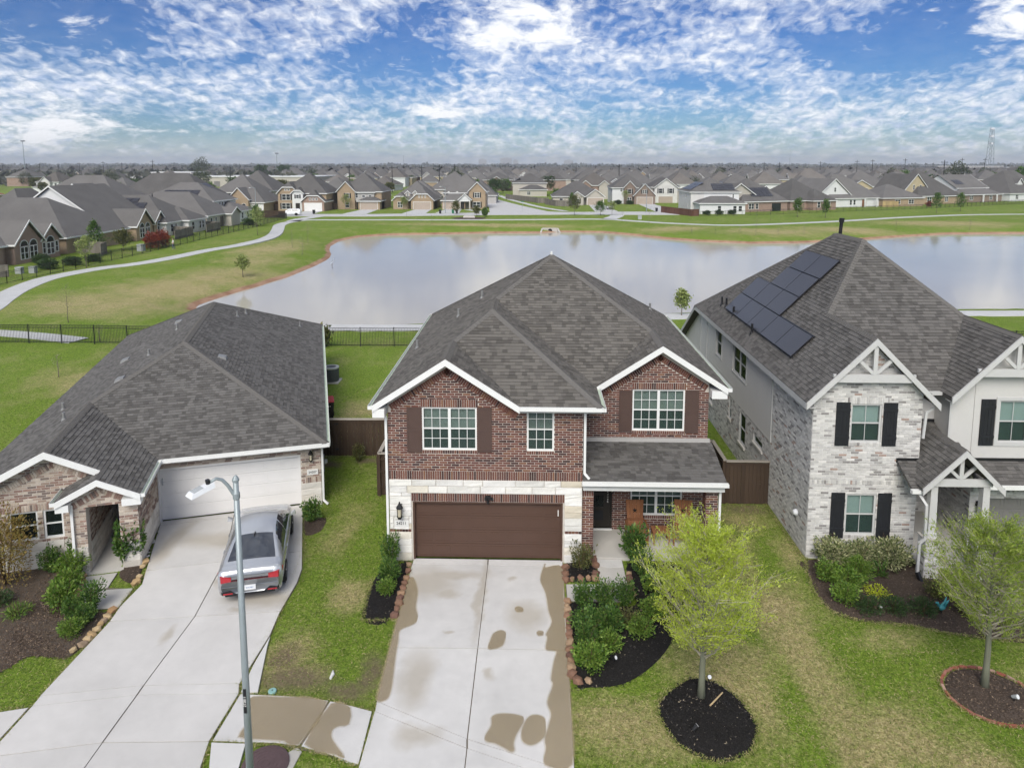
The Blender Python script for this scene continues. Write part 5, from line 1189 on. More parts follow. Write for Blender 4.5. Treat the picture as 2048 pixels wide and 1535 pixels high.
pr = MB(); [pr.box(-.16 + k * .08, -.11 + k * .08, -.352, -.338, .68, .73) for k in range(4)]; pr.build('lettering', 'sign_white', bn)
# ------------------------------------------------------------------ right neighbour (two storeys, whitewashed brick, solar roof)
rh = thing('white_brick_house', 'two storey whitewashed brick house with black shutters and solar panels on its roof', 'house', (9.07, 22.31, 0))
rw = MB(); ZR = 5.42
RF = frame((0, 0, 0), XU, NF)
rw1 = (1.20, 2.18, 4.0, 5.28); rw2 = (1.20, 2.18, .85, 2.25)
wall_panel(rw, RF, 0, 3.45, 0, 5.3, [rw1, rw2], .1); wall_poly(rw, RF, [(0, 5.3), (3.45, 5.3), (3.45, 5.60), (1.74, 7.30), (0, 5.56)])
RS = frame((0, 15.2, 0), -YU, -XU)                    # side wall, x 0 (back) .. 15.2 (front corner)
def sx_(y): return 15.2 - (y - 22.31)
sw_ = [(sx_(34.25), sx_(33.25), 3.72, 4.98), (sx_(31.35), sx_(29.35), 3.72, 4.98), (sx_(30.05), sx_(29.2), .95, 2.3), (sx_(28.1), sx_(27.0), 1.72, 2.06), (sx_(31.75), sx_(31.35), 1.4, 2.35), (sx_(35.4), sx_(34.7), 1.0, 2.3)]
wall_panel(rw, RS, 0, 15.2, 0, 5.3, sw_, .1)
RR = frame((3.45, 0, 0), YU, XU); wall_panel(rw, RR, 0, 1.9, 0, 5.3, [])
rwall = rw.build('wall', 'mortar_white', rh)
# upper recess wall, panelled second gable, entry and garage
RC = frame((3.45, 1.6, 0), XU, NF)
up = MB(); wall_panel(up, RC, 0, 1.3, 2.9, 5.35, []); RG = frame((4.75, .70, 0), XU, NF); rw3 = (1.57, 2.55, 3.78, 5.22)
wall_panel(up, RG, 0, 3.7, 3.0, 5.3, [rw3], .08); wall_poly(up, RG, [(0, 5.3), (3.7, 5.3), (3.7, 5.47), (1.85, 7.3), (0, 5.46)]); RGs = frame((4.75, 1.7, 0), -YU, -XU); wall_panel(up, RGs, 0, 1.0, 2.9, 5.3, [])
upw = up.build('panel_wall', 'panel_pale', rh)
for x in (.75, 2.9): MB().ob(RG, x, x + .018, 3.0, 6.2, .0, .012).build('panel_joint', 'siding_grey', upw)
MB().ob(RG, -.03, .03, 3.0, 5.3, -.02, .02).build('corner_board', 'trim_grey', upw)
lo = MB(); RE = frame((5.68, .80, 0), XU, NF); rgar = (.62, 3.4, 0, 1.78); wall_panel(lo, RE, 0, 3.6, 0, 2.7, [rgar], .2)
REs = frame((5.68, 3.2, 0), -YU, -XU); wall_panel(lo, REs, 0, 2.4, 0, 2.7, []); RBk = frame((3.45, 3.2, 0), XU, NF); wall_panel(lo, RBk, 0, 2.23, 0, 2.9, [(.45, 1.45, 0.1, 2.2)], .1); RRi = frame((3.45, 0, 0), YU, XU)
lowr = lo.build('entry_wall', 'mortar_white', rh)
rb = brickwork(RF, [(0, 0.05), (3.45, 0.05), (3.45, 5.56), (2.90, 6.10), (.56, 6.10), (0, 5.54)], [rw1, rw2, (.98, 2.45, 5.28, 5.50), (1.12, 2.26, 3.88, 4.0), (1.12, 2.26, .73, .85), (0, 3.45, 2.58, 2.72)], .05, 6.10, seed=80)
rb += brickwork(RF, [(.78, 6.30), (2.70, 6.30), (1.74, 7.26)], [], 6.30, 7.2, seed=81)
rb += soldiers(RF, 1.0, 2.42, 5.28, 5.50, .076) + soldiers(RF, 1.12, 2.26, 3.88, 4.0, .1) + soldiers(RF, 1.12, 2.26, .73, .85, .1) + soldiers(RF, 0, 3.45, 2.58, 2.72, .076)
yb = sx_(26.05)
rb += brickwork(RS, [(yb, .05), (15.2, .05), (15.2, 5.2), (yb, 5.2)], [w for w in sw_], .05, 5.2, seed=82) + brickwork(RS, [(0, .05), (yb, .05), (yb, 2.45), (0, 2.45)], sw_, .05, 2.45, seed=83)
rb += brickwork(RR, [(0, .05), (1.9, .05), (1.9, 2.9), (0, 2.9)], [], .05, 2.9, seed=84)
pieces(rwall, 'brick', 'brick_white', rb, 300)
rb2 = brickwork(RE, [(0, .05), (3.6, .05), (3.6, 2.0), (0, 2.0)], [rgar], .05, 2.0, seed=85) + soldiers(RE, 0, 3.6, 2.0, 2.28, .08) + brickwork(REs, [(0, .05), (2.4, .05), (2.4, 2.6), (0, 2.6)], [], .05, 2.6, seed=86) + brickwork(RBk, [(0, .05), (2.2, .05), (2.2, 2.6), (0, 2.6)], [(.45, 1.45, 0, 2.2)], .05, 2.6, seed=87)
pieces(lowr, 'brick', 'brick_white', rb2, 150)
# lap siding on the side wall
lap = []; z = 2.47; k = 0
while z < 5.2:
    for a, b in cut([(0.05, yb - .06)], [(h[0] - .07, h[1] + .07, h[2] - .07, h[3] + .07) for h in sw_], z, z + .19):
        o, u, n = RS; pt = lambda x, d, zz: o + u * x + n * d + UZ * zz
        lap.append(([pt(a, .028, z), pt(b, .028, z), pt(b, .010, z + .195), pt(a, .010, z + .195), pt(a, 0, z), pt(b, 0, z)], [(0, 1, 2, 3), (4, 5, 1, 0), (4, 0, 3), (5, 2, 1)]))
    z += .19; k += 1
pieces(rwall, 'siding_board', 'siding_pale', lap, 60)
for x in (0.0, yb - .06): MB().ob(RS, x, x + .06, 2.45, 5.25, .0, .04).build('corner_board', 'trim_grey', rwall)
MB().ob(RS, sx_(36.1), sx_(36.04), 2.45, 5.25, .01, .045).build('corner_board', 'trim_grey', rwall)
# windows, shutters
rx2 = MB(); wall_panel(rx2, frame((8.65, 1.0, 0), YU, XU), 0, 14.2, 0, 5.3, []); wall_panel(rx2, frame((8.65, 15.2, 0), -XU, YU), 0, 8.65, 0, 5.3, []); rx2.build('rear_side_wall', 'siding_pale', rh)
for wq in (rw1, rw2): window(rh, RF, *wq, 1, (2, 1), 'trim_grey', 'window_glass_green', 'curtain', rec=.05)
shutter(rh, RF, .72, 1.16, 3.90, 5.34, 'shutter_black', 'board'); shutter(rh, RF, 2.22, 2.66, 3.90, 5.34, 'shutter_black', 'board'); shutter(rh, RF, .72, 1.16, .75, 2.30, 'shutter_black', 'board'); shutter(rh, RF, 2.22, 2.66, .75, 2.30, 'shutter_black', 'board')
window(rh, RG, *rw3, 1, (2, 1), 'trim_grey', 'window_glass_green', 'curtain', rec=.03); shutter(rh, RG, .98, 1.44, 3.68, 5.25, 'shutter_black', 'board'); shutter(rh, RG, 2.7, 3.16, 3.68, 5.25, 'shutter_black', 'board')
tr3 = MB()
for (a, b, c, d) in ((1.47, 2.65, 5.22, 5.32), (1.47, 2.65, 3.66, 3.78), (1.47, 1.57, 3.78, 5.22), (2.55, 2.65, 3.78, 5.22)): tr3.ob(RG, a, b, c, d, 0, .03)
tr3.build('window_trim', 'trim_grey', rh)
for i, h in enumerate(sw_):
    window(rh, RS, *h, 2 if i == 1 else 1, (1, 1), 'trim_grey', 'window_glass', None, rec=.03, split=i not in (3,))
    if i < 2:
        m = MB(); a, b, c, d = h; [m.ob(RS, *q, .0, .045) for q in ((a - .07, b + .07, d, d + .07), (a - .07, b + .07, c - .07, c), (a - .07, a, c, d), (b, b + .07, c, d))]; m.build('window_trim', 'trim_grey', rh)
    else: MB().ob(RS, h[0] - .06, h[1] + .06, h[2] - .10, h[2], .0, .07).build('sill', 'cast_stone', rh)
garage_door(rh, RE, rgar[0], rgar[1], .05, rgar[3], 'garage_grey', 4, 5, .14)
ed = MB().ob(RBk, .5, 1.4, .1, 2.2, -.1, -.05).build('front_door', 'door_dark', rh); mm = MB(); mm.ob(RBk, .45, .5, .1, 2.25, -.1, .03); mm.ob(RBk, 1.4, 1.45, .1, 2.25, -.1, .03); mm.build('door_frame', 'trim_white', ed)
MB().box(3.5, 5.65, -.5, 3.18, 0, .09).build('porch_floor', 'concrete_walk', rh)
# main roof
def r_(x, y, z): return (x - 9.07, y - 22.31, z)
SR = 1.0; gp = 2.09
b0 = r_(8.72, 22.0, ZR); b1 = r_(12.90, 22.0, ZR); GP = r_(10.81, 22.0, ZR + gp); FR0 = 23.3; sf_ = .85
AP = r_(13.22, 23.3 + 4.5 / .85, ZR + 4.5); AB = r_(13.22, 31.1, ZR + 4.5)
HB = r_(10.81, 23.3 + gp / sf_, ZR + gp); v1 = r_(12.90, 23.3, ZR)
c0 = r_(13.62, 22.65, ZR); c1 = r_(17.72, 22.65, ZR); CP = r_(15.67, 22.65, ZR + 2.05); F2 = r_(15.67, 23.3 + 2.05 / sf_, ZR + 2.05); v2 = r_(13.62, 23.3, ZR)
bk0 = r_(8.72, 37.6, ZR); bk1 = r_(17.72, 37.6, ZR)
rp = [[b0, GP, HB, AP, AB, bk0], [GP, b1, v1, HB], [v1, v2, F2, AP, HB], [c0, CP, F2, v2], [CP, c1, bk1, AB, AP, F2], [bk1, bk0, AB]]
rroof = shingled_roof(rh, rp, [(GP, HB, 0, 1), (HB, AP, 0, 2), (AP, AB, 0, 4), (AP, F2, 2, 4), (F2, CP, 3, 4), (AB, bk0, 0, 5), (AB, bk1, 4, 5)], 'shingle_dark', 'ridge_cap', seed=91)
# lower rear slope past the back of the side wall
lowp = [r_(8.72, 37.6, ZR - .02), r_(17.7, 37.6, ZR - .02), r_(17.7, 41.6, 2.85), r_(8.72, 41.6, 2.85)]
MB().poly3(lowp, .14).build('rear_roof', 'shingle_dark', rh); rr_ = MB(); RB2 = frame((0, 19.2, 0), -YU, -XU); wall_poly(rr_, RB2, [(0, 0), (4.05, 0), (4.05, 5.25), (0, 2.8)]); rr_.build('rear_wall', 'siding_pale', rh)
fascia(rh, [lowp[3], lowp[0]], 'trim_grey', .2, .03, 'rake_board', .01)
fascia(rh, [b0, GP, b1], 'trim_grey', .22, .05, 'rake_board', .005); fascia(rh, [c0, CP, c1], 'trim_grey', .22, .05, 'rake_board', .005)
MB().box(-.36, -.31, -.3, 15.3, ZR - .22, ZR - .02).build('fascia', 'trim_grey', rh); MB().box(-.34, -.01, -.2, 15.25, ZR - .24, ZR - .20).build('soffit', 'trim_grey', rh)
gutter(rh, v1, v2, 'trim_grey')
def rsoff(pa, pb, depth, drop=.16):
    pa = np.array(pa); pb = np.array(pb); MB().hexa([pa - UZ * (drop + .02), pb - UZ * (drop + .02), pb + YU * depth - UZ * (drop + .02), pa + YU * depth - UZ * (drop + .02), pa - UZ * drop, pb - UZ * drop, pb + YU * depth - UZ * drop, pa + YU * depth - UZ * drop]).build('soffit', 'trim_grey', rh)
rsoff(b0, GP, .30); rsoff(GP, b1, .30); rsoff(c0, CP, .34); rsoff(CP, c1, .34)
def truss(cx, y, zb, half, z_top, t=.13, nm='gable_truss', beam=.26, cut_=True):
    """king post with two braces over a tie beam, standing proud of the gable"""
    w = MB(); w.box(cx - half, cx + half, y, y + .07, zb, zb + beam); w.build('tie_beam', 'trim_grey', rh)
    k = MB(); k.box(cx - t / 2, cx + t / 2, y - .006, y + .06, zb + beam, z_top - .05); k.build('king_post', 'trim_grey', rh)
    for s in (-1, 1):
        h = (z_top - zb - beam) * .52; MB().bar((cx + s * .06, y + .03, zb + beam + .04), (cx + s * (h + .06) * .9, y + .03, zb + beam + h * .92), .06, t * .8, (0, 0, 1)).build('brace', 'trim_grey', rh)
truss(10.81 - 9.07, -.30, 6.08, 1.28, 7.36, .13); truss(15.67 - 9.07, .36, 6.10, 1.25, 7.32, .13)
for (x, y) in ((9.35, 34.6), (9.4, 34.0), (9.3, 32.4), (9.2, 29.3)): vent_pipe(rh, r_(x, y, ZR + x - 8.72), .42, .05, 'plastic_black')
fl = MB(); fl.tube([r_(13.9, 32.4, 9.0), r_(13.98, 32.4, 10.35)], .075, 12); fl.tube([r_(13.98, 32.4, 10.3), r_(13.99, 32.4, 10.5)], .11, 12); fl.build('flue_pipe', 'plastic_black', rh)
# porch gable in front of the entry
pz, sp_ = 3.02, 1.0; pc = 13.27 - 9.07; ph = 1.24; py = -1.2
k0, k1, kp, kb = (pc - ph, py, pz), (pc + ph, py, pz), (pc, py, pz + ph), (pc, 1.55, pz + ph)
pp_ = [[k0, kp, kb, (pc - ph, 1.55, pz)], [k1, (pc + ph, 1.55, pz), kb, kp]]
shingled_roof(rh, pp_, [(kp, kb, 0, 1)], 'shingle_dark', seed=101, th=.1, limit=120)
fascia(rh, [k0, kp, k1], 'trim_grey', .2, .05, 'rake_board', .005); rsoff(k0, kp, .25, .12); rsoff(kp, k1, .25, .12); truss(pc, py + .16, 3.02, .98, pz + ph - .1, .12, beam=.24)
skirt = [[(2.75, -1.0, 2.92), (3.55, -1.0, 2.92), (3.55, -.02, 3.42), (2.75, -.02, 3.42)]]
shingled_roof(rh, skirt, [], 'shingle_dark', seed=103, th=.09, limit=40); MB().box(2.72, 3.5, -.04, .0, 3.36, 3.50).build('flashing', 'black_metal', rh); gutter(rh, (2.7, -1.0, 2.92), (3.0, -1.0, 2.92), 'trim_white')
gl = [[(5.35, -.10, 2.66), (9.5, -.10, 2.66), (9.5, .70, 3.16), (5.35, .70, 3.16)]]
shingled_roof(rh, gl, [], 'shingle_dark', seed=105, th=.1, limit=80); gutter(rh, (5.35, -.10, 2.66), (9.5, -.10, 2.66), 'trim_white'); MB().box(5.3, 9.5, .66, .70, 3.14, 3.24).build('flashing', 'black_metal', rh)
mid = [[(3.45, .2, 3.55), (5.1, .2, 3.55), (5.1, 1.6, 4.15), (3.45, 1.6, 4.15)]]
shingled_roof(rh, mid, [], 'shingle_dark', seed=107, th=.1, limit=60); MB().box(3.46, 4.75, 1.55, 1.6, 4.12, 4.24).build('flashing', 'black_metal', rh)
for (cx_, cy_) in ((3.43, -.92), (5.02, -.92)):
    b = MB(); b.box(cx_ - .22, cx_ + .22, cy_ - .22, cy_ + .22, 0, 1.28); bb = b.build('column_base', 'mortar_white', rh)
    pcs = []
    for (o_, u_, n_) in (((cx_ - .22, cy_ - .22, 0), XU, NF), ((cx_ - .22, cy_ + .22, 0), -YU, -XU), ((cx_ + .22, cy_ - .22, 0), YU, XU)): pcs += brickwork(frame(o_, u_, n_), [(0, .03), (.44, .03), (.44, 1.26), (0, 1.26)], [], .03, 1.26, seed=110)
    pieces(bb, 'brick', 'brick_white', pcs, 60); MB().box(cx_ - .25, cx_ + .25, cy_ - .25, cy_ + .25, 1.28, 1.34).build('capstone', 'cast_stone', bb)
    c = MB(); c.box(cx_ - .15, cx_ + .15, cy_ - .15, cy_ + .15, 1.34, 1.50); c.hexa([(cx_ - .12, cy_ - .12, 1.5), (cx_ + .12, cy_ - .12, 1.5), (cx_ + .12, cy_ + .12, 1.5), (cx_ - .12, cy_ + .12, 1.5), (cx_ - .10, cy_ - .10, 3.0), (cx_ + .10, cy_ - .10, 3.0), (cx_ + .10, cy_ + .10, 3.0), (cx_ - .10, cy_ + .10, 3.0)]); c.build('porch_column', 'trim_grey', rh)
downspout(rh, [(3.75, -.1, 5.2), (3.55, -.05, 5.05), (3.50, -.05, 4.2)], 'trim_grey'); downspout(rh, [(2.95, -1.0, 2.8), (3.1, -1.22, 2.5), (3.12, -1.22, 1.4), (2.98, -1.20, 1.25), (2.98, -1.20, .25)], 'trim_grey'); MB().bar((2.98, -1.2, .3), (3.05, -1.35, .03), .1, .1).build('drain_boot', 'plastic_black', rh)
lantern(rh, (5.92, .78, 1.55), NF, .95)
hb = MB().lathe([(.10, -.06), (.12, 0), (.08, .07), (.05, .09)], 12).build('hose_bib_cover', 'plastic_white', rh); hb.rotation_euler = (0, -pi / 2, 0); hb.location = (-.05, .9, 1.15)
# solar array
sa = thing('solar_array', 'stepped array of twelve dark solar panels on the whitewashed house roof', 'solar panels', r_(8.72, 22.31, 0) if False else (8.72, 24.95, ZR))
du = np.array([1, 0, 1.]) / sqrt(2); dn = np.array([-1, 0, 1.]) / sqrt(2)
for row, (y0, cnt) in enumerate(((0.0, 5), (3.46, 3), (3.46, 2), (3.40, 2))):
    for k in range(cnt):
        a = du * (.86 + row * 1.065); b = du * (.86 + row * 1.065 + 1.035); ya = y0 + k * 1.735; yb_ = ya + 1.715
        q = [a + YU * ya, b + YU * ya, b + YU * yb_, a + YU * yb_]; lo_ = dn * .09; hi_ = dn * .125
        p = MB().hexa([q[0] + lo_, q[3] + lo_, q[2] + lo_, q[1] + lo_, q[0] + hi_, q[3] + hi_, q[2] + hi_, q[1] + hi_]).build('panel', 'solar_frame', sa)
        i_ = .015; qq = [a + du * i_ + YU * (ya + i_), b - du * i_ + YU * (ya + i_), b - du * i_ + YU * (yb_ - i_), a + du * i_ + YU * (yb_ - i_)]; h0, h1 = dn * .122, dn * .128
        MB().hexa([qq[0] + h0, qq[3] + h0, qq[2] + h0, qq[1] + h0, qq[0] + h1, qq[3] + h1, qq[2] + h1, qq[1] + h1]).build('cell_sheet', 'solar_cell', p)
for row, (y0, y1) in enumerate(((0, 8.66), (0, 8.66), (3.46, 8.66), (3.4, 6.9), (3.4, 6.9))):
    a = du * (.90 + row * 1.04); MB().bar(a + YU * y0 + dn * .06, a + YU * y1 + dn * .06, .04, .05, dn).build('rail', 'solar_frame', sa)
# yard sign
ys = thing('security_sign', 'blue octagonal yard sign on a stake before the white brick column', 'sign', (12.55, 21.25, .0))
MB().tube([(0, 0, 0), (0, 0, .62)], .012, 8).build('stake', 'plastic_white', ys)
oc = [(.155 * cos(pi / 8 + k * pi / 4), .155 * sin(pi / 8 + k * pi / 4)) for k in range(8)]
def oct_(s, y0, y1): v = [(x * s, y0, .70 + z * s) for x, z in oc] + [(x * s, y1, .70 + z * s) for x, z in oc]; return MB().add(v, [tuple(range(8)), tuple(range(15, 7, -1))] + [(k, 8 + k, 8 + (k + 1) % 8, (k + 1) % 8) for k in range(8)])
oct_(1.08, -.004, .006).build('border', 'plastic_white', ys); oct_(.96, -.010, .0).build('face', 'sign_blue', ys); text_mesh('lettering', 'ADT', .13, 'plastic_white', ys, (0, -.013, .70), (pi / 2, 0, 0))
# ------------------------------------------------------------------ fences
def wood_fence(label, pts, mat='fence_wood', h=1.75, cap='fence_cap', bw=.14, name='wooden_fence'):
    c = np.mean(pts, axis=0); t = thing(name, label, 'fence', (c[0], c[1], 0)); r = random.Random(int(abs(c[0] * 100)))
    for a, b in zip(pts, pts[1:]):
        a = np.array(a) - c; b = np.array(b) - c; L = np.linalg.norm(b - a); d = (b - a) / L; n = max(1, round(L / bw)); w = L / n; q = np.array([-d[1], d[0]]); ang = atan2(d[1], d[0])
        me = mesh_from('board', MB().box(-w / 2 + .003, w / 2 - .003, -.010, .010, .03, h - .06).v, MB().box(0, 1, 0, 1, 0, 1).f, mat)
        for k in range(n):
            p = a + d * w * (k + .5) + q * r.uniform(-.004, .004); o = link('board', me, t, (p[0], p[1], r.uniform(-.012, .012))); o.rotation_euler = (0, 0, ang)
        for z in (.35, 1.0, h - .25): MB().bar((*(a + q * .035), z), (*(b + q * .035), z), .04, .09).build('rail', mat, t)
        if cap: MB().bar((*a, h - .03), (*(b + d * .04), h - .03), .15, .04).build('cap_board', cap, t)
        MB().bar((*(a - q * .018), h - .12), (*(b - q * .018), h - .12), .02, .12).build('trim_board', mat, t)
        k = max(1, int(L / 2.4))
        for j in range(k + 1): p = a + (b - a) * j / k + q * .06; MB().box(p[0] - .045, p[0] + .045, p[1] - .045, p[1] + .045, 0, h - .05).build('post', mat, t)
    return t
wf = wood_fence('dark brown board fence with gate between tan house and brick house', [(-9.25, 30.05), (-5.95, 30.15)])
for z in (.35, 1.5): MB().add([(-.95, -.05, z - .06), (-.95, -.05, z + .06), (-1.15, -.05, z), (-.95, -.035, z - .06), (-.95, -.035, z + .06), (-1.15, -.035, z)], [(0, 1, 2), (5, 4, 3), (0, 3, 4, 1), (1, 4, 5, 2), (2, 5, 3, 0)]).build('hinge', 'black_metal', wf)
wood_fence('dark brown fence return against left side wall of the brick house', [(-4.62, 26.4), (-5.93, 26.4), (-5.93, 30.1)])
wood_fence('dark brown board gate fence between brick house and whitewashed house', [(7.42, 26.05), (9.03, 26.05)])
wood_fence('dark brown fence running back beside right wall of the brick house', [(7.40, 26.1), (7.40, 28.05), (6.15, 28.05)])
def iron_fence(label, pts, h=1.35, sp=.11, post=2.4, thick=.018, pr=.03):
    c = np.mean(pts, axis=0); t = thing('iron_fence', label, 'fence', (c[0], c[1], 0)); pk = []; Z = lambda p: float(ground_z(p[0] + c[0], p[1] + c[1]))
    for a, b in zip(pts, pts[1:]):
        a = np.array(a, float) - c; b = np.array(b, float) - c; L = np.linalg.norm(b - a); k = max(1, round(L / post))
        for j in range(k):
            p = a + (b - a) * j / k; q = a + (b - a) * (j + 1) / k; z = min(Z(p), Z(q))
            MB().box(p[0] - pr, p[0] + pr, p[1] - pr, p[1] + pr, z - .3, z + h + .06).build('post', 'iron', t)
            for zz in (h, h - .18, .12): MB().bar((*p, z + zz), (*q, z + zz), .03, .035).build('rail', 'iron', t)
            m = max(1, int(np.linalg.norm(q - p) / sp))
            for i in range(1, m): s = p + (q - p) * i / m; pk.append((s[0], s[1], z))
        MB().box(b[0] - pr, b[0] + pr, b[1] - pr, b[1] + pr, Z(b) - .3, Z(b) + h + .06).build('post', 'iron', t)
    if pk:
        pk = np.array(pk); e = thick / 2; off = np.array([[-e, -e, .05], [e, -e, .05], [e, e, .05], [-e, e, .05], [-e, -e, h], [e, -e, h], [e, e, h], [-e, e, h]])
        V = (pk[:, None, :] + off[None]).reshape(-1, 3); f = np.array([(0, 1, 5, 4), (1, 2, 6, 5), (2, 3, 7, 6), (3, 0, 4, 7)]); Fq = (np.arange(len(pk))[:, None, None] * 8 + f[None]).reshape(-1, 4)
        tag(link('pickets', np_mesh('pickets', V, Fq, 'iron'), t), kind='stuff')
    return t
iron_fence('black iron picket fence behind the back yards of the near houses', [(-39.2, 44.5), (-39.0, 49.5), (46, 49.5)])
iron_fence('black iron fence along the yards of the left house row', [(-56.5, 66), (-57.3, 75), (-56.8, 86), (-56.7, 101), (-57, 122), (-57.4, 144), (-59, 169)], sp=.16)
iron_fence('black iron fence along the yards of the right house row beyond the lake', [(42, 178.5), (55.5, 182), (72, 191), (88, 199), (114, 211), (140, 226), (168, 243), (185, 250)], sp=.2)
iron_fence('short black iron fence at the far end of left row beside the street', [(-59.2, 169.2), (-66, 174)], sp=.16)

# ------------------------------------------------------------------ plants
def shrub_mesh(seed, r, h, n, L, W, mat, shape='ball', up=.35):
    rs_ = np.random.RandomState(seed); d = rs_.normal(0, 1, (n, 3)); d /= np.linalg.norm(d, axis=1)[:, None]; k = rs_.uniform(0, 1, n) ** .38
    lump = 1 + .22 * np.sin(d[:, 0] * 4.1 + seed) * np.cos(d[:, 1] * 3.7 + seed * 2) + .12 * np.sin(d[:, 2] * 7 + seed) + .10 * np.sin(d[:, 0] * 11 + seed) * np.sin(d[:, 1] * 13)
    p = d * (k * lump)[:, None]; p[:, 2] = (p[:, 2] * .5 + .54)
    if shape == 'upright': p[:, :2] *= (.55 + .6 * p[:, 2:3])
    if shape == 'cone': p[:, :2] *= np.clip(1.25 - 1.15 * p[:, 2:3], .05, 1.2)
    if shape == 'flat': p[:, 2] *= .6
    p = p * np.array([r, r, h])
    me_o = leaf_cards('foliage', p, L, W, mat, None, rs_, 1.0, up, dirs=d * .9); me = me_o.data; bpy.data.objects.remove(me_o, do_unlink=True); return me
def stem_mesh(seed, r, h, n, mat, rad=.012):
    q = random.Random(seed); m = MB()
    for k in range(n):
        a = q.uniform(0, 6.28); e = q.uniform(.2, .8) * r; m.tube([(0.03 * cos(a), .03 * sin(a), -.02), (e * .5 * cos(a), e * .5 * sin(a), h * .45), (e * cos(a + .3), e * sin(a + .3), h * q.uniform(.75, 1.0))], [rad, rad * .8, rad * .4], 5)
    return mesh_from('stem', m.v, m.f, mat)
SHR = {}
def shrub(label, kind, x, y, s=1.0, sz=None, group=None, z=0.02, cat='shrub', name='shrub'):
    if kind not in SHR:
        spec = {'box': (1, .42, .75, 1500, .075, .042, 'leaf_bright', 'ball'), 'box2': (2, .42, .70, 1500, .075, .04, 'leaf_green', 'ball'), 'upright': (3, .42, 1.0, 1300, .085, .042, 'leaf_green', 'upright'), 'laurel': (4, .5, 1.1, 1400, .11, .055, 'leaf_green', 'upright'),
                'varieg': (5, .62, .95, 2600, .085, .04, 'leaf_varieg', 'ball'), 'low': (6, .42, .5, 1200, .07, .025, 'leaf_dark', 'ball'), 'rust': (7, .9, 2.3, 3600, .08, .04, 'leaf_rust', 'ball'), 'big': (8, .62, 1.5, 2100, .15, .085, 'leaf_green', 'upright'), 'lime': (9, .45, .14, 700, .05, .04, 'leaf_yellow', 'ball'),
                'iris': (10, .3, .5, 60, .42, .035, 'leaf_green', 'upright'), 'pine': (11, .45, .8, 2600, .10, .018, 'leaf_bright', 'ball'), 'dark': (12, .9, 1.3, 2200, .14, .08, 'leaf_dark', 'ball'), 'red': (13, 1.2, 2.4, 3000, .18, .10, 'leaf_red', 'ball'), 'olive': (14, 1.3, 2.2, 2600, .18, .10, 'leaf_olive', 'ball'), 'weed': (15, .32, .35, 400, .10, .02, 'leaf_bright', 'ball'), 'nandina': (16, .4, .7, 900, .07, .035, 'leaf_olive', 'upright')}[kind]
        SHR[kind] = (shrub_mesh(*spec), stem_mesh(spec[0], spec[1], spec[2], 7, 'stem_brown', .010 if spec[2] < 1.2 else .022))
    me, st_ = SHR[kind]; q = random.Random(int(x * 31 + y * 17)); t = thing(name, label, cat, (x, y, z), q.uniform(0, 6.28), group, (s, s, sz or s)); link('foliage', me, t); link('stem', st_, t); return t
# left neighbour's front bed
t_ = shrub('rust yellow feathery small tree at the left edge of leafy mulch bed', 'rust', -16.15, 20.0, 1.0, 1.05, cat='tree', name='ornamental_tree')
shrub('dark leaved upright shrub under neighbour front windows', 'upright', -15.25, 20.75, .9, .85); shrub('dark glossy shrub against neighbour porch corner', 'upright', -14.62, 21.25, .95, .95); shrub('bright green rounded shrub beside neighbour porch step', 'box', -14.35, 20.5, 1.15, 1.2)
shrub('bright green shrub second from porch in neighbour bed', 'box', -14.0, 19.75, .95, 1.0); shrub('dense bright green shrub in the middle of neighbour bed', 'box', -13.72, 18.95, 1.05, 1.15)
shrub('small bright shrub below the dense one in neighbour bed', 'box2', -13.12, 18.6, .75, .8); shrub('upright pale green shrub overlapping neighbour front walk', 'upright', -12.72, 18.85, .85, .95); shrub('low green shrub at the corner by the tan rocks', 'box2', -12.62, 18.35, .7, .75); shrub('round bright shrub nearest the street in neighbour bed', 'box', -12.62, 17.75, .78, .7)
shrub('large leaved dark green shrub between neighbour porch and driveway', 'big', -13.0, 21.3, .85, .95); shrub('sparse grassy weed patch in neighbour leafy bed', 'weed', -14.7, 18.5, 1.2); shrub('sparse olive shrub in neighbour leafy bed', 'nandina', -15.4, 17.7, .8); shrub('brownish low shrub at left of neighbour bed', 'low', -15.6, 19.0, .9)
shrub('bright green shrub at right front corner of the white garage', 'laurel', -7.92, 24.15, .78, .8); shrub('thin bare shrub in front of dark brown fence', 'nandina', -7.55, 29.5, .8, 1.1)
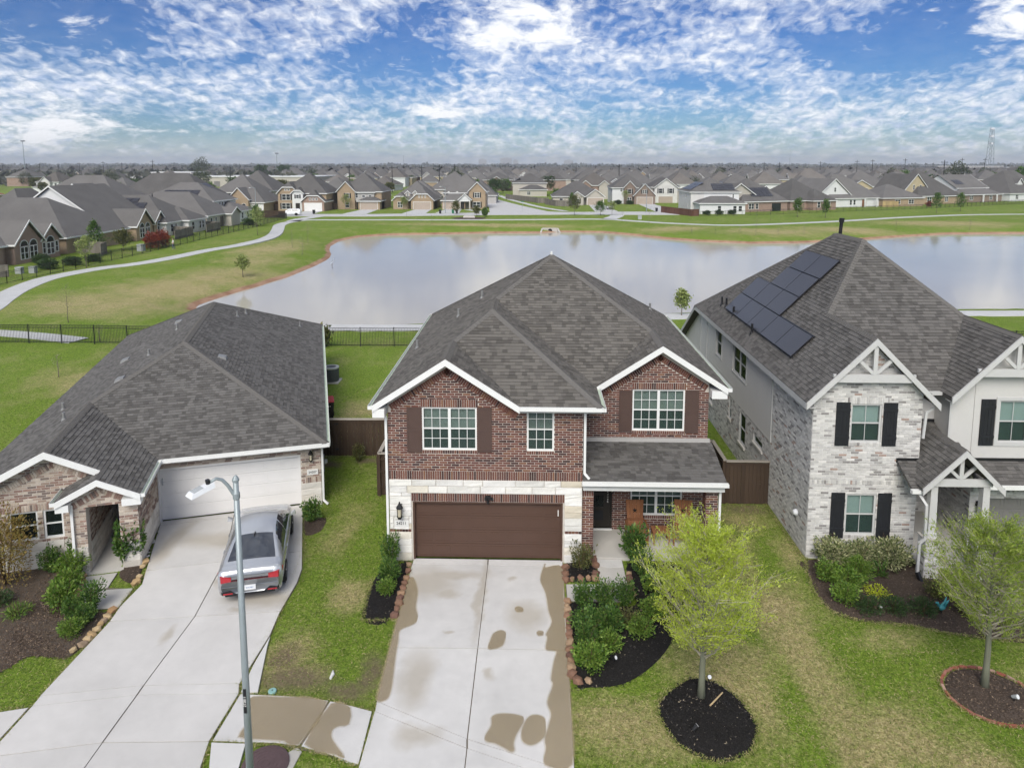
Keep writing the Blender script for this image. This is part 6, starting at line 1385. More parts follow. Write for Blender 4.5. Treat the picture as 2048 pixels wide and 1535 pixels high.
# main house beds
shrub('tall pale green shrub at left corner of stone garage front', 'upright', -4.5, 21.35, .85, 1.15); shrub('bright shrub in the middle of bed left of driveway', 'box2', -4.42, 20.55, .85, 1.0); shrub('small bright shrub at the front of bed left of driveway', 'box', -4.35, 19.95, .7, .6)
shrub('grey green shrub in the small square stone edged bed', 'nandina', 1.62, 21.35, 1.1, 1.25); shrub('tall dark green shrub between porch walk and lime tree', 'laurel', 3.35, 21.9, .95, 1.15); shrub('dark green shrub beside the porch walk edging rocks', 'upright', 3.5, 20.95, .95, .95)
for (lb_, k, x, y, s, sz) in (('glossy green shrub at back left of dark driveway bed', 'upright', 1.55, 19.45, .95, .75), ('glossy green shrub second along the back of dark driveway bed', 'upright', 2.15, 19.5, 1.0, .8), ('glossy green shrub at back right of dark driveway bed', 'upright', 2.75, 19.55, .95, .8), ('green shrub in the second row left of dark driveway bed', 'box2', 1.6, 18.3, 1.1, .95), ('green shrub in the middle of dark driveway bed', 'box2', 2.2, 18.4, 1.1, .95), ('thin reddish shrub in dark driveway bed', 'nandina', 2.75, 18.45, .85, .9),
                           ('green shrub along left rocks of dark driveway bed', 'upright', 1.5, 17.6, .9, .8), ('bright low shrub in front middle of dark driveway bed', 'box', 2.1, 17.6, .85, .7), ('large bright rounded shrub at the street end of dark bed', 'box', 1.55, 16.95, 1.1, .85), ('bright shrub at right of dark driveway bed', 'box', 3.0, 18.2, .95, .75), ('yellow green shrub under the lime tree in dark bed', 'box', 3.55, 19.0, 1.0, .8), ('pale shrub behind the lime tree in dark bed', 'box', 3.75, 20.1, 1.0, 1.0)): shrub(lb_, k, x, y, s, sz)
# right neighbour's bed
for (lb_, k, x, y, s, sz) in (('variegated cream shrub at left end of hedge under shuttered window', 'varieg', 9.75, 21.85, 1.0, 1.0), ('variegated cream shrub in middle of hedge under shuttered window', 'varieg', 10.65, 21.88, .95, .9), ('variegated cream shrub at right end of hedge under shuttered window', 'varieg', 11.6, 21.8, 1.05, 1.05), ('bright green shrub at left edge of brown bed', 'box', 9.25, 21.0, .95, .85), ('bright green shrub second from left in brown bed', 'box', 9.65, 20.5, 1.05, .95), ('feathery bright green shrub in brown bed', 'pine', 10.15, 20.95, .95, 1.05),
                           ('round bright shrub at the front left of brown bed', 'box', 9.3, 19.85, .95, .85), ('dark low shrub left of the path lights in brown bed', 'low', 9.75, 19.4, .95, 1.0), ('dark low shrub right of the path lights in brown bed', 'low', 10.5, 19.4, .95, 1.0), ('dark low shrub beside the teal bird ornament', 'low', 11.3, 19.35, .95, 1.0), ('bright lime ground cover patch in brown bed', 'lime', 10.45, 20.3, 1.0, 1.0), ('sword leaved green clump below variegated hedge', 'iris', 10.95, 21.2, 1.0, 1.0), ('olive shrub under the right front tree', 'nandina', 12.1, 20.1, 1.1, 1.0), ('white flowering shrub right of right front tree', 'varieg', 13.6, 19.6, 1.0, 1.0), ('bushy olive shrub behind right front tree', 'nandina', 12.6, 19.3, 1.3, 1.1)): shrub(lb_, k, x, y, s, sz)

def tree(name, label, x, y, H, crown0, rad, leafmat, nbr=46, twigs=9, leaves=14, LL=.10, LW=.028, seed=1, trunk_r=.085, bark='bark_grey', asc=.95, z=0., group=None, taper=1.0, spread=.055, lobes=0., parts=True):
    """trunk, ascending limbs and twigs with small leaves along each twig"""
    q = random.Random(seed); rs_ = np.random.RandomState(seed); t = thing(name, label, 'tree', (x, y, z), 0, group)
    tr = MB(); pts = [(0, 0, -.05)]; px = py_ = 0
    for k in range(1, 9): px += q.uniform(-.02, .02) * H / 5; py_ += q.uniform(-.02, .02) * H / 5; pts.append((px, py_, H * .94 * k / 8))
    tr.tube(pts, [trunk_r * (1.25 if k == 0 else (1 - .85 * k / 8)) for k in range(9)], 10); tr.build('trunk', bark, t, True)
    br = MB(); tips = []; dirs = []
    for k in range(nbr):
        f = (k + q.random()) / nbr; z0 = crown0 + (H * .93 - crown0) * f ** 1.15; a = k * 2.4 + q.uniform(-.4, .4)
        rr = rad * (1.0 - taper * .72 * max(0, f - .30) / .70) * (.55 + .45 * min(1, f / .16)) * q.uniform(.7, 1.1)
        i = min(7, int(z0 / (H * .94) * 8)); bx = pts[i][0]; by = pts[i][1]
        rise = rr * asc * q.uniform(.75, 1.25); e = np.array([bx + rr * cos(a), by + rr * sin(a), min(z0 + rise, H * 1.02)]); b0_ = np.array([bx, by, z0]); m = (b0_ + e) / 2 + np.array([0, 0, -rise * .12])
        w = trunk_r * .26 * (1 - .5 * f); br.tube([b0_, m, e], [w, w * .7, w * .25], 5, False)
        for j in range(twigs):
            s = .25 + .75 * (j + q.random()) / twigs; p = (1 - s) ** 2 * b0_ + 2 * s * (1 - s) * m + s * s * e; a2 = a + q.uniform(-1.5, 1.5); tl = rr * q.uniform(.22, .48)
            d = np.array([cos(a2), sin(a2), q.uniform(.25, 1.2) * asc]); d /= np.linalg.norm(d); te = p + d * tl; br.tube([p, te], [w * .35, w * .12], 3, False)
            for l in range(int(leaves * q.choice((.15, .6, 1.0, 1.0, 1.7)))):
                g = q.uniform(.15, 1.08); tips.append(p + (te - p) * g); dirs.append(d)
    br.build('branches', 'twig' if bark != 'bark_grey' else bark, t)
    tips = np.array(tips); dirs = np.array(dirs); tips = tips + rs_.normal(0, spread, tips.shape)
    leaf_cards('crown', tips, LL, LW, leafmat, t, rs_, 1.0, .15, dirs=dirs * .5); return t
tree('cypress_tree', 'young lime green feathery cypress tree on black mulch circle in front lawn', 4.12, 15.82, 4.45, 1.0, 1.50, 'leaf_lime', 84, 14, 30, .075, .019, 5, .085, 'bark_mossy', 1.05, .12, spread=.05)
tree('cypress_tree', 'young green feathery cypress tree inside the ring of red bricks', 11.24, 16.46, 4.35, 1.25, 1.50, 'leaf_cypress', 78, 13, 25, .08, .020, 6, .085, 'bark_mossy', .9, .08, spread=.06)
# small loose things on the beds
tag(MB().tube([(4.25, 15.48, .22), (4.66, 15.93, .20)], [.02, .016], 6).build('stick', 'stick'), 'pale wooden stick lying on the black mulch circle', 'stick')
def spotlight(label, x, y, z, rz_=0, body='black_metal'):
    t = thing('garden_spotlight', label, 'garden light', (x, y, z), rz_)
    MB().tube([(0, 0, -.05), (0, 0, .12)], .012, 6).build('stake', 'black_metal', t); MB().tube([(0, .05, .12), (0, -.07, .20)], [.035, .055], 10).build('housing', body, t); MB().tube([(0, -.068, .199), (0, -.074, .203)], [.048, .048], 10).build('lens', 'plastic_white', t)
spotlight('small black spotlight at the upper edge of black mulch circle', 4.45, 16.42, .08); spotlight('black spotlight with pale top inside the brick ring', 11.62, 15.95, .08, .5, 'ac_rim'); spotlight('dark spotlight at the lower left of black mulch circle', 3.72, 14.75, .1, 2.); spotlight('small black spotlight in dark driveway bed', 2.15, 17.05, .06, 1.); spotlight('black path light between low shrubs in brown bed', 10.1, 19.45, .05)
bo = thing('bird_ornament', 'teal glazed bird shaped garden ornament in the brown bed', 'ornament', (11.85, 19.4, .03), .6)
MB().tube([(-.02, 0, 0), (-.02, 0, .18)], .02, 8).build('stand', 'black_metal', bo); MB().tube([(-.16, 0, .30), (-.10, 0, .24), (.02, 0, .22), (.14, 0, .30), (.22, 0, .46)], [.02, .07, .085, .05, .01], 12).build('body', 'teal_glaze', bo, True); MB().tube([(-.12, .02, .26), (-.20, .05, .40), (-.26, .06, .43)], [.045, .05, .012], 10).build('head', 'teal_glaze', bo, True)
MB().tube([(.05, -.05, .28), (.12, -.12, .48)], [.05, .008], 8).build('wing', 'teal_glaze', bo, True)

# ------------------------------------------------------------------ street lamp
sl_ = thing('street_lamp', 'tall grey steel street lamp with curved arm and white lamp head', 'street lamp', (-5.52, 12.5, 0))
MB().tube([(0, 0, 0), (0, 0, 7.05)], [.078, .050], 16).build('pole', 'steel_pole', sl_, True); MB().lathe([(.17, 0), (.17, .05), (.11, .12), (.085, .3)], 16).build('base', 'steel_pole', sl_)
MB().lathe([(.062, 7.03), (.066, 7.07), (.045, 7.11), (.025, 7.14), (.0, 7.15)], 14).build('cap', 'steel_pole', sl_)
MB().tube([(0, 0, 6.72), (-.05, -.02, 6.80), (-.13, -.05, 6.97), (-.21, -.10, 7.10), (-.29, -.16, 7.15), (-.37, -.24, 7.12)], [.036, .034, .032, .031, .03, .03], 10).build('arm', 'steel_pole', sl_, True); MB().lathe([(.055, 6.68), (.066, 6.70), (.066, 6.80), (.055, 6.82)], 14).build('arm_collar', 'steel_pole', sl_)
hd_ = MB(); hd_.hexa([(-.10, -.02, -.05), (.10, -.02, -.05), (.13, -.62, -.05), (-.13, -.62, -.05), (-.06, 0, .05), (.06, 0, .05), (.09, -.55, .03), (-.09, -.55, .03)]); ho = hd_.build('lamp_head', 'plastic_white', sl_); ho.location = (-.34, -.18, 7.07); ho.rotation_euler = (radians(8), 0, radians(-38)); ho.scale = (.95, .78, .9)
MB().hexa([(-.075, -.28, .035), (.075, -.28, .035), (.09, -.52, .027), (-.09, -.52, .027), (-.07, -.28, .05), (.07, -.28, .05), (.08, -.52, .038), (-.08, -.52, .038)]).build('heat_sink', 'ac_rim', ho)
MB().tube([(0, -.12, .03), (0, -.12, .13)], .05, 12).build('photocell', 'plastic_black', ho); MB().hexa([(-.08, -.2, -.055), (.08, -.2, -.055), (.1, -.58, -.055), (-.1, -.58, -.055), (-.08, -.2, -.045), (.08, -.2, -.045), (.1, -.58, -.045), (-.1, -.58, -.045)]).build('lens', 'plastic_white', ho)
nt = MB(); nt.box(-.028, .028, -.080, -.066, 2.35, 2.85); ntag = nt.build('number_tag', 'plastic_black', sl_)
text_mesh('lettering', '272811', .075, 'sign_white', ntag, (0, -.082, 2.60), (pi / 2, -pi / 2, 0), .001)

# ------------------------------------------------------------------ silver fastback car
def catmull(xs, ys, x):
    xs = np.array(xs); ys = np.array(ys); d = np.gradient(ys, xs); i = np.clip(np.searchsorted(xs, x) - 1, 0, len(xs) - 2); h = xs[i + 1] - xs[i]; t = (x - xs[i]) / h
    return (2 * t ** 3 - 3 * t ** 2 + 1) * ys[i] + (t ** 3 - 2 * t ** 2 + t) * h * d[i] + (-2 * t ** 3 + 3 * t ** 2) * ys[i + 1] + (t ** 3 - t ** 2) * h * d[i + 1]
def car(name, label, loc, yaw, paint, st, glass_side, rear_glass, wind, roof_r, detail=True, group=None):
    """lofted body; stations (x, half width, sill z, belt z, centre top z); rear at x=0"""
    t = thing(name, label, 'car', loc, yaw, group); st = np.array(st); X = np.linspace(st[0, 0], st[-1, 0], 70); W, ZB, BE, TP = (catmull(st[:, 0], st[:, k], X) for k in (1, 2, 3, 4))
    rows = []
    for x, w, zb, be, tp in zip(X, W, ZB, BE, TP):
        g = max(tp - be, .02); k = min(1, g / .50); yr = w * (.90 - .27 * k)
        pr = [(w * .80, zb), (w * .95, zb + .07), (w * .995, zb + (be - zb) * .42), (w, zb + (be - zb) * .68), (w * .985, be - .03), (w * (.955 - .03 * k), be + .01 * k)]
        n = 5
        for j in range(1, n + 1): f = j / n; pr.append((w * (.955 - .03 * k) * (1 - f) + yr * f + .025 * k * sin(f * pi), be + .01 * k + (g * (.86 if k > .3 else .70) - .01 * k) * (f ** .92)))
        zt = pr[-1][1]
        for f in (.12, .3, .55, .8, 1.0): pr.append((yr * (1 - f), zt + (tp - zt) * (1 - (1 - f) ** 2.4)))
        rows.append(pr)
    npf = len(rows[0]); V = []; 
    for x, pr in zip(X, rows): V += [(x, -y, z) for y, z in pr] + [(x, y, z) for y, z in pr[-2::-1]]
    m = 2 * npf - 1; groups = {}
    for i in range(len(X) - 1):
        xm = (X[i] + X[i + 1]) / 2
        for j in range(m - 1):
            jj = j if j < npf - 1 else m - 2 - j; part = 'body'
            if jj >= 11 and rear_glass[0] < xm < rear_glass[1]: part = 'rear_window'
            elif jj >= 11 and wind[0] < xm < wind[1]: part = 'windscreen'
            elif jj >= 11 and roof_r[0] < xm < roof_r[1]: part = 'roof'
            elif 5 <= jj <= 9 and glass_side[0] < xm < glass_side[1]:
                lo_cut = glass_side[0] + .10 * (jj - 5) * 1.1; hi_cut = glass_side[1] - .20 * (jj - 5)
                part = 'side_window' if lo_cut < xm < hi_cut and not abs(xm - glass_side[2]) < .035 else 'body'
            groups.setdefault(part, []).append((i * m + j, (i + 1) * m + j, (i + 1) * m + j + 1, i * m + j + 1))
    groups['body'] += [tuple(range(m - 1, -1, -1)), tuple((len(X) - 1) * m + k for k in range(m))]
    L2 = X[-1] / 2
    for part, fs in groups.items():
        used = sorted({k for f in fs for k in f}); mp = {k: n for n, k in enumerate(used)}
        me = mesh_from(part, [(V[k][0] - L2, V[k][1], V[k][2]) for k in used], [tuple(mp[k] for k in f) for f in fs], paint if part in ('body', 'roof') else 'car_glass', True); link(part, me, t)
    wx = (.98 - L2, X[-1] - .92 - L2); hw_ = float(W.max())
    for xx in wx:
        for s in (-1, 1):
            tl = thing('wheel', None, None, (xx, s * (hw_ - .10), .335)); tl.parent = t; tl.rotation_euler = (pi / 2, 0, 0); del_ = tl
            o = MB().lathe([(.22, -.11), (.31, -.12), (.335, -.08), (.335, .08), (.31, .12), (.22, .11)], 24).build('tyre', 'rubber', tl, True)
            MB().lathe([(.0, -.08), (.23, -.09), (.24, .09), (.0, .10)], 20).build('rim_barrel', 'black_metal', tl)
            if detail:
                for k in range(5):
                    a = 2 * pi * k / 5; MB().bar((.04 * cos(a), .04 * sin(a), .112 * -s), (.235 * cos(a), .235 * sin(a), .105 * -s), .05, .02, (0, 0, 1)).build('spoke', 'chrome', tl)
            ar = MB().lathe([(.0, -.004), (.385, -.004), (.385, .004), (.0, .004)], 28).build('wheel_arch', 'plastic_black', t); ar.rotation_euler = (pi / 2, 0, 0); ar.location = (xx, s * (hw_ - .012), .36)
    return t, L2
SON = [(0, .80, .34, .70, .80), (.06, .88, .27, .90, .98), (.22, .91, .23, .965, 1.045), (.50, .925, .21, .955, 1.06), (.95, .93, .19, .94, 1.185), (1.45, .93, .18, .925, 1.345), (1.95, .93, .18, .915, 1.42), (2.45, .93, .18, .91, 1.44), (2.95, .93, .18, .90, 1.39), (3.40, .925, .18, .89, 1.20), (3.72, .92, .19, .88, 1.00), (4.25, .90, .21, .80, .89), (4.65, .85, .24, .66, .76), (4.86, .72, .30, .52, .60)]
car1, cL = car('silver_car', 'silver fastback saloon car parked on the left neighbour driveway', (-8.89, 21.68, .06), radians(105), 'car_silver', SON, (1.02, 3.55, 2.32), (.56, 1.52), (2.98, 3.70), (1.52, 2.98))
def cb(name, x0, x1, y0, y1, z0, z1, mat, par=None): return MB().box(x0 - cL, x1 - cL, y0, y1, z0, z1).build(name, mat, par or car1)
cr_ = lambda name, pts, mat: MB().hexa([(p[0] - cL, p[1], p[2]) for p in pts]).build(name, mat, car1)
for s in (-1, 1):
    cr_('tail_light', [(-.02, s * .52, .74), (-.02, s * .80, .72), (.26, s * .925, .78), (.1, s * .52, .74), (-.01, s * .52, .86), (-.01, s * .80, .90), (.26, s * .93, .93), (.1, s * .52, .86)] if s > 0 else [(-.02, s * .80, .72), (-.02, s * .52, .74), (.1, s * .52, .74), (.26, s * .925, .78), (-.01, s * .80, .90), (-.01, s * .52, .86), (.1, s * .52, .86), (.26, s * .93, .93)], 'tail_red')
    cr_('rear_vent', [(-.015, s * .38, .34), (-.015, s * .78, .34), (.1, s * .84, .34), (.1, s * .38, .34), (-.01, s * .55, .47), (-.01, s * .78, .42), (.1, s * .86, .42), (.1, s * .55, .47)] if s > 0 else [(-.015, s * .78, .34), (-.015, s * .38, .34), (.1, s * .38, .34), (.1, s * .84, .34), (-.01, s * .78, .42), (-.01, s * .55, .47), (.1, s * .55, .47), (.1, s * .86, .42)], 'plastic_black')
    cb('rear_reflector', -.022, .02, s * .62 - .13, s * .62 + .13, .355, .39, 'tail_red')
    mi = MB(); mi.hexa([(3.30 - cL, s * .93, .95), (3.47 - cL, s * .93, .95), (3.45 - cL, s * 1.10, .96), (3.33 - cL, s * 1.10, .96), (3.30 - cL, s * .93, 1.00), (3.47 - cL, s * .93, 1.00), (3.44 - cL, s * 1.08, 1.09), (3.34 - cL, s * 1.08, 1.09)]); mi.build('wing_mirror', 'car_silver', car1)
    for xx in (1.50, 2.55): cb('door_handle', xx, xx + .20, s * .945 - .012, s * .945 + .012, .80, .83, 'chrome')
cb('light_bar', -.018, .05, -.55, .55, .745, .765, 'tail_dark'); cb('spoiler_strip', .0, .06, -.62, .62, .885, .905, 'plastic_grey'); cb('bumper_line', -.006, .05, -.78, .78, .565, .575, 'plastic_grey'); cb('skirt', .0, .2, -.70, .70, .28, .345, 'plastic_black')
pl = cb('licence_plate', -.022, .0, -.155, .155, .43, .58, 'plastic_white'); text_mesh('lettering', 'SLN-6811', .06, 'sign_blue', pl, (-.024 - cL, 0, .505), (pi / 2, 0, -pi / 2), .001)
MB().hexa([(1.40 - cL, -.025, 1.30), (1.62 - cL, -.02, 1.38), (1.62 - cL, .02, 1.38), (1.40 - cL, .025, 1.30), (1.42 - cL, -.008, 1.42), (1.50 - cL, -.006, 1.43), (1.50 - cL, .006, 1.43), (1.42 - cL, .008, 1.42)]).build('roof_aerial', 'plastic_black', car1)
VAN = [(0, .80, .36, .90, 1.55), (.10, .88, .28, .98, 1.66), (.5, .92, .24, 1.0, 1.72), (1.2, .94, .2, 1.0, 1.75), (2.2, .95, .2, .99, 1.75), (3.0, .95, .2, .98, 1.68), (3.6, .94, .2, .97, 1.35), (4.0, .93, .2, .96, 1.10), (4.5, .90, .24, .85, .98), (4.9, .80, .3, .66, .78)]
car('white_van', 'white people carrier parked on the street beyond the left iron fence', (-61.2, 178.6, .05), radians(186), 'car_white', VAN, (.35, 3.7, 2.2), (.1, .3), (3.1, 3.9), (.3, 3.1), False)
car('white_car', 'white saloon car parked on a driveway across the lake', (22.6, 206.5, .06), radians(88), 'car_white', SON, (1.02, 3.55, 2.32), (.56, 1.52), (2.98, 3.70), (1.52, 2.98), False)
car('dark_car', 'dark car parked behind the corner fence across the lake', (-17.5, 262, .06), radians(100), 'car_white', VAN, (.35, 3.7, 2.2), (.1, .3), (3.1, 3.9), (.3, 3.1), False)['label'] if False else None

# ------------------------------------------------------------------ person and bird
def skin_fig(name, verts, edges, radii, mat, parent, loc=(0, 0, 0)):
    me = bpy.data.meshes.new(name); me.from_pydata(verts, edges, []); me.materials.append(MATS[mat]); o = link(name, me, parent, loc)
    sk = o.modifiers.new('skin', 'SKIN'); me.skin_vertices.new() if not me.skin_vertices else None
    for v, r_ in zip(me.skin_vertices[0].data, radii): v.radius = (r_, r_)
    me.skin_vertices[0].data[0].use_root = True; o.modifiers.new('sub', 'SUBSURF').levels = 1; o.modifiers['sub'].render_levels = 2; return o
pn = thing('person', 'person in a white shirt and grey trousers walking by the red hedge', 'person', (-54.6, 105.9, .0), radians(-60), None, 1.0)
skin_fig('body', [(0, 0, .92), (0, .02, 1.12), (0, .02, 1.38), (0, .0, 1.50), (.0, -.02, 1.62), (0, -.03, 1.72), (.09, 0, .86), (.10, -.10, .48), (.10, -.02, .07), (.10, -.13, .04), (-.09, 0, .86), (-.10, .12, .48), (-.10, .26, .09), (-.10, .16, .03), (.18, .02, 1.40), (.24, .08, 1.14), (.24, -.06, .92), (-.18, .02, 1.40), (-.25, -.06, 1.16), (-.22, -.22, 1.02)],
         [(0, 1), (1, 2), (2, 3), (3, 4), (4, 5), (0, 6), (6, 7), (7, 8), (8, 9), (0, 10), (10, 11), (11, 12), (12, 13), (2, 14), (14, 15), (15, 16), (2, 17), (17, 18), (18, 19)],
         [.14, .14, .15, .055, .085, .07, .09, .06, .042, .035, .09, .06, .042, .035, .062, .045, .032, .062, .045, .032], 'skin', pn)
skin_fig('shirt', [(0, 0, .93), (0, .02, 1.12), (0, .02, 1.38), (0, .0, 1.47), (.19, .02, 1.40), (.235, .06, 1.22), (-.19, .02, 1.40), (-.235, -.02, 1.22)], [(0, 1), (1, 2), (2, 3), (2, 4), (4, 5), (2, 6), (6, 7)], [.165, .165, .17, .07, .085, .075, .085, .075], 'shirt', pn)
skin_fig('trousers', [(0, 0, .92), (.09, 0, .84), (.10, -.10, .48), (.10, -.03, .12), (-.09, 0, .84), (-.10, .12, .48), (-.10, .25, .14)], [(0, 1), (1, 2), (2, 3), (0, 4), (4, 5), (5, 6)], [.155, .105, .075, .06, .105, .075, .06], 'denim', pn)
skin_fig('hair', [(0, -.0, 1.70), (0, .02, 1.77), (0, .05, 1.66)], [(0, 1), (1, 2)], [.088, .07, .07], 'hair', pn)
hn = thing('heron', 'grey heron standing in shallow water near the left shore', 'bird', (-27.8, 97.2, WATER), .8)
MB().tube([(-.28, 0, .66), (-.10, 0, .76), (.10, 0, .86), (.20, 0, .95)], [.02, .10, .10, .05], 10).build('body', 'feather', hn, True); MB().tube([(.18, 0, .92), (.27, 0, 1.05), (.22, 0, 1.20), (.28, 0, 1.33)], [.05, .035, .03, .035], 8).build('neck', 'feather', hn, True); MB().tube([(.26, 0, 1.33), (.34, 0, 1.34), (.52, 0, 1.31)], [.045, .035, .004], 8).build('head', 'feather', hn, True)
for s in (-.05, .05): MB().tube([(.02, s, .74), (-.01, s, .38), (.02, s, -.1)], [.02, .012, .012], 6).build('leg', 'stem_brown', hn)
# ------------------------------------------------------------------ houses around the lake
FACES = {'S': lambda b: frame((b[0], b[2], 0), XU, -YU), 'E': lambda b: frame((b[1], b[2], 0), YU, XU), 'N': lambda b: frame((b[1], b[3], 0), -XU, YU), 'W': lambda b: frame((b[0], b[3], 0), -YU, -XU)}
def roof_geo(b, over=.4):
    """block (x0,x1,y0,y1,h,roof,slope) -> roof polygons, gable triangles [(face,poly)], rake lines"""
    x0, x1, y0, y1, h, kind, s = b[:7]; X0, X1, Y0, Y1 = x0 - over, x1 + over, y0 - over, y1 + over; z = h - over * s * .3; P = []; tri = []; rakes = []
    if kind == 'hip':
        if X1 - X0 >= Y1 - Y0:
            q = (Y1 - Y0) / 2; r = z + q * s; a, c = (X0 + q, (Y0 + Y1) / 2, r), (X1 - q, (Y0 + Y1) / 2, r)
            P = [[(X0, Y0, z), (X1, Y0, z), c, a], [(X1, Y1, z), (X0, Y1, z), a, c], [(X0, Y1, z), (X0, Y0, z), a], [(X1, Y0, z), (X1, Y1, z), c]]
        else:
            q = (X1 - X0) / 2; r = z + q * s; a, c = ((X0 + X1) / 2, Y0 + q, r), ((X0 + X1) / 2, Y1 - q, r)
            P = [[(X0, Y0, z), (X1, Y0, z), a], [(X1, Y1, z), (X0, Y1, z), c], [(X0, Y1, z), (X0, Y0, z), a, c], [(X1, Y0, z), (X1, Y1, z), c, a]]
    elif kind == 'gy':
        q = (X1 - X0) / 2; r = z + q * s; m = (X0 + X1) / 2; P = [[(X0, Y1, z), (X0, Y0, z), (m, Y0, r), (m, Y1, r)], [(X1, Y0, z), (X1, Y1, z), (m, Y1, r), (m, Y0, r)]]
        hw_ = (x1 - x0) / 2; tri = [('S', [(0, h - .05), (x1 - x0, h - .05), (hw_, h + hw_ * s - .05)]), ('N', [(0, h - .05), (x1 - x0, h - .05), (hw_, h + hw_ * s - .05)])]; rakes = [[(X0, Y0, z), (m, Y0, r), (X1, Y0, z)]]
    elif kind == 'gx':
        q = (Y1 - Y0) / 2; r = z + q * s; m = (Y0 + Y1) / 2; P = [[(X0, Y0, z), (X1, Y0, z), (X1, m, r), (X0, m, r)], [(X1, Y1, z), (X0, Y1, z), (X0, m, r), (X1, m, r)]]
        hw_ = (y1 - y0) / 2; tri = [('E', [(0, h - .05), (y1 - y0, h - .05), (hw_, h + hw_ * s - .05)]), ('W', [(0, h - .05), (y1 - y0, h - .05), (hw_, h + hw_ * s - .05)])]; rakes = [[(X1, Y0, z), (X1, m, r), (X1, Y1, z)]]
    elif kind == 'jy':                                      # clipped gable towards the front
        q = (X1 - X0) / 2; r = z + q * s; m = (X0 + X1) / 2; k = .55; zk = z + q * k * s; xa, xb = X0 + q * k, X1 - q * k; yb = Y0 + q * (1 - k) * 1.0
        P = [[(X0, Y1, z), (X0, Y0, z), (xa, Y0, zk), (m, yb, r), (m, Y1, r)], [(X1, Y0, z), (X1, Y1, z), (m, Y1, r), (m, yb, r), (xb, Y0, zk)], [(xa, Y0, zk), (xb, Y0, zk), (m, yb, r)]]
        w = x1 - x0; tri = [('S', [(0, h - .05), (w, h - .05), (w - w * k / 2, h + w / 2 * k * s), (w * k / 2, h + w / 2 * k * s)])]; rakes = [[(X0, Y0, z), (xa, Y0, zk), (xb, Y0, zk), (X1, Y0, z)]]
    return P, tri, rakes, (X0, X1, Y0, Y1, z)
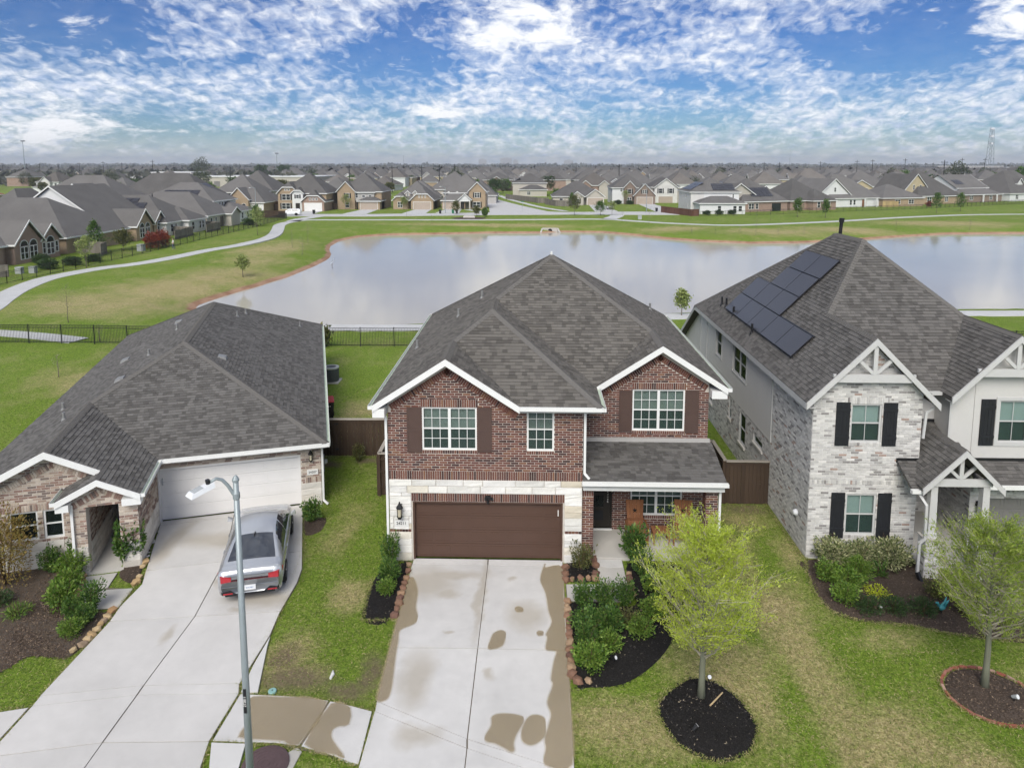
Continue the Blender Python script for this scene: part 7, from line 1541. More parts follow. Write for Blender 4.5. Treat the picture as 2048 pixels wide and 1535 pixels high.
def simple_house(label, O, yaw, blocks, feats=(), trim='trim_white', roof='roof_charcoal', name='house', group=None, pipes=()):
    t = thing(name, label, 'house', (O[0], O[1], 0), yaw, group); walls = {}; rf = MB(); fs = MB()
    for b in blocks:
        m = walls.setdefault(b[7], MB()); z0 = b[8] if len(b) > 8 else 0
        m.box(b[0], b[1], b[2], b[3], z0 - .1, b[4]); P, tri, rakes, e = roof_geo(b, b[9] if len(b) > 9 else .4)
        for p in P: rf.poly3(p, .12)
        for f, p in tri: wall_poly(m, FACES[f](b), p)
        for rk in rakes:
            for a, c in zip(rk, rk[1:]):
                a = np.array(a); c = np.array(c); d = c - a; q = np.cross(d, UZ); q /= np.linalg.norm(q)
                q = q * .04; fs.hexa([a - UZ * .2 - q, c - UZ * .2 - q, c - UZ * .2 + q, a - UZ * .2 + q, a + UZ * .03 - q, c + UZ * .03 - q, c + UZ * .03 + q, a + UZ * .03 + q])
        X0, X1, Y0, Y1, z = e
        if b[5] in ('hip', 'gx', 'gy', 'jy'):
            sides = {'hip': 'SNEW', 'gx': 'SN', 'gy': 'EW', 'jy': 'EW'}[b[5]]
            for s, (a0, a1, c0, c1) in {'S': (X0, X1, Y0 - .05, Y0 + .02), 'N': (X0, X1, Y1 - .02, Y1 + .05), 'W': (X0 - .05, X0 + .02, Y0, Y1), 'E': (X1 - .02, X1 + .05, Y0, Y1)}.items():
                if s in sides: fs.box(a0, a1, c0, c1, z - .20, z + .01)
    first = True
    for mname, m in walls.items(): m.build('wall', mname, t)
    rf.build('roof', roof, t); fs.build('fascia', trim, t)
    for ft in feats:
        k = ft[0]; b = blocks[ft[2]] if k != 'p' else None
        if k in 'wadg':
            F = FACES[ft[1]](b); x, z0, w, h = ft[3:7]
            if k == 'w' or k == 'a':
                m = MB(); fw = .09
                for q in ((x, x + w, z0, z0 + fw), (x, x + w, z0 + h - fw, z0 + h), (x, x + fw, z0 + fw, z0 + h - fw), (x + w - fw, x + w, z0 + fw, z0 + h - fw), (x + fw, x + w - fw, z0 + h / 2 - .03, z0 + h / 2 + .03)): m.ob(F, *q, 0, .05)
                if w > 1.3: m.ob(F, x + w / 2 - .06, x + w / 2 + .06, z0 + fw, z0 + h - fw, 0, .055)
                wd = m.build('window', trim, t); MB().ob(F, x + fw, x + w - fw, z0 + fw, z0 + h - fw, .005, .02).build('pane', 'far_pane', wd)
                if k == 'a':
                    cx, rr = x + w / 2, w / 2; pts = [(cx + rr * cos(a), z0 + h + .08 + rr * sin(a)) for a in np.linspace(0, pi, 9)]; o, u, n = F
                    MB().add([o + u * px + UZ * pz + n * .03 for px, pz in pts], [tuple(range(9))]).build('arch_pane', 'far_pane', wd); ar = MB()
                    for (ax, az), (bx, bz) in zip(pts, pts[1:]): ar.bar(o + u * ax + UZ * az + n * .03, o + u * bx + UZ * bz + n * .03, .08, .1, n)
                    ar.build('arch_frame', trim, wd)
                if len(ft) > 7 and ft[7]:
                    for sx in (x - .42, x + w + .04): MB().ob(F, sx, sx + .38, z0, z0 + h, 0, .04).build('shutter', 'shutter_black', t)
            elif k == 'g':
                g = MB(); g.ob(F, x, x + w, z0, z0 + h, .0, .02); gd_ = g.build('garage_door', ft[7], t)
                for j in range(4): MB().ob(F, x + .03, x + w - .03, z0 + j * h / 4 + .02, z0 + (j + 1) * h / 4 - .02, .02, .035).build('panel', ft[7], gd_)
                m = MB(); m.ob(F, x - .1, x, z0, z0 + h + .1, 0, .05); m.ob(F, x + w, x + w + .1, z0, z0 + h + .1, 0, .05); m.ob(F, x, x + w, z0 + h, z0 + h + .1, 0, .05); m.build('garage_frame', trim, t)
            elif k == 'd': MB().ob(F, x, x + w, z0, z0 + h, .0, .04).build('door', ft[7] if len(ft) > 7 else 'door_dark', t)
        elif k == 's':                                       # solar panels on a roof side: side, block, u0,u1,t0,t1 (fractions of run), cols, rows
            side, u0, u1, t0, t1, nc, nr = ft[1], *ft[3:9]; X0, X1, Y0, Y1, z = roof_geo(b)[3]; sl_b = b[6]
            for i in range(nc):
                for j in range(nr):
                    ua, ub = u0 + (u1 - u0) * i / nc, u0 + (u1 - u0) * (i + .96) / nc; ta, tb_ = t0 + (t1 - t0) * j / nr, t0 + (t1 - t0) * (j + .96) / nr; q = []
                    for (u, d) in ((ua, ta), (ub, ta), (ub, tb_), (ua, tb_)):
                        x, y = {'S': (u, Y0 + d), 'N': (u, Y1 - d), 'E': (X1 - d, u), 'W': (X0 + d, u)}[side]; q.append(np.array([x, y, z + d * sl_b]))
                    n = np.cross(q[1] - q[0], q[3] - q[0]); n /= np.linalg.norm(n); n = n if n[2] > 0 else -n
                    MB().hexa([p + n * .08 for p in q] + [p + n * .13 for p in q]).build('solar_panel', 'solar_cell', t)
        elif k == 'c':                                       # posts of a covered patio
            for (px, py_) in ft[3]: MB().box(px - .18, px + .18, py_ - .18, py_ + .18, 0, ft[4]).build('post', ft[1], t)
    for (x, y, z, h) in pipes: MB().tube([(x, y, z - .3), (x, y, z + h)], .09, 8).build('flue_pipe', 'plastic_black', t)
    return t
# left row, seen from their gardens
simple_house('tan brick house at far left edge with twin gables and arched windows', (-68, 84), 0, [(-17, 0, -6, 13.5, 2.75, 'hip', .70, 'wall_red_brick'), (-5, 1.2, 5.2, 10.4, 2.75, 'gx', 1.0, 'wall_red_brick'), (-4, .9, 10.6, 14.4, 2.75, 'gx', .95, 'wall_red_brick'), (-14, .6, -9.5, 4.0, 2.7, 'hip', .55, 'wall_red_brick')],
             [('a', 'E', 1, 1.0, .5, 1.5, 1.7), ('a', 'E', 1, 2.75, .5, 1.5, 1.7), ('a', 'E', 2, 1.1, .5, 1.6, 1.7), ('w', 'E', 2, .25, .7, .7, 1.6), ('w', 'E', 2, 2.85, .7, .7, 1.6), ('w', 'E', 3, 3, .7, 1.8, 1.6)], pipes=[(-11, 1, 7.6, .9)])
simple_house('grey roofed brick house with white side gable and twin arched window gables', (-67.5, 104), 0, [(-26, 0, -3.5, 12, 2.5, 'hip', .66, 'wall_tan_brick'), (-20, -1.5, 9.5, 24, 2.6, 'gy', .72, 'siding_white'), (-8, .5, 14.0, 19.2, 2.6, 'gx', .95, 'wall_tan_brick'), (-7, .3, 20.0, 23.8, 2.6, 'gx', .95, 'wall_tan_brick'), (-26, -14, 8, 24, 2.6, 'hip', 1.0, 'wall_tan_brick')],
             [('a', 'E', 2, 1.0, .4, 1.5, 1.7), ('a', 'E', 2, 2.8, .4, 1.5, 1.7), ('a', 'E', 3, 1.1, .4, 1.6, 1.6), ('w', 'E', 0, 3.2, .6, .9, 1.5), ('w', 'E', 0, 6.2, .6, 1.6, 1.5), ('w', 'S', 1, 12, 4.2, .9, .9)], pipes=[(-17, 3, 6.4, .9), (-10, 12, 6.5, 1.1), (-8, 13, 5.6, 1.1)])
simple_house('white stone house with large blue solar array on its sloping roof', (-66, 126), 0, [(-20, 0, 0, 13, 2.6, 'hip', .68, 'wall_white_stone'), (-6, 1.4, 5.5, 12.5, 2.6, 'hip', .6, 'wall_white_stone')],
             [('s', 'S', 0, -15, -5.5, 1.6, 4.8, 6, 3), ('s', 'S', 0, -13, -7.5, 4.9, 6.0, 4, 1), ('w', 'E', 0, 1.5, .6, .9, 1.5), ('w', 'E', 0, 3.0, .6, .9, 1.5), ('w', 'E', 1, 1.2, .6, 1.1, 1.5), ('w', 'E', 1, 4.2, .6, .9, 1.5), ('w', 'E', 1, 5.4, .6, .9, 1.5), ('w', 'S', 0, 15, .8, .9, 1.3)])
simple_house('beige house with covered rear porch next along the left row', (-65, 140), 0, [(-20, 0, 0, 13, 2.8, 'hip', .66, 'siding_beige'), (-9, 1.5, 8, 12.5, 2.7, 'gx', .5, 'siding_beige')], [('w', 'E', 0, 1.5, .7, .9, 1.5), ('w', 'E', 0, 3.6, .7, .9, 1.5), ('c', 'trim_white', 0, [(1.2, 8.4), (1.2, 12.2)], 2.6), ('d', 'E', 0, 6, .05, 1.6, 2.1, 'far_pane')], pipes=[(-13, 4, 6.0, 1.)])
simple_house('two storey pale house with roof panels near the end of left row', (-68, 154), 0, [(-18, -2, 0, 12, 5.0, 'hip', .62, 'siding_white'), (-6, 2.2, 3, 12, 2.6, 'hip', .45, 'siding_white')], [('s', 'S', 0, -14, -6, 1.2, 3.6, 5, 2), ('w', 'E', 0, 3, 3.4, .8, 1.2), ('w', 'E', 0, 4.4, 3.4, .8, 1.2), ('w', 'E', 0, 5.8, 3.4, .8, 1.2), ('w', 'S', 0, 12, 3.2, .9, 1.3), ('w', 'E', 1, 2, .7, .9, 1.5), ('w', 'E', 1, 5, .7, .9, 1.5)])
simple_house('brown brick house with arched porch and white garage behind left row', (-82, 191), 0, [(0, 9.2, 0, 14, 2.8, 'hip', .85, 'wall_tan_brick'), (.0, 5.4, -1.2, 4, 3.6, 'gy', 1.05, 'wall_tan_brick'), (-8, 4, 8, 20, 5.2, 'hip', .8, 'siding_beige')], [('g', 'S', 0, 5.6, 0, 3.4, 2.2, 'garage_white'), ('a', 'S', 1, 3.6, .1, 1.2, 1.7), ('w', 'S', 1, .8, .7, 1.4, 1.6), ('w', 'S', 2, 2, 3.4, .9, 1.4), ('w', 'S', 2, 4, 3.4, .9, 1.4), ('w', 'S', 2, 6, 3.4, .9, 1.4)])
# facing row across the water
simple_house('tan brick two storey house with clipped gable and white garage across the lake', (-71, 198), 0, [(0, 13.3, 0, 14, 5.0, 'hip', .80, 'wall_tan_brick'), (-.1, 5.6, -.8, 6, 5.0, 'jy', 1.0, 'wall_tan_brick'), (4.2, 7.2, -1.6, 4, 5.0, 'jy', .9, 'siding_white'), (7.2, 13.4, -2.6, 5, 2.75, 'jy', .9, 'wall_red_brick')],
             [('g', 'S', 3, .7, 0, 4.8, 2.25, 'garage_white'), ('w', 'S', 1, 1.1, 3.0, 2.4, 1.7, True), ('w', 'S', 1, 1.0, .5, 2.4, 1.7, True), ('w', 'S', 2, 1.05, 3.5, .9, 1.1, True), ('d', 'S', 2, .9, .0, 1.2, 2.2), ('w', 'S', 1, 1.9, 5.6, .6, .6), ('w', 'S', 1, 2.8, 5.6, .6, .6), ('w', 'S', 3, 2.0, 3.0, .6, .7), ('w', 'S', 3, 2.9, 3.0, .6, .7), ('w', 'S', 3, 3.8, 3.0, .6, .7)])
simple_house('brick two storey house with tall front gable and pinkish garage across the lake', (-56.2, 205), 0, [(0, 12.6, 0, 14, 5.2, 'hip', .78, 'wall_tan_brick'), (0, 5.0, -1.0, 6, 5.2, 'gy', 1.05, 'wall_tan_brick'), (4.8, 10.6, -.5, 3, 5.0, 'gx', .3, 'siding_grey', 2.6), (6.4, 12.6, -2.6, 4, 2.6, 'hip', .45, 'wall_tan_brick')],
             [('g', 'S', 3, .6, 0, 4.9, 2.2, 'garage_tan'), ('w', 'S', 1, 2.3, 3.2, 1.2, 1.5, True), ('w', 'S', 1, 2.2, .5, 1.2, 1.6), ('w', 'S', 2, 2.2, 3.4, 1.0, .8), ('w', 'S', 2, 4.1, 3.4, 1.0, .8), ('w', 'S', 2, .3, 3.3, .8, 1.4), ('d', 'S', 0, 5.2, 0, 1.1, 2.3)])
simple_house('single storey tan house with two small dormers and clipped garage gable', (-40.4, 206), 0, [(0, 12, 0, 14, 2.7, 'hip', .85, 'wall_tan_brick'), (.2, 4.4, -1.2, 5, 2.7, 'jy', .9, 'wall_tan_brick'), (5.6, 12.0, -2.6, 6, 2.8, 'jy', .95, 'wall_tan_brick'), (3.4, 4.8, 1.0, 4.5, 4.6, 'gy', .9, 'siding_beige', 2.6, .2), (5.6, 7.0, 1.0, 4.5, 4.6, 'gy', .9, 'siding_beige', 2.6, .2)],
             [('g', 'S', 2, .7, 0, 5.0, 2.2, 'garage_tan'), ('w', 'S', 1, 1.3, .5, 1.4, 1.7), ('a', 'S', 3, .4, 3.7, .6, .7), ('a', 'S', 4, .4, 3.7, .6, .7), ('w', 'S', 2, 2.2, 3.4, .35, .7), ('w', 'S', 2, 3.1, 3.4, .35, .7), ('w', 'S', 2, 4.0, 3.4, .35, .7), ('d', 'S', 0, 4.7, 0, .9, 2.2)])
simple_house('tan two storey corner house with dormers and trussed porch across the lake', (-26, 208), 0, [(0, 12.2, 0, 14, 4.8, 'hip', .85, 'siding_beige'), (7.6, 12.4, -.8, 6, 5.2, 'gy', 1.0, 'wall_tan_brick'), (-.2, 6.6, -2.4, 5, 2.7, 'hip', .8, 'wall_tan_brick'), (.9, 2.3, .0, 3, 4.4, 'gy', .9, 'siding_beige', 2.6, .2), (3.4, 4.8, 0, 3, 4.4, 'gy', .9, 'siding_beige', 2.6, .2), (5.0, 8.2, -3.2, 2, 2.9, 'gy', .9, 'siding_white', 2.4)],
             [('g', 'S', 2, .5, 0, 4.9, 2.2, 'garage_tan'), ('w', 'S', 1, 1.6, 3.3, 1.5, 1.5, True), ('w', 'S', 1, 1.1, .4, 2.2, 1.7, True), ('a', 'S', 3, .35, 3.2, .7, .8), ('a', 'S', 4, .35, 3.2, .7, .8), ('d', 'S', 2, 5.4, 0, 1.2, 2.2), ('c', 'siding_beige', 0, [(5.2, -3.0), (8.0, -3.0)], 2.6)])
simple_house('beige single storey corner house with grey garage right of the cross street', (6.8, 230), 0, [(0, 16.2, 0, 15, 2.8, 'hip', .62, 'siding_beige'), (5.6, 9.6, -3.0, 5, 2.8, 'gy', .7, 'siding_beige'), (10.6, 16.2, -2.0, 5, 2.8, 'gy', .75, 'siding_beige')], [('g', 'S', 2, .4, 0, 4.9, 2.3, 'garage_tan'), ('w', 'S', 1, 1.4, .5, 1.3, 1.6, True), ('w', 'S', 0, 2, .7, 1.2, 1.4)])
simple_house('dark brick two storey house with pointed gables and tan garage across the lake', (26.5, 236), 0, [(0, 11.6, 0, 14, 5.4, 'hip', .70, 'siding_white'), (3.8, 7.4, -1.0, 6, 5.4, 'gy', 1.05, 'wall_brown_brick'), (6.8, 13.6, -3.2, 6, 2.9, 'gy', 1.05, 'wall_brown_brick')], [('g', 'S', 2, .9, 0, 5.0, 2.3, 'garage_tan'), ('w', 'S', 1, 1.1, 3.3, 1.3, 1.6, True), ('w', 'S', 1, 1.0, .5, 1.4, 1.7), ('w', 'S', 2, 2.6, 3.5, 1.4, 1.2, True), ('w', 'S', 0, 2.6, 4.0, .6, 1.2)])
simple_house('white stone fronted two storey house left of the white corner house', (40.5, 243), 0, [(0, 9.5, 0, 13, 5.4, 'hip', .65, 'siding_beige'), (.8, 8.5, -1.4, 6, 5.2, 'gy', .75, 'wall_white_stone')], [('w', 'S', 1, 1.4, 3.2, 1.3, 1.7, True), ('w', 'S', 1, 4.8, 3.2, 1.3, 1.7, True), ('g', 'S', 1, 1.4, 0, 4.8, 2.2, 'garage_tan')])
simple_house('white stone corner house with angled solar panels and rear patio roof', (43, 194), 0, [(0, 13, 0, 16, 5.6, 'hip', .55, 'wall_white_stone'), (1.0, 12.8, -6.5, 1, 2.9, 'hip', .42, 'siding_white'), (3.5, 12.9, -.06, 3, 5.5, None, .5, 'siding_white')],
             [('s', 'W', 0, 2.5, 12.5, .8, 4.4, 7, 3), ('s', 'S', 0, 6.0, 12.0, .8, 3.8, 4, 3), ('w', 'W', 0, 3.0, 3.6, .7, 1.4), ('w', 'W', 0, 8.6, 3.6, .7, 1.4), ('w', 'W', 0, 10.4, 3.6, .7, 1.4), ('w', 'W', 0, 11.5, .6, 1.0, 1.6), ('w', 'S', 1, 4.6, .7, 1.0, 1.5), ('w', 'S', 1, 8.6, .7, 1.0, 1.5), ('w', 'S', 1, 10.0, .7, 1.0, 1.5), ('w', 'S', 2, 7.6, 3.8, .5, 1.2)])
# right row, garden sides
simple_house('brick house with dark blue solar array first along the right row', (57, 195), radians(24), [(0, 16, 0, 15, 2.9, 'hip', .78, 'wall_red_brick'), (-4, 6, 2, 14, 4.6, 'gy', .6, 'siding_beige')], [('s', 'S', 0, 4.5, 12, 1.6, 4.6, 5, 3), ('w', 'S', 0, 2.4, .7, 1.9, 1.6), ('w', 'S', 0, 4.8, .7, 1.0, 1.6), ('w', 'S', 1, 1.0, 3.3, .7, 1.3), ('w', 'S', 1, 3.6, 3.3, .7, 1.3), ('d', 'S', 0, 10.5, 0, 3.2, 2.2, 'far_pane')])
simple_house('pinkish brick house with tall hip roof second along the right row', (73, 203), radians(24), [(0, 15, 0, 15, 2.8, 'hip', .78, 'wall_red_brick'), (6, 14.5, -2.5, 6, 2.8, 'hip', .7, 'wall_red_brick')], [('w', 'S', 1, 1.5, .7, 1.1, 1.7), ('w', 'S', 1, 5.2, .7, 1.1, 1.7), ('w', 'S', 0, 2.0, .7, 1.4, 1.6)])
simple_house('white sided house with wide side gable third along the right row', (90, 215), radians(20), [(0, 20, 2, 18, 2.8, 'hip', .85, 'siding_white'), (-4, 10, 3, 16, 2.8, 'gy', .8, 'siding_white')], [('w', 'S', 0, 8, .6, .9, 1.6), ('w', 'S', 0, 9.4, .6, .9, 1.6), ('w', 'S', 1, 6.8, 4.6, .8, 1.4), ('c', 'siding_white', 0, [(12.5, .5), (17, .5)], 2.7), ('d', 'S', 0, 12.8, 0, 1.6, 2.2, 'chair_wood')])
simple_house('long low brick house with twin white windows in the right row', (108, 222), radians(16), [(0, 15, 0, 14, 2.7, 'hip', .55, 'wall_tan_brick')], [('w', 'S', 0, 4.5, .7, 2.0, 1.4), ('w', 'S', 0, 9.5, .7, 2.0, 1.4), ('c', 'wall_tan_brick', 0, [(15.6, 1.0)], 2.6)])
simple_house('tan gabled house with tall grey roof fifth along the right row', (125, 234), radians(22), [(0, 19, 0, 18, 2.8, 'hip', .9, 'wall_tan_brick'), (-4, 9, 3, 15, 3.4, 'gy', .95, 'siding_tan')], [('w', 'S', 1, 5.0, 4.6, .8, 1.7), ('w', 'S', 1, 8.0, 4.6, .8, 1.7), ('w', 'S', 0, 4, .7, 2.0, 1.7), ('w', 'S', 0, 12, .7, 1.4, 1.7), ('c', 'wall_tan_brick', 0, [(18, -1.2)], 2.6)])
simple_house('white and brick house with solar panels sixth along the right row', (147, 247), radians(24), [(0, 20, 0, 16, 2.7, 'hip', .5, 'wall_brown_brick'), (2, 18, 4, 18, 4.8, 'gx', .62, 'siding_white')], [('s', 'S', 1, 4, 8, 2.0, 4.4, 4, 2), ('w', 'S', 0, 3.5, .7, 1.6, 1.5), ('w', 'S', 0, 13.5, .7, 1.6, 1.5), ('w', 'E', 1, 4, 3.4, .9, 1.5), ('c', 'siding_white', 0, [(9, -1), (16, -1)], 2.5)])
simple_house('grey roofed house with white dormer peaks at the far right edge', (168, 255), radians(24), [(0, 24, 0, 18, 2.9, 'hip', .85, 'siding_white'), (8, 11, 3, 8, 6.2, 'gy', 1.0, 'siding_white', 4.)], [('w', 'S', 0, 3, .7, 1.5, 1.6), ('w', 'S', 0, 8, .7, 1.5, 1.6)])
# second line of houses just behind
for (lb_, o, y, bl_, ft) in (('pale two storey house with low rear hip roof beside the cross street', (-8, 292), 0, [(0, 14, 4, 18, 5.4, 'hip', .55, 'siding_beige'), (3, 14, -3, 5, 2.8, 'hip', .42, 'siding_beige')], [('w', 'S', 1, 3, .6, 1.4, 1.5), ('s', 'W', 0, 5, 15, .8, 3.6, 5, 2)]), ('brown brick two storey house behind the pine at the cross street', (-24, 352), 0, [(0, 14, 0, 14, 5.4, 'hip', .55, 'wall_brown_brick'), (4, 9, -1.5, 4, 5.4, 'gy', .6, 'wall_brown_brick')], [('w', 'S', 1, 1.6, 3.3, 1.7, 1.5), ('w', 'S', 0, 10.5, 3.3, 1.5, 1.5), ('w', 'S', 0, 1, .5, 1.5, 1.5)]),
                          ('reddish gabled pair roof house behind the beige corner house', (16, 268), 0, [(0, 15, 0, 14, 5.2, 'hip', .62, 'wall_red_brick'), (2, 6, -1, 4, 5.2, 'gy', .8, 'wall_red_brick'), (9, 13, -1, 4, 5.2, 'gy', .8, 'siding_beige')], [('w', 'S', 1, 1.2, 3.2, 1.4, 1.5)]), ('long grey roofed house behind dark brick gabled house', (24, 268), 0, [(6, 24, 4, 18, 5.2, 'hip', .7, 'siding_white'), (4, 12, 6, 14, 4.6, 'gy', .7, 'siding_white')], [('w', 'S', 0, 3, 3.2, .8, 1.4)]),
                          ('brown gabled house behind the white corner house', (58, 226), 0, [(0, 16, 0, 15, 5.2, 'hip', .6, 'wall_brown_brick'), (8, 13, -1.5, 5, 5.2, 'gy', .85, 'siding_gold'), (13, 17, -1.2, 5, 4.4, 'gy', .85, 'siding_beige')], [('s', 'W', 0, 3, 11, 1, 3.6, 4, 2)]), ('tan gabled house with three small windows behind the right row', (118, 272), 0, [(0, 17, 0, 15, 4.8, 'hip', .7, 'siding_tan'), (1, 9, -2, 6, 4.6, 'gy', .6, 'siding_tan')], [('w', 'S', 1, 1.2, 3.4, .9, .8), ('w', 'S', 1, 3.4, 3.4, .9, .8), ('w', 'S', 1, 5.6, 3.4, .9, .8)]),
                          ('two storey house with white windows at far left behind first row', (-103, 112), 0, [(-14, 4, 0, 16, 5.0, 'hip', .6, 'siding_white'), (-6, 4, 3, 15, 5.0, 'gx', .55, 'siding_white')], [('w', 'S', 0, 11, 3.0, .8, 1.4), ('w', 'S', 0, 12.5, 3.0, .8, 1.4), ('w', 'S', 0, 14.5, 3.0, .8, 1.4)]), ('house with tan dormer gable and shuttered window behind left row', (-108, 146), 0, [(0, 22, 0, 16, 4.4, 'hip', .75, 'siding_tan'), (10, 16, -1, 8, 6.0, 'gy', .9, 'siding_gold', 4.)], [('w', 'S', 1, 2.3, 6.1, 1.4, 1.2, True)]),
                          ('long dark roofed house behind the solar house in left row', (-104, 172), 0, [(0, 24, 0, 15, 4.6, 'hip', .8, 'siding_beige')], [('s', 'E', 0, 4, 10, 1.5, 4.5, 3, 2)]), ('dark roofed house rising behind end of left row', (-92, 212), 0, [(0, 14, 0, 16, 5.2, 'hip', .8, 'siding_beige')], [('w', 'S', 0, 4, 3.2, 1.2, 1.4)]), ('terracotta roofed house peeping in at the far left edge', (-152, 168), 0, [(0, 14, 0, 14, 5.2, 'hip', .6, 'siding_tan')], []), ('low grey roofed house between brick houses across the lake', (-64, 226), 0, [(0, 16, 0, 14, 2.8, 'hip', .7, 'siding_white')], [('w', 'S', 0, 3, .7, 1.5, 1.3)]),
                          ('low dark roofed house behind brick house with pinkish garage', (-44, 228), 0, [(0, 14, 0, 14, 2.8, 'hip', .7, 'siding_grey')], []), ('grey hip roofed house behind single storey dormer house', (-34, 236), 0, [(0, 15, 0, 16, 4.8, 'hip', .75, 'siding_beige')], []), ('dark hip roofed house behind the tan corner house', (-20, 238), 0, [(-3, 8, 0, 14, 2.8, 'hip', .8, 'siding_grey')], [])):
    simple_house(lb_, o, y, bl_, ft, roof='roof_terracotta' if 'terracotta' in lb_ else ('roof_brownish' if 'reddish' in lb_ else 'roof_charcoal'))
# driveways of the facing row
for (x0, x1, y0, y1) in ((-62.8, -58.2, 184, 195.4), (-48.8, -44.2, 185, 202.4), (-33.6, -29, 187, 203.4), (-25, -20.4, 189.5, 205.6), (18.2, 22.9, 196, 228), (34.8, 39.8, 195, 232.8)):
    tag(MB().prism([(x0 - .8, y0), (x1 + .8, y0), (x1, y1), (x0, y1)], -.1, .06).build('driveway_far', 'concrete_far'), kind='structure')
# fences and small street things around the lake
wood_fence('weathered grey board fence beside the cross street corner', [(-10, 269), (2, 240), (5.5, 238)], 'fence_weathered', 1.9, None, .5); wood_fence('weathered board fence along beige corner house garden', [(4.2, 232), (7.4, 222), (11.2, 219.5), (13, 227)], 'fence_weathered', 1.9, None, .4)
wood_fence('red brown board fence beside the white stone corner house', [(34.9, 193.2), (40, 179.2), (42.2, 180.5)], 'fence_red', 1.8, None, .4); wood_fence('dark board fence between facing houses across the lake left', [(-73, 198.5), (-71, 198.5)], 'fence_wood', 1.8, None, .4); wood_fence('dark board fence left of the brick gable house across the lake', [(-57.4, 203), (-56.2, 203)], 'fence_wood', 1.8, None, .3)
wood_fence('grey board fence with slatted side by the first left row house', [(-66.5, 101.5), (-62, 101), (-61, 98)], 'fence_weathered', 1.8, None, .3); wood_fence('grey board fence by the second left row house', [(-67, 128.5), (-62, 127.5), (-61.5, 120)], 'fence_weathered', 1.7, None, .3); wood_fence('grey board fence between third and fourth left row houses', [(-66, 140), (-62, 139), (-62, 133)], 'fence_weathered', 1.7, None, .3); wood_fence('dark board fence at end of left row by the street', [(-75, 172.5), (-60, 170.8)], 'fence_wood', 1.8, None, .3); wood_fence('grey board fence at far lower left beside first left row house', [(-64.5, 76.5), (-60.5, 79.5)], 'fence_weathered', 1.5, None, .3); wood_fence('new yellow board fence before low brick house in right row', [(107, 219.8), (112.5, 221.5)], 'new_wood', 1.8, None, .5)
def far_lamp(label, x, y, h):
    t = thing('street_lamp', label, 'street lamp', (x, y, 0)); MB().tube([(0, 0, 0), (0, 0, h)], [.10, .06], 8).build('pole', 'steel_pole', t); MB().tube([(0, 0, h - .1), (-.5, -.3, h + .15), (-1.0, -.6, h + .1)], .05, 6).build('arm', 'steel_pole', t); MB().box(-1.35, -.95, -.8, -.5, h + .03, h + .14).build('lamp_head', 'plastic_white', t)
far_lamp('thin street lamp before tan corner house across the lake', -23.1, 188.6, 7.0); far_lamp('thin street lamp before dark brick gabled house across the lake', 31.2, 194.6, 7.5); far_lamp('thin street lamp before brown brick house behind left row', -72.6, 184.8, 6.8)
def far_bin(label, x, y, mat):
    t = thing('wheelie_bin', label, 'bin', (x, y, .05)); MB().hexa([(-.24, -.26, 0), (.24, -.26, 0), (.24, .26, 0), (-.24, .26, 0), (-.3, -.33, .95), (.3, -.33, .95), (.3, .33, .95), (-.3, .33, .95)]).build('body', mat, t); MB().box(-.32, .32, -.36, .36, .95, 1.05).build('lid', mat, t)
far_bin('black bin standing alone at driveway left of tan corner house', -24.2, 186.6, 'plastic_black'); far_bin('green bin at kerb before tan corner house', -20.9, 187.2, 'plastic_green'); far_bin('dark bin right of the green bin at the kerb', -19.9, 187.3, 'plastic_black'); far_bin('black bin at kerb near the red brown fence', 34.2, 196, 'plastic_black'); far_bin('black bin beside driveway of clipped gable house', -57.2, 184.6, 'plastic_black')
pbx = lambda label, x, y, s=1.: (lambda t: (MB().box(-.35 * s, .35 * s, -.3 * s, .3 * s, 0, .75 * s).build('cabinet', 'ac_rim', t), MB().box(-.37 * s, .37 * s, -.32 * s, .32 * s, .75 * s, .8 * s).build('lid', 'ac_rim', t)))(thing('utility_box', label, 'utility box', (x, y, 0)))
pbx('pale green utility box left of pair behind the left iron fence', -61.0, 82.0); pbx('pale green utility box right of pair behind the left iron fence', -59.8, 82.6); pbx('grey utility box beside the red hedge', -58.6, 104.2, 1.3); pbx('small grey park box beside right lakeside path', 25.5, 168.5, 1.2)
si = thing('subdivision_sign', 'low stone marker on a mulch mound across the lake', 'marker', (-15.2, 171.2, .15)); MB().box(-1.4, 1.4, -.3, .3, -.1, .35).build('plinth', 'cast_stone', si); MB().box(-1.2, 1.2, -.2, .2, .35, .5).build('slab', 'concrete_old', si)
tag(MB().lathe([(4.6, -.05), (3.2, .10), (1.0, .16), (0, .16)], 20, (-15.2, 171, 0)).build('mulch_mound', 'mulch_brown'), kind='structure')
cv = thing('culvert_outlet', 'concrete culvert outlet on the far shore of the lake', 'culvert', (3.9, 151.9, WATER)); MB().box(-1.6, 1.6, 0, .4, -.4, .9).build('headwall', 'concrete_old', cv); MB().hexa([(-2.2, -1.6, -.3), (-1.9, -1.7, -.3), (-1.5, .1, -.3), (-1.8, .1, -.3), (-2.2, -1.6, .1), (-1.9, -1.7, .1), (-1.5, .1, .85), (-1.8, .1, .85)]).build('wing_wall', 'concrete_old', cv); MB().hexa([(1.9, -1.7, -.3), (2.2, -1.6, -.3), (1.8, .1, -.3), (1.5, .1, -.3), (1.9, -1.7, .1), (2.2, -1.6, .1), (1.8, .1, .85), (1.5, .1, .85)]).build('wing_wall', 'concrete_old', cv); MB().tube([(0, -.03, .3), (0, .1, .3)], .45, 16).build('pipe_mouth', 'room_dark', cv)
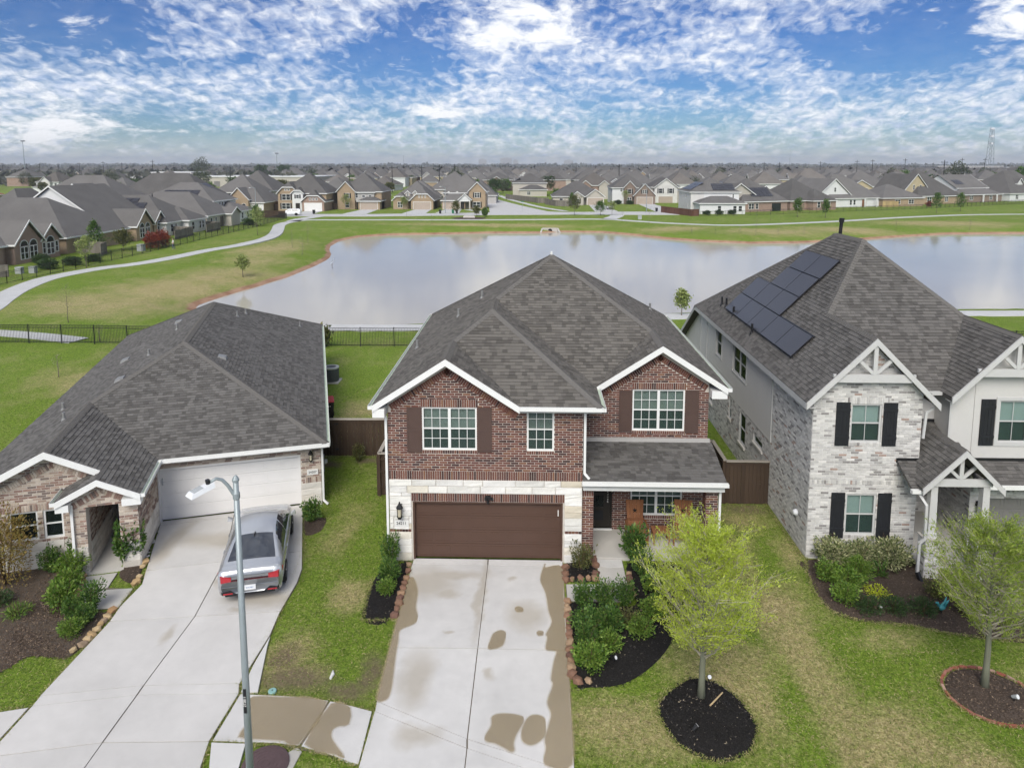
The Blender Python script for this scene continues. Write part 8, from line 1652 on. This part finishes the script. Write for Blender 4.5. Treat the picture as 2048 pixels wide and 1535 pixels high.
ss = thing('street_name_sign', 'green street name sign on a thin post at the cross street', 'sign', (-2.6, 194.6, 0)); MB().tube([(0, 0, 0), (0, 0, 2.7)], .03, 6).build('post', 'steel_pole', ss); MB().box(-.45, .45, -.012, .012, 2.7, 2.9).build('name_plate', 'plastic_green', ss)

# ------------------------------------------------------------------ park and street trees
def gz(x, y): return float(ground_z(np.array([x]), np.array([y]))[0])
def ptree(label, x, y, H, kind, seed, r=None):
    z = gz(x, y)
    if kind == 'leafy': return tree('young_tree', label, x, y, H, H * .34, r or H * .30, 'leaf_pale', 20, 6, 9, .22, .13, seed, .05, 'bark_grey', .9, z, spread=.14)
    if kind == 'green': return tree('young_tree', label, x, y, H, H * .26, r or H * .30, 'leaf_green', 22, 6, 12, .26, .15, seed, .06, 'bark_grey', .7, z, spread=.20)
    if kind == 'olive': return tree('young_tree', label, x, y, H, H * .26, r or H * .34, 'leaf_olive', 22, 6, 10, .26, .15, seed, .06, 'bark_grey', .7, z, spread=.2)
    if kind == 'cone': return tree('conifer', label, x, y, H, H * .08, r or H * .26, 'leaf_green', 30, 7, 12, .24, .12, seed, .07, 'bark_grey', .35, z, taper=1.25, spread=.16)
    return tree('bare_sapling', label, x, y, H, H * .35, r or H * .20, 'twig_leaf', 14, 6, 1, .08, .03, seed, .03, 'bark_grey', 1.2, z, spread=.05)
leaf('twig_leaf', [(0, (.26, .23, .18)), (1, (.36, .33, .27))])
for k, a in enumerate((('pale leafed sapling standing by the left iron fence', -56.0, 86.9, 4.0, 'leafy', None), ('dark conical evergreen beside first left row house', -64.5, 102.5, 5.0, 'cone', 1.7), ('round olive bush tree by the left row garden', -61.5, 104.5, 3.0, 'olive', 1.4), ('pale young tree beside lakeside path far left', -50.6, 129, 5.0, 'leafy', 1.7), ('small green tree behind pale young tree on left path', -57.5, 146, 4.6, 'green', 1.5), ('pale sapling in a mulch ring on left bank above water', -35.2, 84.6, 2.6, 'leafy', None),
                       ('bare leaning sapling near the back iron fence', -38.5, 56.8, 3.4, 'bare', 1.0), ('bare thin sapling nearest water on left bank', -34.6, 105.5, 3.2, 'bare', None), ('bare thin sapling left of three on left bank', -38.4, 112, 3.0, 'bare', None), ('bare thin sapling furthest of three on left bank', -38.4, 120, 3.8, 'bare', None), ('tiny sapling in neighbour back yard', -28.92, 41.4, 1.5, 'bare', None), ('small thin sapling beside the back iron fence', -31.9, 50.4, 1.3, 'bare', None), ('small red tipped plant at back iron fence behind tan house', -15.0, 49.2, 1.3, 'olive', None),
                       ('dark pine at the cross street corner', -13.2, 246, 5.2, 'cone', 1.9), ('small round tree before tan corner house', -19.6, 182.5, 3.6, 'olive', 1.2), ('thin sapling before single storey dormer house', -31.6, 178, 3.2, 'bare', None), ('small dark tree on right of the marker mound', -11.6, 174, 2.2, 'green', None), ('thin park tree left of the marker mound', -14.0, 178.6, 2.4, 'olive', None), ('low bare sapling on far bank below dormer house', -22.1, 156, 2.4, 'bare', None), ('leafy street tree before single storey dormer house', -36.9, 203.6, 3.6, 'leafy', 1.5), ('leafy tree before brick gable house across the lake', -53.4, 202, 4.4, 'leafy', 1.5), ('round brown green street tree right of cross street', 10.9, 182, 5.2, 'olive', 2.0), ('round green street tree before white parked car', 17.5, 182, 3.6, 'green', 1.5), ('small leafy street tree beside the path junction', 20.4, 181.6, 3.6, 'leafy', 1.2),
                       ('dark round tree behind weathered fence', 8.4, 252, 4.2, 'green', 2.2), ('conical tree at corner of weathered fence', 12.6, 226, 4.2, 'cone', 1.2), ('pale tree before dark brick gabled house', 30.2, 231, 4.6, 'leafy', 1.5), ('bare sapling by path right of junction', 25.6, 156, 4.2, 'bare', 1.4), ('staked bare sapling by the path junction', 20.6, 163, 3.0, 'bare', None), ('bare sapling with white guard on right bank', 42.5, 135.5, 4.4, 'bare', None), ('tall young tree before pinkish brick house in right row', 65.5, 177, 4.8, 'green', 1.3), ('young tree right of the tall one on right lawn', 71.5, 175, 4.6, 'green', 1.0), ('thin tall sapling before brick solar house in right row', 55.5, 166.5, 4.2, 'bare', None), ('bushy young tree on lawn before tan gabled house', 108.2, 193, 5.6, 'green', 1.6), ('second bushy young tree before tan gabled house', 118.6, 200, 5.2, 'green', 1.5), ('bare sapling on right bank before low brick house', 74.5, 147, 3.2, 'bare', None), ('bare sapling at right edge of right bank', 93, 153, 2.8, 'bare', None),
                       ('small feathery tree behind brick house by the water', 13.2, 61.8, 2.3, 'leafy', .62), ('small feathery tree left of whitewashed house by the water', 22.6, 62.5, 1.8, 'leafy', .6))):
    ptree(a[0], a[1], a[2], a[3], a[4], 200 + k, a[5])
for k, (x, y, h) in enumerate(((31.2, 139.2, 1.3), (35.4, 137.6, 1.4), (40.6, 139.2, 1.4), (47.0, 136.4, 1.5), (52.5, 138, 1.9), (60.5, 140.4, 1.7))): ptree('tiny staked sapling in the row on right bank', x, y, h, 'bare', 300 + k)['group'] = 'tiny staked saplings on the right bank'
for (lb_, k, x, y, s, sz) in (('long red leaved hedge shrub by the person', 'red', -58.6, 107.2, 1.1, 1.0), ('red leaved hedge shrub right of the first red one', 'red', -58.4, 110, 1.1, 1.05), ('dark bush at left iron fence below first left house', 'dark', -60, 85.5, 1.3, 1.0), ('dark bush second at left iron fence', 'dark', -59.2, 89, 1.3, .9), ('dark low bush third at left iron fence', 'dark', -58.6, 92.5, 1.2, .8), ('dark garden bush in front of first left house gable', 'dark', -64, 90, 1.2, 1.0), ('dark garden bush by fence near end of left row', 'dark', -60.5, 150, 1.6, 1.2), ('dark hedge bush under patio of white corner house', 'dark', 45, 184, 1.3, .9), ('dark hedge bush second under patio of white corner house', 'dark', 48.4, 185, 1.3, .9), ('dark hedge bush third under patio of white corner house', 'dark', 52, 186.2, 1.3, .9), ('maroon bush by tan gabled house patio', 'red', 121.5, 221, .8, .7), ('green bush before dark brick gabled house', 'dark', 28, 232.5, 1.6, 1.1), ('green bush right of it before dark brick gabled house', 'dark', 31.8, 232.2, 1.4, 1.0)): shrub(lb_, k, x, y, s, sz)
# ------------------------------------------------------------------ the town beyond
far_grp = 'grey roofed houses in the distant rows'
protos = []; wallm = ['siding_beige', 'wall_tan_brick', 'siding_white', 'wall_brown_brick', 'siding_tan', 'wall_white_stone', 'wall_red_brick', 'siding_grey']
rf_ = random.Random(77)
for k in range(8):
    w, d = rf_.uniform(12, 15), rf_.uniform(13, 16); two = k % 2 == 0; h = 5.2 if two else 2.8; wm = wallm[k]; gx0 = rf_.uniform(0, w - 6)
    bl_ = [(-w / 2, w / 2, 0, d, h, 'hip', rf_.uniform(.55, .8), wm), (-w / 2 + gx0, -w / 2 + gx0 + 5.5, -1.6, 5, h, 'gy', .85, wallm[(k + 3) % 8])]
    if two: bl_.append((-w / 2, 0, -2.5, 4, 2.7, 'hip', .5, wm))
    ft = [('w', 'S', 1, 1.2, h - 2.0, 1.5, 1.4), ('w', 'S', 0, w - 2.4, h - 2.0, 1.3, 1.4)]
    p = simple_house('distant grey roofed house among the far rows beyond the lake', (0, 0), 0, bl_, ft, roof='roof_brownish' if k in (2, 5) else 'roof_charcoal', name='distant_house', group=far_grp); protos.append(p)
spots = []
def side_of(x, y): q = x / y; return 'far left' if q < -.42 else 'left of centre' if q < -.12 else 'near the centre' if q < .16 else 'right of centre' if q < .44 else 'far right'
for row in range(26):
    y = 306 + row * 24 + (row // 2) * 13; half = y * .78 + 30; x = -half + rf_.uniform(0, 10)
    while x < half:
        ok = True; px = x / y
        if px < -.30 and y > 330: ok = rf_.random() < .12
        if y < 345 and -50 < x < 20: ok = False
        if x < -60 and y < 420: ok = ok and rf_.random() < .25
        if x > 150 and y < 340: ok = ok and rf_.random() < .35
        if -.16 < px < -.04 and y < 400: ok = ok and rf_.random() < .3
        if ok: spots.append((x + rf_.uniform(-1.5, 1.5), y + rf_.uniform(-2.5, 2.5), row))
        x += rf_.uniform(15.5, 19.5)
spots.sort(key=lambda s: s[1])
own = spots[:285]; rest = spots[285:]
used = [False] * 8
for i, (x, y, row) in enumerate(own):
    k = rf_.randrange(8)
    if not used[k]: o = protos[k]; used[k] = True
    else: o = copy_tree(protos[k])
    o['label'] = 'distant %s house in the %s rows beyond the lake, %s' % (('two storey beige sided', 'low tan brick', 'two storey white sided', 'low brown brick', 'two storey tan sided', 'low white stone', 'two storey reddish brick', 'low grey sided')[k], 'nearer' if y < 420 else 'farther', side_of(x, y))
    o.location = (x, y, 0); o.rotation_euler = (0, 0, (0 if row % 2 else pi) + rf_.uniform(-.12, .12) + (pi / 2 if rf_.random() < .12 else 0)); s = rf_.uniform(.92, 1.08); o.scale = (s, s, s)
for k in range(8):
    if not used[k]:
        for c in list(protos[k].children_recursive): bpy.data.objects.remove(c, do_unlink=True)
        bpy.data.objects.remove(protos[k], do_unlink=True)
fw_, fr_ = MB(), MB()
more = rest + [(rf_.uniform(-.75, .78) * y, y, 0) for y in (rf_.uniform(880, 2300) for _ in range(700))]
for (x, y, row) in more:
    w, d = rf_.uniform(11, 16), rf_.uniform(11, 15); h = rf_.choice((2.8, 5.2)); fw_.box(x - w / 2, x + w / 2, y, y + d, 0, h); P, tri, rk, e = roof_geo((x - w / 2, x + w / 2, y, y + d, h, rf_.choice(('hip', 'hip', 'gx', 'gy')), rf_.uniform(.55, .75)))
    for p in P: fr_.add(p, [tuple(range(len(p)))])
ft_ = fr_.build('far_rooftops', 'roof_charcoal'); tag(ft_, 'mass of tiny grey rooftops reaching towards the horizon', 'rooftops', None, 'stuff'); tag(fw_.build('far_walls', 'siding_beige', ft_), kind='stuff')
# warehouses and school roofs
def shed(label, x, y, w, d, h, wall, roof):
    t = thing('warehouse', label, 'warehouse', (x, y, 0)); MB().box(0, w, 0, d, 0, h).build('wall', wall, t); MB().box(-.4, w + .4, -.4, d + .4, h, h + .5).build('roof', roof, t); b = MB(); n = int(w / 9)
    for k in range(n): MB().box(2 + k * 9, 5.5 + k * 9, -.06, 0, .1, 3.2).build('loading_door', 'garage_grey', t)
shed('long white flat roofed warehouse behind the left row', -205, 410, 80, 46, 5.6, 'siding_beige', 'siding_white'); shed('pale box shaped warehouse left of the long one', -246, 455, 26, 24, 7.6, 'siding_beige', 'siding_white'); shed('low pale shed further left among trees', -262, 440, 48, 20, 4.4, 'siding_grey', 'siding_white'); shed('small pale block right of long warehouse', -118, 425, 46, 18, 4.6, 'siding_tan', 'siding_beige'); shed('big white warehouse on the right horizon', 505, 905, 80, 40, 10.5, 'siding_grey', 'siding_white'); shed('long pale building right of white warehouse on horizon', 596, 915, 60, 30, 9, 'siding_beige', 'siding_white'); shed('grey long roof building on far left beyond houses', -330, 470, 90, 34, 4.8, 'siding_grey', 'siding_beige')
# utility poles
pole = thing('utility_pole', 'dark utility pole with crossarms among the distant roofs', 'utility pole', (0, 0, 0), 0, 'dark utility poles among the distant roofs'); MB().tube([(0, 0, 0), (0, 0, 13)], [.24, .15], 8).build('post', 'iron', pole); MB().box(-1.5, 1.5, -.08, .08, 12.0, 12.2).build('crossarm', 'iron', pole); [MB().tube([(x, 0, 12.2), (x, 0, 12.45)], .05, 6).build('insulator', 'ac_rim', pole) for x in (-1.3, .0, 1.3)]
PL = [(-393, 520, 12.9), (-375, 520, 13.8), (-365, 520, 13.6), (-351, 520, 13.3), (-335, 520, 14.4), (-317, 520, 15.1), (-303, 520, 14.4), (-280, 520, 16.2), (-264, 520, 12.6), (-141, 330, 12.0), (-127, 330, 12.2), (-169, 520, 11.0), (-85, 330, 12.7), (-65, 330, 12.2), (-49, 316, 12.4), (-43, 330, 12.7), (-36, 330, 12.9), (2, 520, 12.5), (32, 520, 12.5), (46, 520, 12.5), (40, 330, 13.1), (99, 520, 13.6), (112, 520, 14.0), (167, 520, 14.7), (178, 520, 14.7), (207, 520, 15), (233, 520, 16.1), (244, 520, 16.5), (267, 520, 17.2), (187, 330, 14.9), (307, 520, 17.5), (323, 520, 17.5)]
for i, (x, y, h) in enumerate(PL):
    o = pole if i == 0 else copy_tree(pole); o.location = (x, y, 0); s = h / 13; o.scale = (1, 1, s); o['label'] = '%s dark utility pole with crossarm among distant roofs, %s' % ('nearer thick' if y < 400 else 'farther thin', side_of(x, y))
# masts and towers
def mast(label, x, y, h, head=True):
    t = thing('light_mast', label, 'mast', (x, y, 0)); MB().tube([(0, 0, 0), (0, 0, h)], [.45, .2], 8).build('pole', 'steel_pole', t)
    if head: MB().lathe([(.4, h - .3), (2.0, h), (2.0, h + .9), (.4, h + 1.1)], 10).build('lamp_ring', 'plastic_grey', t)
mast('tall high mast light at the far left horizon', -506.5, 700, 35.6); mast('tall high mast light left of centre on the horizon', -252, 700, 23.4); mast('thin aerial mast on the left horizon', -645, 1200, 22, False); mast('thin aerial mast left of centre far away', -270.5, 1500, 33, False); mast('thin aerial mast right of centre far away', 641, 1800, 48, False)
tw = thing('lattice_tower', 'tall steel lattice tower on the right horizon', 'tower', (627.6, 1000, 0)); H_ = 62
for sx in (-1, 1):
    for sy in (-1, 1): MB().tube([(sx * 4, sy * 4, 0), (sx * 1.6, sy * 1.6, H_)], .28, 6).build('leg', 'steel_pole', tw)
for k in range(9):
    f0, f1 = k / 9, (k + 1) / 9; w0, w1 = 4 - 2.4 * f0, 4 - 2.4 * f1; b = MB(); b.tube([(-w0, -w0, H_ * f0), (w1, -w1, H_ * f1)], .16, 5); b.tube([(w0, -w0, H_ * f0), (-w1, -w1, H_ * f1)], .16, 5); b.tube([(-w1, -w1, H_ * f1), (w1, -w1, H_ * f1)], .16, 5); b.tube([(-w0, w0, H_ * f0), (-w1, -w1, H_ * f1)], .16, 5); b.build('lattice_bay', 'steel_pole', tw)
for z in (H_ - 2, H_ - 12, H_ - 22): MB().lathe([(2.2, z), (2.8, z), (2.8, z + 2.4), (2.2, z + 2.4)], 8).build('antenna_ring', 'plastic_white', tw)
# trees among the far houses and the woods behind
def clump(seed, r, h, n, mat, L):
    rs_ = np.random.RandomState(seed); d = rs_.normal(0, 1, (n, 3)); d /= np.linalg.norm(d, axis=1)[:, None]; k = rs_.uniform(0, 1, n) ** .33
    lump = 1 + .25 * np.sin(d[:, 0] * 5 + seed) * np.cos(d[:, 1] * 5) + .15 * np.sin(d[:, 2] * 8 + seed); p = d * (k * lump)[:, None] * np.array([r, r, h * .42]) + np.array([0, 0, h * .58])
    o = leaf_cards('crown', p, L, L * .7, mat, None, rs_, 1., .2, dirs=d); me = o.data; bpy.data.objects.remove(o, do_unlink=True); return me
TP = []
for k, (m, r, h) in enumerate((('leaf_dark', 3.2, 7), ('leaf_olive', 2.6, 5.5), ('leaf_green', 2.8, 6), ('wood_far', 4.2, 9))):
    tr = MB(); tr.tube([(0, 0, -.1), (.1, 0, h * .3), (0, .1, h * .6)], [.25, .18, .08], 7); TP.append((clump(500 + k, r, h, 1800, m, .5), mesh_from('trunk', tr.v, tr.f, 'stem_brown')))
for i in range(150):
    y = rf_.uniform(262, 640); x = rf_.uniform(-.74, .76) * y
    if -60 < x < 60 and y < 300: continue
    k = rf_.randrange(4); a = TP[k]; t = thing('distant_tree', '%s tree among the %s distant houses, %s' % (('dark round', 'small olive', 'mid green', 'tall grey green')[k], 'nearer' if y < 420 else 'farther', side_of(x, y)), 'tree', (x, y, 0), rf_.uniform(0, 6), 'trees among the distant houses', rf_.uniform(.6, 1.15)); link('crown', a[0], t); link('trunk', a[1], t)
for (lb_, x, y, s, k) in (('large round dark tree on the horizon left of centre', -330 * .72, 620, 1.9, 0), ('wide green tree left of the tall light mast', -375 * .8, 640, 2.0, 3), ('single round tree crown against sky left of centre', -214, 610, 1.9, 0), ('big green tree at the right edge behind right row', 204, 300, 2.0, 2), ('broad green tree clump right of centre behind right row', 205, 400, 1.6, 2), ('green tree beside the broad clump behind right row', 222, 405, 1.5, 2), ('green tree right of the broad clump behind right row', 240, 410, 1.5, 3), ('far green tree right end of clump behind right row', 262, 415, 1.4, 2), ('round green tree before pale warehouse', -258, 410, 1.1, 2)):
    t = thing('large_tree', lb_, 'tree', (x, y, 0), 1.0, None, s); link('crown', TP[k][0], t); link('trunk', TP[k][1], t)
rs_ = np.random.RandomState(99); C3 = []
for (n, y0, y1, x0, x1, h0, h1, r0, r1) in ((900, 420, 700, -.76, -.33, 5, 8.5, 3, 5.5), (900, 640, 1100, -.76, .80, 5, 8, 4, 7), (1700, 1100, 2600, -.78, .82, 7, 12, 7, 14), (1300, 2600, 5200, -.8, .85, 10, 19, 16, 30)):
    y = rs_.uniform(y0, y1, n); x = y * rs_.uniform(x0, x1, n); h = rs_.uniform(h0, h1, n); r = rs_.uniform(r0, r1, n)
    C3.append(np.column_stack([x, y, h, r]))
C3 = np.concatenate(C3); m_n = 13; d = rs_.normal(0, 1, (len(C3) * m_n, 3)); d /= np.linalg.norm(d, axis=1)[:, None]; rep = np.repeat(C3, m_n, 0)
pos = np.column_stack([rep[:, 0] + d[:, 0] * rep[:, 3] * .8, rep[:, 1] + d[:, 1] * rep[:, 3] * .8, rep[:, 2] * (.45 + .40 * d[:, 2])])
wd_ = leaf_cards('far_woods', pos, 1., .85, 'wood_grey', None, rs_, .6, .6, dirs=d, sizes=np.maximum(rep[:, 2] * .55, rep[:, 3] * .55) * rs_.uniform(.7, 1.3, len(rep))); tag(wd_, 'grey green woodland band along the horizon', 'woodland', None, 'stuff')
# faint skyline
for k, (x, w, h, lb_) in enumerate(((-420, 60, 52, 'faint wide office block on the horizon left of centre'), (-250, 90, 60, 'faint broad office block on the horizon at centre'), (-150, 40, 46, 'faint small office block right of the broad one'), (250, 70, 44, 'faint low office block on the horizon right of centre'))):
    t = thing('office_block', lb_, 'building', (x * 1.0, 5600, 0)); MB().box(0, w, 0, 40, 0, h).build('wall', 'siding_grey', t); MB().box(w * .2, w * .7, 5, 30, h, h + 5).build('roof_plant', 'siding_grey', t)

# ------------------------------------------------------------------ lawn blades near the camera
def in_any(P2, polys):
    out = np.zeros(len(P2), bool)
    for poly in polys:
        p = np.array(poly); q = np.roll(p, -1, 0); c = np.zeros(len(P2), bool)
        for (ax, ay), (bx, by) in zip(p, q):
            k = (ay > P2[:, 1]) != (by > P2[:, 1]); c ^= k & (P2[:, 0] < ax + (P2[:, 1] - ay) / (by - ay + 1e-12) * (bx - ax))
        out |= c
    return out
BLOCK = [[l[0] for l in LL[:3]] + [(-12.0, 20.18), (-12.03, 19.03)] + [l[0] for l in LL[3:]] + [LL[-1][2], LL[6][2], LL[5][2], LL[4][2], (-7.16, 17.91), LL[3][2], (-7.23, 20.4), (-7.32, 21.15), LL[2][2], LL[1][2], LL[0][2]],
         [l[0] for l in ML] + [l[2] for l in ML[::-1]], S1 + [], S2, [(-16, 13.8), (-12.55, 15.0), (-11.95, 15.16), (-11.94, 13.72), (-16, 12.2)], [(-7.14, 17.85), (-6.69, 15.80), (-7.1, 15.80)], [(-7.13, 14.24), (-6.36, 14.23), (-6.1, 12), (-6.85, 12)],
         [(-4.95, 21.8), (-3.8, 21.8), (-3.8, 18.7), (-4.8, 18.65), (-4.95, 20.6)], [(1.0, 22), (1.0, 16.45), (1.49, 16.2), (2.33, 16.35), (3.15, 16.98), (3.85, 17.9), (4.02, 18.75), (4.65, 19.85), (5.25, 21.2), (5, 22)], [(4.02, 16.65), (3.2, 16), (2.98, 15.4), (3.3, 14.48), (4.08, 14.05), (4.9, 14.35), (5.27, 15.09), (5.12, 15.9), (4.7, 16.5)],
         [(9.1, 22.4), (8.75, 21.41), (8.6, 20.15), (8.75, 19.38), (9.43, 19.0), (10.79, 18.85), (11.56, 18.54), (12.79, 18.3), (16, 18.2), (16, 23)], [(11.28 + 1.1 * cos(a), 16.25 + 1.02 * sin(a)) for a in np.linspace(0, 2 * pi, 20)], [(-14.3, 20.6), (-13.1, 18.7), (-12.1, 18.75), (-12.1, 17.0), (-13.31, 16.88), (-13.8, 16.15), (-16.5, 15.3), (-19, 17), (-19, 23), (-14, 23)], [(-4.65, 21.7), (6.3, 21.7), (6.3, 36), (-4.65, 36)], [(9.0, 22.2), (19, 22.2), (19, 42), (9.0, 42)], [(-6.2, 13.0), (-5.2, 14.3), (-5.0, 13.2), (-5.7, 12.9)],
         [(-18.3, 20), (-8.6, 25.3), (-8.0, 25.6), (-13.8, 44.5), (-24.5, 41.3)], [(-14.1, 20.6), (-12, 21), (-12, 18.8), (-13.2, 18.8)]]
gr_ = np.random.RandomState(21); Pq = np.concatenate([np.column_stack([gr_.uniform(-17, 16, 240000), gr_.uniform(12.2, 27, 240000)]), np.column_stack([gr_.uniform(-30, 8, 60000), gr_.uniform(26, 50, 60000)])])
Pq = Pq[~in_any(Pq, BLOCK)]; bare_ = [(-5.9, 16.35, .9, .42), (-4.55, 16.0, .55, .32), (-4.05, 16.6, .3, .75)]
for (cx, cy_, rx, ry) in bare_: Pq = Pq[~((((Pq[:, 0] - cx) / rx) ** 2 + ((Pq[:, 1] - cy_) / ry) ** 2 < 1) & (gr_.uniform(0, 1, len(Pq)) < .8))]
dry_ = np.zeros(len(Pq))
for (cx, cy_, rx, ry) in [(7.3, 17.2, 1.0, 3.0), (7.0, 19.7, 1.2, 1.6), (7.8, 14.9, 2.0, 1.8), (5.2, 16.6, 1.6, 1.9), (6.6, 21.5, .8, 2.4), (9.9, 18.0, 1.5, .5), (2.4, 15.0, 1.3, .9), (9.8, 14.0, 1.3, .8), (-6.3, 17.3, .7, .9), (-5.4, 20.0, .7, .8)]: dry_ = np.maximum(dry_, 1.3 - np.sqrt(((Pq[:, 0] - cx) / rx) ** 2 + ((Pq[:, 1] - cy_) / ry) ** 2))
isdry = gr_.uniform(0, 1, len(Pq)) < np.clip(.16 + dry_ * .6, 0, .85)
ED = []
for ln in ([l[0] for l in LL[2:]], [l[2] for l in LL], [l[0] for l in ML[1:]], [l[2] for l in ML[3:]], S1[:4] + S2[:3], S1[4:] + S2[3:][::-1], BLOCK[7], BLOCK[9], BLOCK[10][:9], BLOCK[11], [(-14.5, 14.3), (-12.55, 15.02), (-11.95, 15.2)], [(-9.2, 30), (-4.7, 30.1)], [(-4.68, 21.9), (-4.68, 26.4)], [(6.35, 24), (6.35, 28)], [(8.95, 22.4), (8.95, 26)]):
    for (ax, ay), (bx, by) in zip(ln, ln[1:]):
        n = int(np.hypot(bx - ax, by - ay) * 260); f = gr_.uniform(0, 1, n)[:, None]; ED.append(np.array([ax, ay]) * (1 - f) + np.array([bx, by]) * f + gr_.normal(0, .045, (n, 2)))
ED = np.concatenate(ED); Pq = np.concatenate([Pq, ED]); isdry = np.concatenate([isdry, gr_.uniform(0, 1, len(ED)) < .4])
for nm, sel, mt_ in (('grass', ~isdry, 'grass_blade'), ('dry_grass', isdry, 'grass_straw')):
    q = Pq[sel]; o = leaf_cards(nm, np.column_stack([q, .018 + .03 * (np.arange(len(Pq))[sel] >= len(Pq) - len(ED))]), .075, .013, mt_, None, gr_, .45, .35); tag(o, 'short mown lawn grass around the near houses' if nm == 'grass' else 'straw coloured dormant grass in the near lawn', 'grass', None, 'stuff')
# ------------------------------------------------------------------ air
hz_m = bpy.data.materials.new('haze_air'); hz_m.use_nodes = True; hn_ = hz_m.node_tree.nodes; hn_.clear(); ho_ = hn_.new('ShaderNodeOutputMaterial'); hv = hn_.new('ShaderNodeVolumePrincipled')
hv.inputs['Color'].default_value = (.88, .92, .97, 1); hv.inputs['Density'].default_value = .00022; hv.inputs['Anisotropy'].default_value = .2; hz_m.node_tree.links.new(hv.outputs[0], ho_.inputs['Volume']); MATS['haze_air'] = hz_m; hz_m.cycles.homogeneous_volume = True
hb_ = MB().box(-7000, 7000, -400, 6500, -5, 75).build('haze', 'haze_air'); tag(hb_, 'thin pale blue haze over the whole neighbourhood', 'haze', None, 'stuff')
